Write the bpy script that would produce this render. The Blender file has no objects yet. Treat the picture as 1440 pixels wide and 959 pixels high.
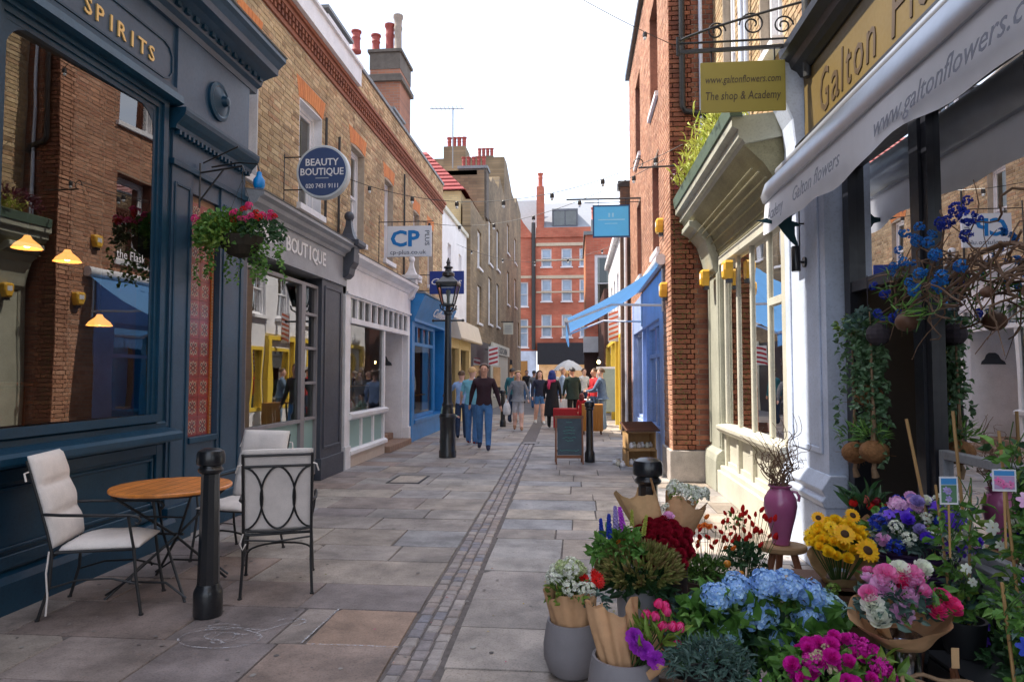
import bpy, bmesh, math, random
import numpy as np
from mathutils import Vector, Matrix, Euler
R = math.radians
random.seed(7)
scn = bpy.context.scene
C = scn.collection

# ------------------------------------------------------------------ camera
cam_d = bpy.data.cameras.new('camera')
cam = bpy.data.objects.new('camera', cam_d); C.objects.link(cam)
cam_d.sensor_width = 36.0
cam_d.lens = 24.0
cam_d.clip_start = 0.05
cam_d.clip_end = 3000
cam.location = (0, 0, 1.6)
cam.rotation_euler = (R(90) + math.atan(45.5/960), 0, R(5.36))
scn.camera = cam

# ------------------------------------------------------------------ sky and sun
SUN = Vector((-0.90, 0.20, 1.33)).normalized()       # direction towards the sun
sun_el = math.asin(SUN.z)
world = bpy.data.worlds.new('World'); scn.world = world
world.use_nodes = True
wn, wl = world.node_tree.nodes, world.node_tree.links
bg = wn['Background']
sky = wn.new('ShaderNodeTexSky'); sky.sky_type = 'NISHITA'; sky.sun_disc = False
sky.sun_elevation = sun_el
sky.sun_rotation = math.atan2(SUN.x, SUN.y)
sky.air_density = 1.0; sky.dust_density = 2.0
tc = wn.new('ShaderNodeTexCoord'); mp = wn.new('ShaderNodeMapping')
mp.inputs['Scale'].default_value = (1.6, 1.6, 3.6)
mp.inputs['Location'].default_value = (0.6, 0.3, 0.2)
nz = wn.new('ShaderNodeTexNoise'); nz.inputs['Scale'].default_value = 1.7; nz.inputs['Detail'].default_value = 6
nz.inputs['Roughness'].default_value = 0.55
cr = wn.new('ShaderNodeValToRGB')
cr.color_ramp.elements[0].position = 0.42; cr.color_ramp.elements[0].color = (0.30, 0.30, 0.30, 1)
cr.color_ramp.elements[1].position = 0.64; cr.color_ramp.elements[1].color = (0.97, 0.97, 0.97, 1)
mx = wn.new('ShaderNodeMix'); mx.data_type = 'RGBA'
mx.inputs['B'].default_value = (5.7, 6.0, 6.6, 1)
wl.new(tc.outputs['Generated'], mp.inputs['Vector']); wl.new(mp.outputs['Vector'], nz.inputs['Vector'])
wl.new(nz.outputs['Fac'], cr.inputs['Fac']); wl.new(cr.outputs['Color'], mx.inputs['Factor'])
wl.new(sky.outputs['Color'], mx.inputs['A']); wl.new(mx.outputs['Result'], bg.inputs['Color'])
bg.inputs['Strength'].default_value = 0.10
sl = bpy.data.lights.new('sun', 'SUN'); sl.energy = 2.6; sl.angle = R(0.55); sl.color = (1.0, 0.93, 0.82)
so = bpy.data.objects.new('sun', sl); C.objects.link(so); so.location = (-20, 4, 30)
so.rotation_euler = SUN.to_track_quat('Z', 'Y').to_euler()
scn.view_settings.view_transform = 'Standard'
scn.view_settings.look = 'None'
scn.view_settings.gamma = 1.0
scn.view_settings.exposure = 1.8

# ------------------------------------------------------------------ mesh helpers
ROOT = {}
class MB:
    def __init__(s):
        s.v = []; s.f = []; s.m = []
    def add(s, vs, fs, mi=0):
        o = len(s.v); s.v.extend(vs)
        s.f.extend([tuple(i + o for i in f) for f in fs]); s.m.extend([mi]*len(fs)); return s
    def box(s, x0, x1, y0, y1, z0, z1, mi=0):
        if x0 > x1: x0, x1 = x1, x0
        if y0 > y1: y0, y1 = y1, y0
        if z0 > z1: z0, z1 = z1, z0
        return s.add([(x0,y0,z0),(x1,y0,z0),(x1,y1,z0),(x0,y1,z0),(x0,y0,z1),(x1,y0,z1),(x1,y1,z1),(x0,y1,z1)],
              [(0,3,2,1),(4,5,6,7),(0,1,5,4),(1,2,6,5),(2,3,7,6),(3,0,4,7)], mi)
    def hexa(s, p, mi=0):
        return s.add(p, [(0,3,2,1),(4,5,6,7),(0,1,5,4),(1,2,6,5),(2,3,7,6),(3,0,4,7)], mi)
    def bar(s, a, b, w, h=None, mi=0, up=(0,0,1)):
        a = Vector(a); b = Vector(b); h = h or w
        t = (b-a).normalized(); u = Vector(up)
        if abs(t.dot(u)) > .95: u = Vector((1,0,0))
        sd = t.cross(u).normalized()*w/2; uu = sd.cross(t).normalized()*h/2
        p = [a-sd-uu, a+sd-uu, b+sd-uu, b-sd-uu, a-sd+uu, a+sd+uu, b+sd+uu, b-sd+uu]
        return s.hexa([tuple(q) for q in p], mi)
    def tube(s, pts, r, n=8, mi=0, cap=True, closed=False):
        P = [Vector(p) for p in pts]; N = len(P)
        rs = r if isinstance(r, (list, tuple)) else [r]*N
        o = len(s.v); prev = None
        for i in range(N):
            if closed: t = P[(i+1) % N]-P[i-1]
            else: t = P[min(i+1, N-1)]-P[max(i-1, 0)]
            t.normalize() if t.length > 1e-9 else None
            if prev is None:
                a = Vector((0,0,1)) if abs(t.z) < .9 else Vector((1,0,0))
                u = t.cross(a).normalized()
            else:
                u = prev - t*prev.dot(t)
                u = u.normalized() if u.length > 1e-6 else t.orthogonal().normalized()
            prev = u; w = t.cross(u)
            for k in range(n):
                an = 2*math.pi*k/n
                q = P[i]+(u*math.cos(an)+w*math.sin(an))*rs[i]; s.v.append((q.x,q.y,q.z))
        M_ = N if closed else N-1
        for i in range(M_):
            for k in range(n):
                a = o+i*n+k; b = o+i*n+(k+1) % n; j = (i+1) % N
                s.f.append((a, b, o+j*n+(k+1) % n, o+j*n+k)); s.m.append(mi)
        if cap and not closed:
            s.f.append(tuple(o+k for k in reversed(range(n)))); s.m.append(mi)
            s.f.append(tuple(o+(N-1)*n+k for k in range(n))); s.m.append(mi)
        return s
    def lathe(s, prof, c=(0,0,0), n=20, mi=0, cap=True, ax='z', phase=0, sq=1.0):
        o = len(s.v)
        for r, z in prof:
            for k in range(n):
                an = 2*math.pi*k/n+phase; a = r*math.cos(an); b = r*math.sin(an)*sq
                if ax == 'z': s.v.append((c[0]+a, c[1]+b, c[2]+z))
                elif ax == 'x': s.v.append((c[0]+z, c[1]+a, c[2]+b))
                else: s.v.append((c[0]+a, c[1]+z, c[2]+b))
        for i in range(len(prof)-1):
            for k in range(n):
                s.f.append((o+i*n+k, o+i*n+(k+1) % n, o+(i+1)*n+(k+1) % n, o+(i+1)*n+k)); s.m.append(mi)
        if cap:
            s.f.append(tuple(o+k for k in reversed(range(n)))); s.m.append(mi)
            s.f.append(tuple(o+(len(prof)-1)*n+k for k in range(n))); s.m.append(mi)
        return s
    def ball(s, c, r, n=10, m=6, mi=0, sc=(1,1,1)):
        pr = []
        o = len(s.v)
        for i in range(m+1):
            th = math.pi*i/m
            for k in range(n):
                an = 2*math.pi*k/n; rr = max(math.sin(th), .01)*r
                s.v.append((c[0]+rr*math.cos(an)*sc[0], c[1]+rr*math.sin(an)*sc[1], c[2]-r*math.cos(th)*sc[2]))
        for i in range(m):
            for k in range(n):
                s.f.append((o+i*n+k, o+i*n+(k+1) % n, o+(i+1)*n+(k+1) % n, o+(i+1)*n+k)); s.m.append(mi)
        return s
    def xf(s, M4, start=0):
        for i in range(start, len(s.v)):
            q = M4 @ Vector(s.v[i]); s.v[i] = (q.x, q.y, q.z)
        return s
    def mesh(s, name, mats, smooth=False, bevel=0, recalc=True, off=None):
        me = bpy.data.meshes.new(name)
        vs = s.v if off is None else [(a-off[0], b-off[1], c-off[2]) for a, b, c in s.v]
        me.from_pydata(vs, [], s.f)
        for m in (mats if isinstance(mats, (list, tuple)) else [mats]): me.materials.append(m)
        if len(me.materials) > 1: me.polygons.foreach_set('material_index', s.m)
        if recalc or bevel:
            bm = bmesh.new(); bm.from_mesh(me)
            if recalc: bmesh.ops.recalc_face_normals(bm, faces=bm.faces)
            if bevel:
                es = [e for e in bm.edges if len(e.link_faces) == 2 and e.calc_face_angle(0) > .6]
                bmesh.ops.bevel(bm, geom=es, offset=bevel, segments=1, affect='EDGES', clamp_overlap=True)
            bm.to_mesh(me); bm.free()
        if smooth:
            me.polygons.foreach_set('use_smooth', [True]*len(me.polygons))
            if smooth != 'all': me.set_sharp_from_angle(angle=R(38))
        me.update(); return me
    def build(s, name, mats, parent=None, smooth=False, bevel=0, recalc=True, label=None, kind=None, loc=None):
        off = None; r = parent
        while r is not None and r.parent is not None: r = r.parent
        if r is not None and r.name in ROOT and ROOT[r.name] is not None: off = ROOT[r.name]
        if r is None and loc is not None: off = loc
        if parent is not None and loc is not None: off = loc
        me = s.mesh(name, mats, smooth, bevel, recalc, off)
        o = bpy.data.objects.new(name, me); C.objects.link(o)
        if parent is not None: o.parent = parent
        if loc is not None:
            base = (0,0,0) if (r is None or ROOT.get(r.name) is None) else ROOT[r.name]
            o.location = [loc[i]-base[i] for i in range(3)]
        if label: o['label'] = label
        if kind: o['kind'] = kind
        return o

def thing(name, label, cat, loc=(0,0,0), rz=0.0, group=None, world=True):
    """Empty at the base of a thing. world=True: its parts are written in street coordinates."""
    o = bpy.data.objects.new(name, None); C.objects.link(o)
    o.empty_display_size = .1
    o.location = loc; o.rotation_euler = (0,0,rz)
    o['label'] = label; o['category'] = cat
    if group: o['group'] = group
    ROOT[o.name] = tuple(loc) if world else None
    return o
def tag(o, label, cat, group=None, kind=None):
    o['label'] = label; o['category'] = cat
    if group: o['group'] = group
    if kind: o['kind'] = kind
    return o
def part(name, me, parent, loc=(0,0,0), rot=None, scale=None):
    o = bpy.data.objects.new(name, me); C.objects.link(o); o.parent = parent; o.location = loc
    if rot: o.rotation_euler = rot
    if scale: o.scale = scale if not isinstance(scale, float) else (scale,)*3
    return o
def copy_tree(o, parent=None):
    c = o.copy(); C.objects.link(c)
    if parent is not None: c.parent = parent
    ROOT[c.name] = None
    for ch in list(o.children): copy_tree(ch, c)
    return c

class Fr:
    """A facade plane. L: faces +X, R: faces -X, E: faces the camera end (-Y). u along it, n out of it."""
    def __init__(s, k, p): s.k = k; s.p = p
    def P(s, u, z, n=0.0):
        if s.k == 'L': return (s.p+n, u, z)
        if s.k == 'R': return (s.p-n, u, z)
        return (u, s.p-n, z)
    def box(s, mb, u0, u1, z0, z1, n0, n1, mi=0):
        a = s.P(u0, z0, n0); b = s.P(u1, z1, n1)
        return mb.box(a[0], b[0], a[1], b[1], a[2], b[2], mi)
    def prof(s, mb, pts, u0, u1, mi=0):
        """pts = (n, z) outline, run along u"""
        k = len(pts); vs = [s.P(u0, z, n) for n, z in pts]+[s.P(u1, z, n) for n, z in pts]
        fs = [tuple(range(k)), tuple(reversed(range(k, 2*k)))]+[(i, (i+1) % k, k+(i+1) % k, k+i) for i in range(k)]
        return mb.add(vs, fs, mi)
    def quad(s, mb, u0, u1, z0, z1, n, mi=0):
        return mb.add([s.P(u0,z0,n), s.P(u1,z0,n), s.P(u1,z1,n), s.P(u0,z1,n)], [(0,1,2,3)], mi)
    def frame(s, mb, u0, u1, z0, z1, w, n0, n1, mi=0):
        s.box(mb, u0, u0+w, z0, z1, n0, n1, mi); s.box(mb, u1-w, u1, z0, z1, n0, n1, mi)
        s.box(mb, u0+w, u1-w, z0, z0+w, n0, n1, mi); s.box(mb, u0+w, u1-w, z1-w, z1, n0, n1, mi); return mb
    def right(s): return Vector((0,1,0)) if s.k == 'L' else (Vector((0,-1,0)) if s.k == 'R' else Vector((1,0,0)))
    def norm(s): return Vector((1,0,0)) if s.k == 'L' else (Vector((-1,0,0)) if s.k == 'R' else Vector((0,-1,0)))

def cells(u0, u1, z0, z1, holes):
    us = sorted({u0, u1, *[min(max(h[i], u0), u1) for h in holes for i in (0, 1)]})
    zs = sorted({z0, z1, *[min(max(h[i], z0), z1) for h in holes for i in (2, 3)]})
    out = []
    for j in range(len(zs)-1):
        run = None
        for i in range(len(us)-1):
            cu = (us[i]+us[i+1])/2; cz = (zs[j]+zs[j+1])/2
            solid = not any(h[0] < cu < h[1] and h[2] < cz < h[3] for h in holes)
            if solid:
                run = (us[i] if run is None else run[0], us[i+1])
            if (not solid or i == len(us)-2) and run:
                out.append((run[0], run[1], zs[j], zs[j+1])); run = None
    return out
def wall(fr, u0, u1, z0, z1, holes, thick, mat, parent, n=0.0, name='wall'):
    mb = MB()
    for a, b, c, d in cells(u0, u1, z0, z1, holes): fr.box(mb, a, b, c, d, n-thick, n)
    return mb.build(name, mat, parent)

BM = {}
def brick_mesh(fr, du, dz, proud, mat):
    key = (fr.k, round(du, 3), round(dz, 3), proud, mat.name)
    if key in BM: return BM[key]
    mb = MB(); e = .004; a, b = du/2, dz/2
    pts = [fr.P(-a,-b,0), fr.P(a,-b,0), fr.P(a,b,0), fr.P(-a,b,0), fr.P(-a+e,-b+e,proud), fr.P(a-e,-b+e,proud), fr.P(a-e,b-e,proud), fr.P(-a+e,b-e,proud)]
    pts = [(p[0]-fr.P(0,0,0)[0], p[1]-fr.P(0,0,0)[1], p[2]) for p in pts]
    mb.add(pts, [(4,5,6,7),(0,1,5,4),(1,2,6,5),(2,3,7,6),(3,0,4,7)])
    BM[key] = mb.mesh('brick', mat, recalc=False)
    me = BM[key]
    bm = bmesh.new(); bm.from_mesh(me)
    nn = fr.norm()
    bm.normal_update()
    if bm.faces[:][0].normal.dot(nn) < 0: bmesh.ops.reverse_faces(bm, faces=bm.faces)
    bm.to_mesh(me); bm.free()
    return me
def bricks(fr, u0, u1, z0, z1, holes, mat, parent, sep=0, n=0.0, proud=.007, course=.075, unit=.225, near=(0,0,1.6), sepmax=1e9):
    """Flemish bond; the `sep` nearest bricks are parts, the rest one part."""
    L = []; j = 0; z = z0; g = .010
    rnd = random.Random(int(u0*100+z0*10))
    while z < z1-.02:
        zt = min(z+course, z1)
        seq = (unit, unit/2) if j % 2 == 0 else (unit/2, unit)
        u = u0 - (unit*.25 if j % 2 else 0); i = 0
        while u < u1-.02:
            w = seq[i % 2]; i += 1
            segs = [(max(u, u0), min(u+w, u1))]
            for h in holes:
                if h[2] < (z+zt)/2 < h[3]:
                    ns = []
                    for a, b in segs:
                        if b <= h[0] or a >= h[1]: ns.append((a, b)); continue
                        if a < h[0]: ns.append((a, h[0]+g))
                        if b > h[1]: ns.append((h[1], b))
                    segs = ns
            for a, b in segs:
                if b-a > .03: L.append((a, b-g, z, zt-g))
            u += w
        z += course; j += 1
    def d2(q):
        p = fr.P((q[0]+q[1])/2, (q[2]+q[3])/2, n); return sum((p[k]-near[k])**2 for k in range(3))
    L.sort(key=d2)
    k = 0
    base = (0,0,0)
    r = parent
    while r.parent is not None: r = r.parent
    base = ROOT.get(r.name) or (0,0,0)
    for q in L[:sep]:
        me = brick_mesh(fr, q[1]-q[0], q[3]-q[2], proud, mat)
        p = fr.P((q[0]+q[1])/2, (q[2]+q[3])/2, n)
        part('brick', me, parent, tuple(p[i]-base[i] for i in range(3))); k += 1
    if len(L) > sep:
        mb = MB(); e = .004
        for q in L[sep:]:
            a, b, c, d = q; pr = proud+rnd.uniform(-.002, .002)
            mb.add([fr.P(a,c,n), fr.P(b,c,n), fr.P(b,d,n), fr.P(a,d,n), fr.P(a+e,c+e,n+pr), fr.P(b-e,c+e,n+pr), fr.P(b-e,d-e,n+pr), fr.P(a+e,d-e,n+pr)],
                   [(4,5,6,7),(0,1,5,4),(1,2,6,5),(2,3,7,6),(3,0,4,7)])
        mb.build('brick', mat, parent, recalc=False, kind='stuff')

_tx = {}
def text_geo(s, shear=0.0, ext=.0, bev=0.0, space=1.0):
    key = (s, shear, ext, bev, space)
    if key in _tx: return _tx[key]
    cu = bpy.data.curves.new('lettering', 'FONT'); cu.body = s; cu.size = 1.0; cu.shear = shear
    cu.extrude = ext; cu.offset = bev; cu.space_character = space; cu.resolution_u = 2
    cu.align_x = 'CENTER'
    ob = bpy.data.objects.new('lettering', cu); C.objects.link(ob)
    bpy.context.view_layer.update()
    me = bpy.data.meshes.new_from_object(ob.evaluated_get(bpy.context.evaluated_depsgraph_get()))
    vs = [tuple(v.co) for v in me.vertices]; fs = [tuple(p.vertices) for p in me.polygons]
    bpy.data.objects.remove(ob); bpy.data.meshes.remove(me); bpy.data.curves.remove(cu)
    _tx[key] = (vs, fs); return vs, fs
def text(s, parent, mat, o, right, up, height, width=None, ext=.003, shear=0.0, bev=0.0, name='lettering', space=1.0, mb=None):
    """lettering centred on o, running along `right`"""
    vs, fs = text_geo(s, shear, .5, bev, space)
    w = max(v[0] for v in vs)-min(v[0] for v in vs); cx = (max(v[0] for v in vs)+min(v[0] for v in vs))/2
    lo = 0.0; hi = .7
    sx = (width/w) if width else height/hi
    sy = height/hi
    r = Vector(right).normalized(); u = Vector(up).normalized(); nn = r.cross(u).normalized(); o = Vector(o)
    out = [tuple(o+r*((v[0]-cx)*sx)+u*((v[1]-.35)*sy)+nn*((v[2]+.5)*ext)) for v in vs]
    m = mb or MB(); m.add(out, fs)
    if mb: return None
    return m.build(name, mat, parent, recalc=False)
# ------------------------------------------------------------------ materials
MATS = {}
def M(name, col, rough=.6, var=.12, vs=6.0, bump=0.0, bs=40.0, metal=0.0, isl=0.0, pal=None, spec=.5, emis=None, es=1.0, coat=0.0, sss=0.0, world=False, stretch=None, trans=0.0, stain=0.0, sts=.9):
    if name in MATS: return MATS[name]
    m = bpy.data.materials.new(name); m.use_nodes = True
    nt = m.node_tree; n = nt.nodes; l = nt.links; b = n['Principled BSDF']
    b.inputs['Roughness'].default_value = rough; b.inputs['Metallic'].default_value = metal
    b.inputs['Specular IOR Level'].default_value = spec
    b.inputs['Coat Weight'].default_value = coat; b.inputs['Coat Roughness'].default_value = .12
    if trans: b.inputs['Transmission Weight'].default_value = trans
    t = n.new('ShaderNodeTexCoord'); oi = n.new('ShaderNodeObjectInfo'); ge = n.new('ShaderNodeNewGeometry')
    add = n.new('ShaderNodeVectorMath'); add.operation = 'ADD'
    sc = n.new('ShaderNodeMath'); sc.operation = 'MULTIPLY'; sc.inputs[1].default_value = 37.0
    l.new(oi.outputs['Random'], sc.inputs[0])
    src = ge.outputs['Position'] if world else t.outputs['Object']
    if stretch:
        mpn = n.new('ShaderNodeMapping'); mpn.inputs['Scale'].default_value = stretch
        l.new(src, mpn.inputs['Vector']); src = mpn.outputs['Vector']
    l.new(src, add.inputs[0]); l.new(sc.outputs[0], add.inputs[1])
    nz = n.new('ShaderNodeTexNoise'); nz.inputs['Scale'].default_value = vs; nz.inputs['Detail'].default_value = 5
    nz.inputs['Roughness'].default_value = .6
    l.new(add.outputs[0], nz.inputs['Vector'])
    rnd = n.new('ShaderNodeMath'); rnd.operation = 'ADD'; l.new(ge.outputs['Random Per Island'], rnd.inputs[0]); l.new(oi.outputs['Random'], rnd.inputs[1])
    fr_ = n.new('ShaderNodeMath'); fr_.operation = 'FRACT'; l.new(rnd.outputs[0], fr_.inputs[0])
    if pal:
        cr = n.new('ShaderNodeValToRGB'); cr.color_ramp.interpolation = 'LINEAR'
        e = cr.color_ramp.elements
        while len(e) < len(pal): e.new(.5)
        for i, c in enumerate(pal): e[i].position = i/(len(pal)-1); e[i].color = (*c, 1)
        l.new(fr_.outputs[0], cr.inputs['Fac']); base = cr.outputs['Color']
    else:
        rg = n.new('ShaderNodeRGB'); rg.outputs[0].default_value = (*col, 1); base = rg.outputs[0]
    # value factor = 1 + var*(noise-.5)*2 + isl*(rand-.5)*2
    a = n.new('ShaderNodeMapRange'); a.inputs['From Min'].default_value = .25; a.inputs['From Max'].default_value = .75
    a.inputs['To Min'].default_value = 1-var; a.inputs['To Max'].default_value = 1+var; a.clamp = True
    l.new(nz.outputs['Fac'], a.inputs['Value'])
    c2 = n.new('ShaderNodeMapRange'); c2.inputs['To Min'].default_value = 1-isl; c2.inputs['To Max'].default_value = 1+isl
    l.new(fr_.outputs[0], c2.inputs['Value'])
    mu = n.new('ShaderNodeMath'); mu.operation = 'MULTIPLY'; l.new(a.outputs[0], mu.inputs[0]); l.new(c2.outputs[0], mu.inputs[1])
    vm = n.new('ShaderNodeVectorMath'); vm.operation = 'SCALE'; l.new(base, vm.inputs[0]); l.new(mu.outputs[0], vm.inputs['Scale'])
    if stain:
        # weathering: broad patches and fine specks fixed to the place
        s1 = n.new('ShaderNodeTexNoise'); s1.inputs['Scale'].default_value = sts; s1.inputs['Detail'].default_value = 8; s1.inputs['Roughness'].default_value = .7
        s2 = n.new('ShaderNodeTexNoise'); s2.inputs['Scale'].default_value = sts*38; s2.inputs['Detail'].default_value = 3
        l.new(ge.outputs['Position'], s1.inputs['Vector']); l.new(ge.outputs['Position'], s2.inputs['Vector'])
        r1 = n.new('ShaderNodeMapRange'); r1.inputs['From Min'].default_value = .36; r1.inputs['From Max'].default_value = .62; r1.inputs['To Min'].default_value = 1-stain; r1.inputs['To Max'].default_value = 1+stain*.35
        r2 = n.new('ShaderNodeMapRange'); r2.inputs['From Min'].default_value = .30; r2.inputs['From Max'].default_value = .5; r2.inputs['To Min'].default_value = 1-stain*.8; r2.inputs['To Max'].default_value = 1
        l.new(s1.outputs['Fac'], r1.inputs['Value']); l.new(s2.outputs['Fac'], r2.inputs['Value'])
        m2 = n.new('ShaderNodeMath'); m2.operation = 'MULTIPLY'; l.new(r1.outputs[0], m2.inputs[0]); l.new(r2.outputs[0], m2.inputs[1])
        vs2 = n.new('ShaderNodeVectorMath'); vs2.operation = 'SCALE'; l.new(vm.outputs[0], vs2.inputs[0]); l.new(m2.outputs[0], vs2.inputs['Scale']); vm = vs2
    l.new(vm.outputs[0], b.inputs['Base Color'])
    if bump:
        bn = n.new('ShaderNodeTexNoise'); bn.inputs['Scale'].default_value = bs; bn.inputs['Detail'].default_value = 4
        l.new(add.outputs[0], bn.inputs['Vector'])
        bu = n.new('ShaderNodeBump'); bu.inputs['Strength'].default_value = bump; bu.inputs['Distance'].default_value = .01
        l.new(bn.outputs['Fac'], bu.inputs['Height']); l.new(bu.outputs[0], b.inputs['Normal'])
        rr = n.new('ShaderNodeMapRange'); rr.inputs['To Min'].default_value = max(0, rough-.12); rr.inputs['To Max'].default_value = min(1, rough+.12)
        l.new(bn.outputs['Fac'], rr.inputs['Value']); l.new(rr.outputs[0], b.inputs['Roughness'])
    if emis:
        b.inputs['Emission Color'].default_value = (*emis, 1); b.inputs['Emission Strength'].default_value = es
    if sss:
        # thin leaves and petals let some light through
        tr = n.new('ShaderNodeBsdfTranslucent'); l.new(vm.outputs[0], tr.inputs['Color'])
        ms = n.new('ShaderNodeMixShader'); ms.inputs[0].default_value = sss
        l.new(b.outputs[0], ms.inputs[1]); l.new(tr.outputs[0], ms.inputs[2]); l.new(ms.outputs[0], n['Material Output'].inputs['Surface'])
    MATS[name] = m; return m
def glass_mat(name, ior=1.9, tint=(.86,.9,.9), rough=0.0):
    m = bpy.data.materials.new(name); m.use_nodes = True; nt = m.node_tree; n = nt.nodes; l = nt.links
    n.remove(n['Principled BSDF'])
    t = n.new('ShaderNodeBsdfTransparent'); t.inputs[0].default_value = (*tint, 1)
    g = n.new('ShaderNodeBsdfGlossy'); g.inputs['Roughness'].default_value = rough
    f = n.new('ShaderNodeFresnel'); f.inputs['IOR'].default_value = ior
    tcn = n.new('ShaderNodeTexCoord'); wv = n.new('ShaderNodeTexNoise'); wv.inputs['Scale'].default_value = 1.3; wv.inputs['Detail'].default_value = 1
    bu = n.new('ShaderNodeBump'); bu.inputs['Strength'].default_value = .035; bu.inputs['Distance'].default_value = .05
    l.new(tcn.outputs['Object'], wv.inputs['Vector']); l.new(wv.outputs['Fac'], bu.inputs['Height']); l.new(bu.outputs[0], g.inputs['Normal'])
    ms = n.new('ShaderNodeMixShader'); l.new(f.outputs[0], ms.inputs[0]); l.new(t.outputs[0], ms.inputs[1]); l.new(g.outputs[0], ms.inputs[2])
    l.new(ms.outputs[0], n['Material Output'].inputs['Surface']); MATS[name] = m; return m
def brick_tex(name, cols, mortar, axis='y', scale=1.0, var=.15):
    """far walls, too far to tell the bricks apart"""
    m = bpy.data.materials.new(name); m.use_nodes = True; nt = m.node_tree; n = nt.nodes; l = nt.links; b = n['Principled BSDF']
    b.inputs['Roughness'].default_value = .85
    g = n.new('ShaderNodeNewGeometry'); s = n.new('ShaderNodeSeparateXYZ'); c = n.new('ShaderNodeCombineXYZ')
    l.new(g.outputs['Position'], s.inputs[0]); l.new(s.outputs['Y' if axis == 'y' else 'X'], c.inputs[0]); l.new(s.outputs['Z'], c.inputs[1])
    bt = n.new('ShaderNodeTexBrick'); bt.inputs['Color1'].default_value = (*cols[0], 1); bt.inputs['Color2'].default_value = (*cols[1], 1)
    bt.inputs['Mortar'].default_value = (*mortar, 1); bt.inputs['Scale'].default_value = 1; bt.inputs['Brick Width'].default_value = .225*scale
    bt.inputs['Row Height'].default_value = .075*scale; bt.inputs['Mortar Size'].default_value = .006*scale
    l.new(c.outputs[0], bt.inputs['Vector'])
    nz = n.new('ShaderNodeTexNoise'); nz.inputs['Scale'].default_value = .7; nz.inputs['Detail'].default_value = 6; l.new(g.outputs['Position'], nz.inputs['Vector'])
    a = n.new('ShaderNodeMapRange'); a.inputs['From Min'].default_value = .3; a.inputs['From Max'].default_value = .7; a.inputs['To Min'].default_value = 1-var*1.5; a.inputs['To Max'].default_value = 1+var*1.5
    l.new(nz.outputs['Fac'], a.inputs['Value'])
    vm = n.new('ShaderNodeVectorMath'); vm.operation = 'SCALE'; l.new(bt.outputs['Color'], vm.inputs[0]); l.new(a.outputs[0], vm.inputs['Scale'])
    l.new(vm.outputs[0], b.inputs['Base Color'])
    MATS[name] = m; return m

m_stock = M('stock_brick', None, .85, .18, 12, .4, 90, isl=.12, pal=[(.34,.22,.12),(.52,.37,.20),(.60,.44,.25),(.44,.30,.17),(.66,.50,.30),(.42,.24,.13),(.55,.41,.24)], stain=0.3, sts=0.8)
m_red = M('red_brick', None, .85, .18, 12, .4, 90, isl=.12, pal=[(.42,.19,.11),(.52,.27,.17),(.46,.22,.13),(.58,.32,.21),(.36,.16,.10),(.54,.28,.17)], stain=0.22, sts=0.8)
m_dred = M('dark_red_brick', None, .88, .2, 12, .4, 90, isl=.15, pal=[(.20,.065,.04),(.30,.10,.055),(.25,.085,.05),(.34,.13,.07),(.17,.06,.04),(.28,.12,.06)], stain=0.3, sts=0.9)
m_orange = M('orange_brick', None, .8, .15, 12, .3, 90, isl=.1, pal=[(.60,.20,.06),(.66,.24,.07),(.54,.17,.05)])
m_mort = M('mortar', (.30,.26,.20), .95, .25, 9, .3, 60)
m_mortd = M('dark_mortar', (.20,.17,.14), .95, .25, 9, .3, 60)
m_mortp = M('pale_mortar', (.40,.33,.26), .95, .2, 9, .3, 60)
m_slab = M('paving_stone', None, .55, .22, 2.6, .25, 55, isl=.14, pal=[(.38,.325,.29),(.32,.305,.31),(.43,.355,.295),(.37,.32,.295),(.45,.385,.325),(.30,.30,.325),(.41,.335,.28),(.37,.335,.305)], stain=0.42, sts=2.2)
m_sett = M('granite_sett', None, .6, .25, 12, .5, 60, isl=.2, pal=[(.34,.28,.265),(.27,.27,.32),(.38,.305,.27),(.32,.285,.275),(.36,.315,.295)], stain=0.25, sts=2)
m_joint = M('joint_grit', (.15,.13,.125), .95, .3, 20, .5, 60)
m_navy = M('blue_green_paint', (.006,.048,.095), .42, .12, 3, .05, 30, coat=.12, spec=.35, stain=0.25, sts=1.2)
m_navyf = M('slate_blue_paint', (.028,.070,.125), .45, .10, 3, .05, 30, coat=.15, stain=0.18, sts=1.2)
m_white = M('white_paint', (.78,.77,.80), .5, .05, 4, .05, 30, stain=0.14, sts=1.3)
m_cream = M('cream_paint', (.58,.555,.46), .5, .07, 4, .08, 30, stain=0.16, sts=1.3)
m_beige = M('pale_sage_paint', (.43,.43,.35), .5, .08, 4, .08, 30, stain=0.22, sts=1.3)
m_grey = M('charcoal_paint', (.055,.062,.085), .45, .1, 4, .05, 30, stain=0.25, sts=1.3)
m_greyl = M('grey_paint', (.30,.31,.34), .45, .08, 4, .05, 30, stain=0.2, sts=1.3)
m_sky = M('bright_blue_paint', (.012,.20,.52), .4, .1, 3, .05, 30, coat=.2, stain=0.15, sts=1.3)
m_pblue = M('pale_blue_paint', (.36,.46,.74), .5, .08, 3, .05, 30, stain=0.2, sts=1.3)
m_lilac = M('lilac_white_paint', (.60,.67,.82), .5, .08, 3, .05, 30, stain=0.18, sts=1.3)
m_black = M('black_iron_paint', (.012,.013,.016), .32, .2, 10, .12, 60, coat=.3)
m_iron = M('wrought_iron', (.02,.02,.022), .45, .2, 10, .1, 60)
m_blackw = M('black_shop_paint', (.016,.017,.024), .4, .15, 4, .05, 30)
m_goldl = M('gold_lettering', (.75,.50,.18), .35, .05, 4, metal=.4)
m_gold = M('ochre_sign', (.145,.095,.022), .55, .08, 3, .03, 30)
m_lead = M('lead_flashing', (.20,.21,.22), .6, .2, 5, .1, 30)
m_slate = M('roof_slate', (.10,.105,.13), .6, .2, 4, .2, 30, isl=.2)
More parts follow.
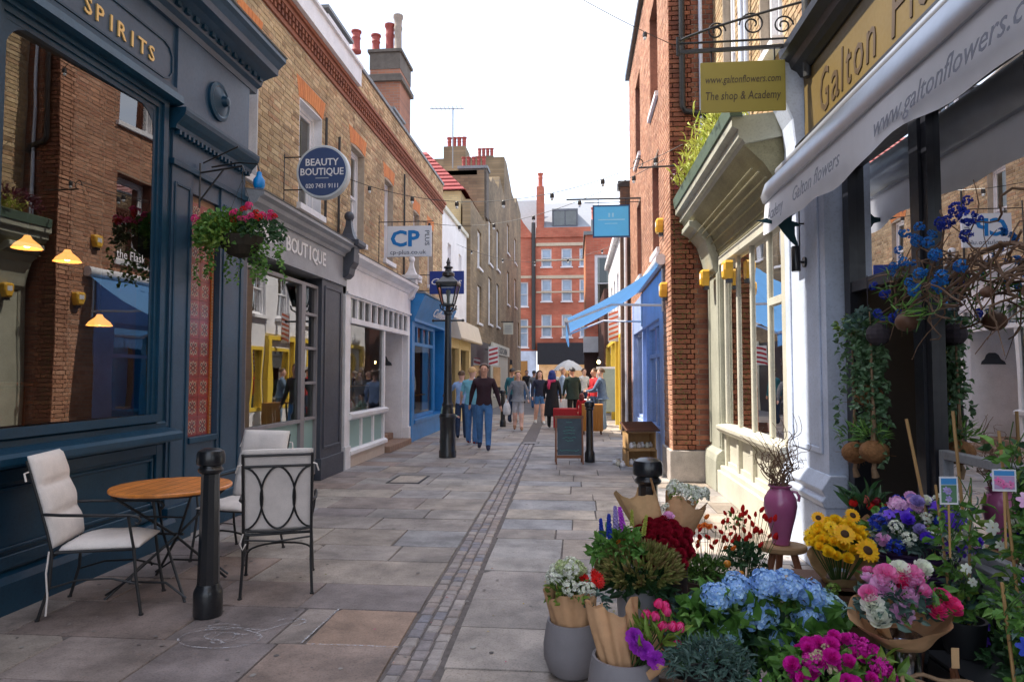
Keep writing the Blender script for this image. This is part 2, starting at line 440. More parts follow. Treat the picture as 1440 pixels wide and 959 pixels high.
m_rtile = M('red_roof_tile', (.25,.035,.035), .7, .15, 4, .2, 30, isl=.2)
m_terra = M('terracotta', (.42,.10,.06), .7, .15, 6, .2, 40)
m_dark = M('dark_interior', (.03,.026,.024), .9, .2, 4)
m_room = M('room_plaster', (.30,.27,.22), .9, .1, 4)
m_wood = M('varnished_wood', (.80,.27,.05), .4, .2, 3, .1, 50, coat=.3, stretch=(1,8,1), stain=0.3, sts=6)
m_woodl = M('raw_wood', (.42,.25,.12), .65, .25, 3, .2, 50, stretch=(1,1,6))
m_woodd = M('dark_wood', (.12,.055,.03), .6, .25, 3, .2, 50)
m_cush = M('cream_canvas', (.82,.75,.71), .9, .06, 5, .25, 120, stain=0.1, sts=5)
m_cushd = M('canvas_back', (.36,.31,.27), .9, .06, 5, .25, 120)
m_glass = glass_mat('window_glass', 2.0)
m_glassd = glass_mat('dark_window_glass', 2.5, (.6,.6,.6))
m_glassm = glass_mat('boutique_glass', 3.4, (.6,.66,.64))
m_frost = M('frosted_film', (.26,.40,.39), .35, .05, 2)
m_bulb = M('warm_bulb', (1,.8,.5), emis=(1,.62,.22), es=14)
m_stone = M('pale_stone', (.48,.42,.38), .8, .15, 5, .2, 40, stain=0.25, sts=2)
m_chalk = M('chalk', (.56,.56,.60), .95, .3, 30)
def soften(m, sc, lo, hi):
    nt = m.node_tree; n = nt.nodes; l = nt.links; b = n['Principled BSDF']; g = n.new('ShaderNodeNewGeometry'); z = n.new('ShaderNodeTexNoise'); z.inputs['Scale'].default_value = sc; z.inputs['Detail'].default_value = 4
    r = n.new('ShaderNodeMapRange'); r.inputs['From Min'].default_value = lo; r.inputs['From Max'].default_value = hi
    l.new(g.outputs['Position'], z.inputs['Vector']); l.new(z.outputs['Fac'], r.inputs['Value']); l.new(r.outputs[0], b.inputs['Alpha'])
soften(m_chalk, 45, .34, .80)
m_glassf = glass_mat('flower_shop_glass', 1.75, (.75,.75,.75))
# ------------------------------------------------------------------ ground
XL = -3.84                      # face of the left shopfronts
def gut_r(y): return -.655-.019*y
def gut_l(y): return gut_r(y)-.315
mb = MB(); mb.box(-400, 400, -60, 900, -.5, -.016)
ground = mb.build('ground', m_joint); ground['kind'] = 'structure'
mb = MB(); mb.box(-60, 60, 26, 120, -.015, -.004)
rd = mb.build('road', M('far_road', (.16,.15,.155), .7, .25, 1.2, .2, 20, world=True)); rd['kind'] = 'structure'
mb = MB(); mb.box(-6, 6, -3, 26, -.3, -.012)
pave = mb.build('pavement', m_joint); pave['kind'] = 'structure'
m_slabb = M('brown_paving_stone', None, .55, .25, 2.2, .25, 55, isl=.12, pal=[(.31,.235,.205),(.28,.24,.24),(.35,.255,.21),(.29,.235,.22),(.33,.275,.245)], stain=.42, sts=2.2)
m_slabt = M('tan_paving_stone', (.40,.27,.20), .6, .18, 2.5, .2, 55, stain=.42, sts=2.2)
m_slabw = M('warm_paving_stone', (.34,.28,.23), .6, .15, 2.5, .2, 55, isl=.12, stain=.42, sts=2.2)
def slab_geo(mb, x0, x1, y0, y1, skew0, skew1, top, rnd):
    """a flag with chamfered, slightly uneven edges; skew lets a joint follow the channel"""
    e = .005; g = .0035+rnd.uniform(0, .005)
    j = lambda: rnd.uniform(-.006, .006)
    q = [(x0+g+j(), y0+g+j()), (x1-g+skew0+j(), y0+g+j()), (x1-g+skew1+j(), y1-g+j()), (x0+g+j(), y1-g+j())]
    if rnd.random() < .3:
        k = rnd.randrange(4); c = rnd.uniform(.02, .07)
    else: k = -1; c = 0
    cx = sum(p[0] for p in q)/4; cy = sum(p[1] for p in q)/4
    ring = []
    for i, p in enumerate(q):
        if i == k:
            a = q[i-1]; b = q[(i+1) % 4]
            for o in (a, b):
                d = math.hypot(o[0]-p[0], o[1]-p[1]); ring.append((p[0]+(o[0]-p[0])*c/d, p[1]+(o[1]-p[1])*c/d))
        else: ring.append(p)
    n = len(ring); tl = [rnd.uniform(-.0025, .0025) for _ in ring]
    vs = [(x, y, -.02) for x, y in ring]+[(x, y, top-.006+t) for (x, y), t in zip(ring, tl)]
    vs += [(x+(cx-x)*e/max(.05, abs(cx-x)+abs(cy-y)), y+(cy-y)*e/max(.05, abs(cx-x)+abs(cy-y)), top+t) for (x, y), t in zip(ring, tl)]
    fs = [tuple(2*n+i for i in range(n))]
    for i in range(n):
        k2 = (i+1) % n; fs += [(i, k2, n+k2, n+i), (n+i, n+k2, 2*n+k2, 2*n+i)]
    mb.add(vs, fs)
rnd = random.Random(11)
slabs = []
ys = [1.2, 1.75, 2.3, 2.85, 3.4, 3.98, 4.6, 5.15, 5.8, 6.3, 6.95, 7.5, 8.0, 8.7, 9.3, 9.75]
while ys[-1] < 26: ys.append(ys[-1]+rnd.uniform(.45, .72))
for i in range(len(ys)-1):                 # left of the channel
    y0, y1 = ys[i], ys[i+1]; x = -4.1
    ends = []
    while x < gut_l(y0)-.15:
        w = rnd.uniform(.55, 1.15)
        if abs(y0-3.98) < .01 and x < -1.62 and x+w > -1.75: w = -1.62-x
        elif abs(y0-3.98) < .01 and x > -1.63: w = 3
        if x+w > gut_l(y0)-.4: w = gut_l(y0)-x
        ends.append((x, x+w)); x += w
    for a, b in ends:
        last = b >= gut_l(y0)-.01
        mt = m_slabb if (y0 < 4.7 and rnd.random() < .8) or (a < -2.6 and rnd.random() < .35) else m_slab
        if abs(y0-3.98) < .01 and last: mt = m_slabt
        if abs(y0-4.6) < .01 and -2.4 < a < -1.6: mt = m_slabb
        slabs.append((a, b, y0, y1, 0, (gut_l(y1)-gut_l(y0)) if last else 0, mt))
ys = [1.3, 1.9, 2.6, 3.3, 3.75, 4.35, 4.9, 5.6, 6.0, 6.7, 7.1, 7.6, 8.1, 8.75, 9.2, 9.8]
while ys[-1] < 26: ys.append(ys[-1]+rnd.uniform(.4, .68))
for i in range(len(ys)-1):                 # right of the channel: each row starts at the channel edge
    y0, y1 = ys[i], ys[i+1]
    X = [gut_r(y0)]
    while X[-1] < 2.6: X.append(X[-1]+rnd.uniform(.5, 1.1))
    for k in range(len(X)-1):
        mt = m_slab if X[k] < .9 or rnd.random() < .3 else m_slabw
        if k == 0:
            d = gut_r(y1)-gut_r(y0)
            slabs.append((X[0]+d*.5, X[1], y0, y1, 0, 0, mt))
        else: slabs.append((X[k], X[k+1], y0, y1, 0, 0, mt))
slabs.sort(key=lambda s: ((s[0]+s[1])/2)**2+((s[2]+s[3])/2)**2 + (300 if (s[2]+s[3])/2 < 2.9 else 0))
rest = {}
for i, (a, b, c, d, s0, s1, mt) in enumerate(slabs):
    top = rnd.uniform(-.0035, .0035)
    if i < 300:
        mb = MB(); slab_geo(mb, a, b, c, d, s0, s1, top, rnd)
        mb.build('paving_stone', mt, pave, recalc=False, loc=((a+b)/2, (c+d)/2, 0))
    else:
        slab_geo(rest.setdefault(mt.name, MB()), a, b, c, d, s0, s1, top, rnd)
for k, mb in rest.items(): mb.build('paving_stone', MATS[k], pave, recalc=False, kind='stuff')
# the sett channel: three courses of setts, a touch dished
mb = MB(); 
for y in range(2, 26): mb.add([(gut_l(y)+.01, y, -.011), (gut_r(y)-.03, y, -.011), (gut_r(y+1)-.03, y+1, -.011), (gut_l(y+1)+.01, y+1, -.011)], [(0,1,2,3)])
gutter = mb.build('gutter', m_joint); gutter['kind'] = 'structure'
setts = []
for c in range(3):
    y = 2.4+rnd.uniform(0, .1)
    while y < 15.5:
        L = rnd.uniform(.095, .15)
        setts.append((c, y, L)); y += L
setts.sort(key=lambda s: s[1] if s[1] > 3.0 else s[1]+20)
mr = MB()
for i, (c, y, L) in enumerate(setts):
    w = .088; x0 = gut_l(y)+.012+c*.092
    mb = MB() if i < 300 else mr
    t = (-.004 if c == 1 else 0)+rnd.uniform(-.004, .003); g = .006; e = .009
    j = lambda: rnd.uniform(-.005, .005)
    q = [(x0+g+j(), y+g+j()), (x0+w-g+j(), y+g+j()), (x0+w-g+j(), y+L-g+j()), (x0+g+j(), y+L-g+j())]
    cx, cy = x0+w/2, y+L/2
    vs = [(a, b, -.02) for a, b in q]+[(a, b, t-.007) for a, b in q]+[(a+(cx-a)*.2, b+(cy-b)*.16, t) for a, b in q]
    fs = [(8,9,10,11)]
    for k in range(4): k2 = (k+1) % 4; fs += [(k, k2, 4+k2, 4+k), (4+k, 4+k2, 8+k2, 8+k)]
    mb.add(vs, fs)
    if i < 300: mb.build('sett', m_sett, gutter, recalc=False, loc=(cx, cy, 0))
mr.build('sett', m_sett, gutter, recalc=False, kind='stuff')
# inspection covers
for (x0, x1, y0, y1, lb) in ((-2.78, -2.28, 9.85, 10.6, 'rectangular recessed inspection cover in the paving in front of the white shop'), (-1.25, -.85, 15.55, 16.0, 'small dark inspection cover at the far end of the sett channel')):
    t = thing('inspection_cover', lb, 'manhole cover', ((x0+x1)/2, (y0+y1)/2, 0))
    f = Fr('E', 0); mb = MB(); w = .035
    for a, b, c, d in ((x0, x1, y0, y0+w), (x0, x1, y1-w, y1), (x0, x0+w, y0+w, y1-w), (x1-w, x1, y0+w, y1-w)): mb.box(a, b, c, d, -.01, .007)
    mb.build('frame', m_iron, t)
    mb = MB(); mb.box(x0+w+.004, x1-w-.004, y0+w+.004, y1-w-.004, -.01, .0055); mb.build('cover_plate', m_slab, t)
# chalk drawings
def chalk(name, label, strokes, w=.016):
    mb = MB()
    rn = random.Random(5)
    for st in strokes:
        for i in range(len(st)-1):
            a = Vector((*st[i], 0)); b = Vector((*st[i+1], 0)); d = b-a
            if d.length < 1e-4: continue
            n_ = Vector((-d.y, d.x, 0)).normalized()*w*.5*rn.uniform(.25, 1.0)
            z = .0062
            mb.add([(a.x-n_.x, a.y-n_.y, z), (b.x-n_.x, b.y-n_.y, z), (b.x+n_.x, b.y+n_.y, z), (a.x+n_.x, a.y+n_.y, z)], [(0,1,2,3)])
    o = mb.build(name, m_chalk, recalc=False, loc=(strokes[0][0][0], strokes[0][0][1], 0)); tag(o, label, 'chalk drawing'); return o
def arc(cx, cy, rx, ry, a0, a1, n=26): return [(cx+rx*math.cos(R(a0+(a1-a0)*i/n)), cy+ry*math.sin(R(a0+(a1-a0)*i/n))) for i in range(n+1)]
chalk('chalk_drawing', 'white chalk circles scribbled on the paving in front of the near left bollard',
      [arc(-2.15, 4.02, .25, .15, -10, 345), arc(-2.14, 4.05, .12, .06, 30, 390), arc(-2.13, 4.03, .06, .09, 0, 300), arc(-2.22, 4.2, .1, .05, 10, 240),
       [(-2.36, 4.16), (-2.2, 4.2), (-2.05, 4.18), (-1.93, 4.17)], [(-2.1, 4.08), (-1.98, 4.1), (-1.9, 4.06)], [(-2.16, 4.0), (-2.08, 3.95)]])
chalk('chalk_drawing', 'white chalk arrow stroke on the paving below the right metal chair',
      [[(-1.98, 4.12), (-1.9, 4.22), (-1.8, 4.36)], arc(-1.83, 4.32, .1, .06, 20, 170, 8), [(-1.74, 4.33), (-1.76, 4.27), (-1.80, 4.25)]], .018)
chalk('chalk_drawing', 'pale chalk line running along the tan paving stone beside the sett channel',
      [[(-1.63, 3.99), (-1.62, 4.3), (-1.61, 4.6)], [(-1.6, 3.985), (-1.3, 3.99), (-1.04, 3.99)]], .018)

# gum spots, grit and a few fallen petals on the flags
mb = MB(); rg = random.Random(99)
for k in range(420):
    x, y = rg.uniform(-3.7, 1.9), 2.6+12*rg.random()**1.5; r = rg.uniform(.006, .020); n_ = 7; ph = rg.random()*6
    mb.add([(x+r*rg.uniform(.7,1.2)*math.cos(ph+2*math.pi*i/n_), y+r*rg.uniform(.7,1.2)*math.sin(ph+2*math.pi*i/n_), .0058) for i in range(n_)], [tuple(range(n_))])
mb.build('gum_spot', M('gum_spot', None, .8, .2, 10, pal=[(.10,.09,.09),(.38,.36,.34),(.14,.12,.12),(.20,.19,.19)]), pave, recalc=False, kind='stuff')
mb = MB()
for k in range(70):
    x, y = rg.gauss(.2, .6), rg.uniform(3.2, 7); leaf_l = rg.uniform(.008, .02); a = rg.random()*6
    mb.add([(x,y,.007),(x+leaf_l*math.cos(a),y+leaf_l*math.sin(a),.010),(x+leaf_l*1.5*math.cos(a+.5),y+leaf_l*1.5*math.sin(a+.5),.008),(x+leaf_l*.6*math.cos(a+1.2),y+leaf_l*.6*math.sin(a+1.2),.007)], [(0,1,2,3)])
mb.build('fallen_petal', M('fallen_petal', None, .7, .1, 10, pal=[(.5,.35,.06),(.12,.2,.04),(.5,.1,.2),(.3,.2,.1)]), pave, recalc=False, kind='stuff')
# ------------------------------------------------------------------ left side
L = Fr('L', XL)                 # shopfront plane
LB = Fr('L', -3.98)             # brick plane above the shops
def window(parent, fr, u0, u1, z0, z1, n=-.10, fw=.06, bars=(1,1), mat=None, glass=None, sill=.12, sillmat=None, curtain=True, back=True, mid=True, name='window', arch=None):
    """sliding sash window: frame, two sashes with panes, sill, a dim room behind"""
    mat = mat or m_white; glass = glass or m_glass
    mb = MB(); fr.frame(mb, u0, u1, z0, z1, fw, n-.06, n+.02)
    w = mb.build(name, mat, parent)
    zm = (z0+z1)/2 if mid else z1-fw
    def sash_(a, b, dn):
        m = MB(); s = .045
        fr.frame(m, u0+fw, u1-fw, a, b, s, n-.045+dn, n-.005+dn)
        iu0, iu1, iz0, iz1 = u0+fw+s, u1-fw-s, a+s, b-s
        for k in range(1, bars[0]): c = iu0+(iu1-iu0)*k/bars[0]; fr.box(m, c-.011, c+.011, iz0, iz1, n-.04+dn, n-.01+dn)
        for k in range(1, bars[1]): c = iz0+(iz1-iz0)*k/bars[1]; fr.box(m, iu0, iu1, c-.011, c+.011, n-.038+dn, n-.012+dn)
        m.build('sash', mat, w)
        m = MB(); fr.quad(m, iu0, iu1, iz0, iz1, n-.025+dn); m.build('pane', glass, w, recalc=False)
    if mid: sash_(zm-.02, z1-fw, .0); sash_(z0+fw, zm+.02, -.045)
    else: sash_(z0+fw, z1-fw, 0)
    if sill:
        m = MB(); fr.box(m, u0-.08, u1+.08, z0-.09, z0-.002, n-.02, sill); m.build('sill', sillmat or mat, w)
    if back:
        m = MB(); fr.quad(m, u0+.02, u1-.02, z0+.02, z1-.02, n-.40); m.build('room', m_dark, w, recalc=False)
        if curtain:
            m = MB(); fr.quad(m, u0+.04, u0+(u1-u0)*.3, z0+.1, z1-.04, n-.16); fr.quad(m, u1-(u1-u0)*.28, u1-.04, z0+.1, z1-.04, n-.16); m.build('curtain', m_cream, w, recalc=False)
    return w
def reveal(parent, fr, u0, u1, z0, z1, n0, n1, mat):
    m = MB(); t = .015
    fr.box(m, u0, u0+t, z0, z1, n0, n1); fr.box(m, u1-t, u1, z0, z1, n0, n1); fr.box(m, u0+t, u1-t, z1-t, z1, n0, n1)
    m.build('reveal', mat, parent)
def soldier(parent, fr, u0, u1, z0, z1, mat, n=0.009, rise=.05):
    """cambered arch of rubbed orange bricks standing on end"""
    k = max(4, int((u1-u0)/.075)); mid = (u0+u1)/2
    for i in range(k):
        a = u0+(u1-u0)*i/k; b = u0+(u1-u0)*(i+1)/k-.006
        t = lambda u: rise*(1-((u-mid)/((u1-u0)/2))**2)
        sp = .22
        m = MB(); s0 = (a-mid)*sp; s1 = (b-mid)*sp
        p = [fr.P(a, z0+t(a), -.09), fr.P(b, z0+t(b), -.09), fr.P(b+s1, z1, -.09), fr.P(a+s0, z1, -.09), fr.P(a, z0+t(a), n), fr.P(b, z0+t(b), n), fr.P(b+s1, z1, n), fr.P(a+s0, z1, n)]
        m.hexa(p); m.build('arch_brick', mat, parent)

# ---- the public house ---------------------------------------------------
pub = thing('public_house', 'dark blue panelled pub with a huge plate glass window behind the cafe table', 'pub', (XL, 5, 0))
PU0, PU1 = -4.0, 7.56
ph = [(-1.6, 3.85, 1.18, 4.02), (4.20, 5.84, 1.18, 4.02)]
m = MB()
for a, b, c, d in cells(PU0, 6.2, 0, 4.3, ph): L.box(m, a, b, c, d, -.14, -.02)
m.build('front_board', m_navy, pub)
# stall riser panels
for a, b in ((-1.9, 1.3), (1.4, 3.9), (4.0, 6.05)):
    m = MB(); L.frame(m, a, b, .28, .95, .09, -.02, .012); L.frame(m, a+.12, b-.12, .40, .83, .025, -.02, .004); m.build('riser_panel', m_navy, pub, bevel=.004)
m = MB(); L.prof(m, [(-.02,0),(.07,0),(.07,.20),(.045,.245),(-.02,.26)], PU0, 6.2); m.build('plinth', m_navy, pub)
m = MB(); L.prof(m, [(-.10,1.20),(-.10,1.06),(.0,.98),(.16,.98),(.17,1.0),(.17,1.045),(.14,1.07),(.0,1.10),(.0,1.14),(-.06,1.20)], 3.7, 6.12); m.build('window_ledge', m_navy, pub)
for k, (a, b, c, d) in enumerate(ph):
    if k == 0: continue
    m = MB(); L.frame(m, a-.16, b+.16, c-.02, d+.16, .07, -.02, .03); L.frame(m, a-.09, b+.09, c+.0, d+.09, .05, -.02, .005); L.frame(m, a-.04, b+.04, c, d+.04, .045, -.08, -.012)
    # arched upper corners
    for s, u in ((1, a), (-1, b)):
        P_ = [(0, 0)]+[(.22*(1-math.sin(R(t))), -.22*(1-math.cos(R(t)))) for t in range(0, 91, 15)]
        o_ = len(m.v); pts = [(u+s*x, d+z) for x, z in P_]
        vs = [L.P(x, z, -.07) for x, z in pts]+[L.P(x, z, -.015) for x, z in pts]; n_ = len(pts)
        m.add(vs, [tuple(range(n_)), tuple(range(2*n_-1, n_-1, -1))]+[(i, (i+1) % n_, n_+(i+1) % n_, n_+i) for i in range(n_)])
    m.build('window_frame', m_navy, pub)
    m = MB(); m.add([L.P(a,c,-.074), L.P(b,c,-.016), L.P(b,d,-.016), L.P(a,d,-.074)], [(0,1,2,3)]); m.build('window_pane', m_glassd, pub, recalc=False)
# pilaster beside the window, tile panel and the end pilaster
m = MB(); L.box(m, 6.12, 6.48, 0, 3.62, -.14, .0); L.box(m, 7.03, PU1, 0, 3.62, -.14, .0); L.box(m, 6.48, 7.03, 0, .95, -.14, -.02); L.box(m, 6.48, 7.03, 3.42, 3.62, -.14, -.02)
L.box(m, 6.12, 7.56, 3.62, 4.15, -.14, .0)
m.build('pilaster', m_navyf, pub)
m = MB()
for a, b in ((6.16, 6.44), (7.08, 7.5)):
    L.frame(m, a, b, .5, 3.45, .03, 0, .012)
L.box(m, 6.1, 6.5, 0, .34, -.14, .045); L.box(m, 7.0, 7.58, 0, .34, -.14, .045); L.box(m, 6.48, 7.03, .90, .96, -.1, .02)
L.box(m, 6.1, 7.58, 3.60, 3.66, -.1, .03)
m.build('pilaster_trim', m_navy, pub, bevel=.004)
m = MB(); L.quad(m, 6.48, 7.03, .95, 3.42, -.075); tb = m.build('tile_backing', M('tile_grout', (.42,.24,.16), .8), pub, recalc=False)
tile_ms = [M('russet_tile', (.27,.028,.014), .3, .35, 14, coat=.3, isl=.12), M('cream_tile_motif', (.46,.35,.24), .3, .15, 14, coat=.3), M('dark_tile_motif', (.045,.05,.04), .3, .2, 14, coat=.3), M('orange_tile_border', (.46,.13,.03), .3, .25, 14, coat=.3)]
def tile_mesh():
    m = MB(); w = .196; h = .196     # local: y along wall, z up, x out
    e = .003
    m.box(0, .010, -w/2, w/2, -h/2, h/2, 0)
    def disc(cy, cz, r, mi, rx=1.0, n=14, x=.0113):
        vs = [(x, cy+r*rx*math.cos(2*math.pi*i/n), cz+r*math.sin(2*math.pi*i/n)) for i in range(n)]
        m.add(vs, [tuple(range(n))], mi)
    def ring(cy, cz, r0, r1, mi, a0=0, a1=360, n=18, x=.0116):
        vs = []
        for i in range(n+1):
            a = R(a0+(a1-a0)*i/n); vs += [(x, cy+r0*math.cos(a), cz+r0*math.sin(a)), (x, cy+r1*math.cos(a), cz+r1*math.sin(a))]
        m.add(vs, [(2*i, 2*i+1, 2*i+3, 2*i+2) for i in range(n)], mi)
    ring(0, 0, .018, .027, 2); disc(0, 0, .012, 1)
    for k in range(4):
        a = R(45+90*k); cy, cz = .052*math.cos(a), .052*math.sin(a)
        ring(cy, cz, .014, .024, 1, 45+90*k-150, 45+90*k+150); disc(cy, cz, .010, 2)
        a = R(90*k); disc(.062*math.cos(a), .062*math.sin(a), .013, 1 if k % 2 else 3, .7)
        disc(.088*math.cos(R(45+90*k)), .088*math.sin(R(45+90*k)), .008, 3)
    return m.mesh('tile', tile_ms, recalc=False)
tme = tile_mesh()
def border_mesh():
    m = MB(); m.box(0, .012, -.025, .025, -.098, .098, 3)
    for k in range(6): 
        z = -.082+.033*k; n = 8
        m.add([(.0135, .012*math.cos(2*math.pi*i/n), z+.012*math.sin(2*math.pi*i/n)) for i in range(n)], [tuple(range(n))], 1)
    return m.mesh('border_tile', tile_ms, recalc=False)
bme = border_mesh()
ox = XL-pub.location.x; oy = -pub.location.y
for j in range(12):
    z = 1.055+.2*j
    for i in range(2): part('tile', tme, pub, (ox-.074, oy+6.655+.2*i, z))
    for u in (6.515, 6.995): part('border_tile', bme, pub, (ox-.074, oy+u, z))
# capital, fascia and cornice
m = MB(); L.prof(m, [(-.1,4.14),(-.1,3.94),(.05,3.94),(.06,3.98),(.10,4.02),(.14,4.07),(.15,4.11),(.15,4.14)], 6.08, 7.6)
for k in range(19): L.box(m, 6.14+k*.077, 6.175+k*.077, 3.90, 3.945, .0, .055)
m.build('capital', m_navy, pub)
m = MB(); L.prof(m, [(-.1,4.15),(-.1,4.32),(.05,4.32),(.05,4.27),(.11,4.24),(.12,4.17),(.07,4.15)], PU0, 6.10); m.build('fascia_moulding', m_navy, pub)
m = MB(); L.box(m, PU0, 6.12, 4.32, 4.94, -.14, .0); L.box(m, 6.12, 7.56, 4.15, 4.94, -.14, .03); m.build('fascia', m_navyf, pub)
m = MB()
pts = [(u, z) for u, z in ((-3.5,4.37),(5.94,4.37),(6.02,4.40),(6.07,4.46),(6.07,4.62),(6.02,4.69),(5.94,4.72),(-3.5,4.72))]
for i in range(len(pts)-1):
    a = L.P(pts[i][0], pts[i][1], .004); b = L.P(pts[i+1][0], pts[i+1][1], .004); m.bar(a, b, .018, .018)
m.build('fascia_bead', m_navy, pub)
m = MB(); m.lathe([(.205,0),(.205,.03),(.17,.045),(.15,.035),(.10,.05),(.06,.07),(.045,.12),(.02,.13),(.001,.132)], L.P(6.86, 4.50, .03), 28, ax='x'); m.build('roundel', m_navy, pub, smooth=True)
m = MB(); L.prof(m, [(-.14,4.94),(.04,4.94),(.05,5.0),(.10,5.03),(.12,5.09),(.22,5.13),(.30,5.15),(.31,5.22),(.36,5.27),(.40,5.30),(.40,5.35),(-.14,5.42)], PU0, 7.72); m.build('cornice', m_navyf, pub)
m = MB()
for k in range(70): L.box(m, -2.9+k*.152, -2.83+k*.152, 5.055, 5.125, .05, .145)
m.build('dentil_band', m_navy, pub)
m = MB(); L.prof(m, [(-.14,5.42),(.41,5.352),(.42,5.362),(-.14,5.44)], PU0, 7.73); m.build('lead_flashing', m_lead, pub)
for k, ch in enumerate('SPIRITS'):
    text(ch, pub, m_goldl, L.P(4.935+.135*k, 4.505, .002), (0,1,0), (0,0,1), .135, ext=.012, bev=.012, name='letter')
# projecting spur on the fascia and the old tile remnant beside it
# interior of the pub
m = MB(); m.box(-9, -4.0, -3, 7.3, .30, .36); m.box(-9, -4.02, -3, 7.3, 4.2, 4.3); m.box(-9.1, -9, -3, 7.3, .3, 4.2); m.box(-9, -4.0, 7.3, 7.4, .3, 4.2); m.box(-9, -4.0, -3.1, -3, .3, 4.2)
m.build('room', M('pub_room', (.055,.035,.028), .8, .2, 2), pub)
m = MB()
for u0, u1 in ((7.2,8.4),(8.9,10.2)): pass
m.box(-6.6, -6.2, 4.6, 7.2, .36, 1.45); m.box(-6.7, -6.15, 4.5, 7.25, 1.45, 1.5); m.build('bar_counter', m_woodd, pub, bevel=.01)
m = MB()
for k in range(4): m.box(-8.9, -8.6, 4.4, 7.2, 1.4+.45*k, 1.43+.45*k)
m.build('back_shelf', m_woodd, pub)
rn = random.Random(3)
m = MB()
for k in range(3):
    for i in range(24):
        y = 4.5+i*.11; m.lathe([(.035,0),(.035,.17),(.012,.22),(.012,.28)], (-8.75, y, 1.43+.45*k), 6)
m.build('bottle_row', M('bottle_glass', (.10,.09,.03), .15, .2, 3, isl=.6, pal=[(.25,.12,.02),(.03,.08,.03),(.4,.35,.25),(.15,.03,.02)]), pub)
for i, (x, y, z) in enumerate(((-5.0, 5.76, 2.74), (-5.0, 6.26, 2.70), (-5.0, 6.74, 2.10), (-5.3, 5.35, 2.50))):
    lp = thing('pendant_lamp', ['glowing cone shade pendant lamp hanging left behind the pub glass', 'glowing cone shade pendant lamp hanging centre behind the pub glass', 'glowing cone shade pendant lamp hanging lowest on the right inside the pub', 'glowing pendant lamp at the far left edge of the pub glass'][i], 'pendant lamp', (x, y, z), group='pendant lamps inside the pub')
    m = MB(); m.tube([(x,y,z+.12),(x,y,4.2)], .006, 6); m.build('cord', m_iron, lp)
    m = MB(); m.lathe([(.125,0),(.10,.04),(.04,.09),(.025,.12)], (x,y,z), 18, cap=False); m.build('lamp_shade', M('glass_shade', (.75,.42,.12), .4, emis=(1,.42,.10), es=.75), lp, smooth=True)
    m = MB(); m.ball((x,y,z+.04), .035); m.build('bulb', m_bulb, lp)
# small inn emblem lettered on the glass
text('the Flask', pub, m_white, L.P(5.58, 2.62, -.020), (0,1,0), (0,0,1), .075, ext=.001)

# brick storeys above the pub, unseen height added to shade the flower shop
pubb = pub
pw = [(7.50, 8.05, 4.10, 6.0)]
h1 = [(4.2, 5.2, 6.1, 8.0), (1.0, 2.0, 6.1, 8.0), (-2.2, -1.2, 6.1, 8.0)]
wall(LB, PU0, 7.4, 5.3, 11.8, h1, .3, m_mortp, pub)
bricks(LB, 5.2, 7.38, 5.42, 7.0, h1, m_stock, pub, sep=120)
m = MB(); m.box(-4.5, -4.25, -4, 7.4, 4.3, 5.3); m.box(-9.2, -4.3, 7.4, 7.5, 0, 11.8); m.box(-9.2, -4.3, -4.1, -4, 0, 11.8); m.box(-9.2, -4.0, -4, 7.5, 11.8, 11.95); m.build('wall', m_mortp, pub)
for a, b, c, d in h1: window(pub, LB, a, b, c, d)
m = MB(); m.tube([LB.P(6.95, 9, .07), LB.P(6.95, 5.6, .07), LB.P(6.95, 5.5, .12)], .045, 10)
for z in (6.3, 8): m.tube([LB.P(6.95, z, .07), LB.P(6.95, z+.05, .07)], .06, 10)
m.build('drainpipe', m_iron, pub, smooth=True)

# ---- the brick terrace over the shops -----------------------------------
ter = thing('brick_terrace', 'long yellow stock brick terrace with orange window arches over the left row of shops', 'terrace', (-3.98, 12, 0))
TU0, TU1, TZ0, TZ1 = 7.5, 20.0, 3.3, 6.36
wins = [(7.62, 8.12, 4.02, 5.78), (9.40, 10.28, 4.05, 5.60), (11.66, 12.45, 4.02, 5.70), (13.80, 14.50, 3.98, 5.70), (16.35, 17.0, 3.98, 5.62), (18.0, 18.7, 3.98, 5.55)]
wall(LB, TU0, TU1, TZ0, 6.75, wins, .34, m_mortp, ter)
bh = [(a-.03, b+.03, d, d+.30) for a, b, c, d in wins]+wins
bricks(LB, TU0, TU1, TZ0, TZ1-.02, bh, m_stock, ter, sep=180)
for i, (a, b, c, d) in enumerate(wins):
    soldier(ter, LB, a-.03, b+.03, d, d+.30, m_orange)
    reveal(ter, LB, a, b, c, d, -.20, .004, m_white if i < 2 else m_mortp)
    window(ter, LB, a+.016, b-.016, c+.002, d-.016, n=-.14, fw=.05, bars=(1,1), sill=.07)
# dog-tooth dentil course of red bricks
m = MB()
LB.box(m, TU0, TU1, 6.36, 6.43, -.02, .035)
for k in range(int((TU1-TU0)/.115)):
    u = TU0+.115*k; LB.box(m, u, u+.06, 6.43, 6.50, -.02, .06); LB.box(m, u+.0575, u+.1175, 6.50, 6.565, -.02, .085)
LB.box(m, TU0, TU1, 6.565, 6.63, -.02, .10); LB.box(m, TU0, TU1, 6.63, 6.69, -.02, .135)
m.build('dentil_course', M('red_dentil_brick', None, .85, .2, 12, isl=.2, pal=[(.24,.085,.055),(.32,.12,.07),(.20,.08,.055)]), ter)
m = MB(); LB.prof(m, [(-.1,6.69),(.20,6.69),(.20,6.99),(.24,7.0),(.24,7.05),(-.1,7.05)], 7.4, 11.62); m.build('parapet_board', m_white, ter)
m = MB(); LB.box(m, 11.62, TU1, 6.69, 7.22, -.28, .02); m.build('parapet', m_stock, ter)
bricks(Fr('L', -3.96), 11.62, TU1, 6.70, 7.22, [], m_stock, ter, sep=0)
m = MB(); LB.box(m, 11.6, TU1, 7.222, 7.29, -.32, .06); m.build('coping', m_lead, ter)
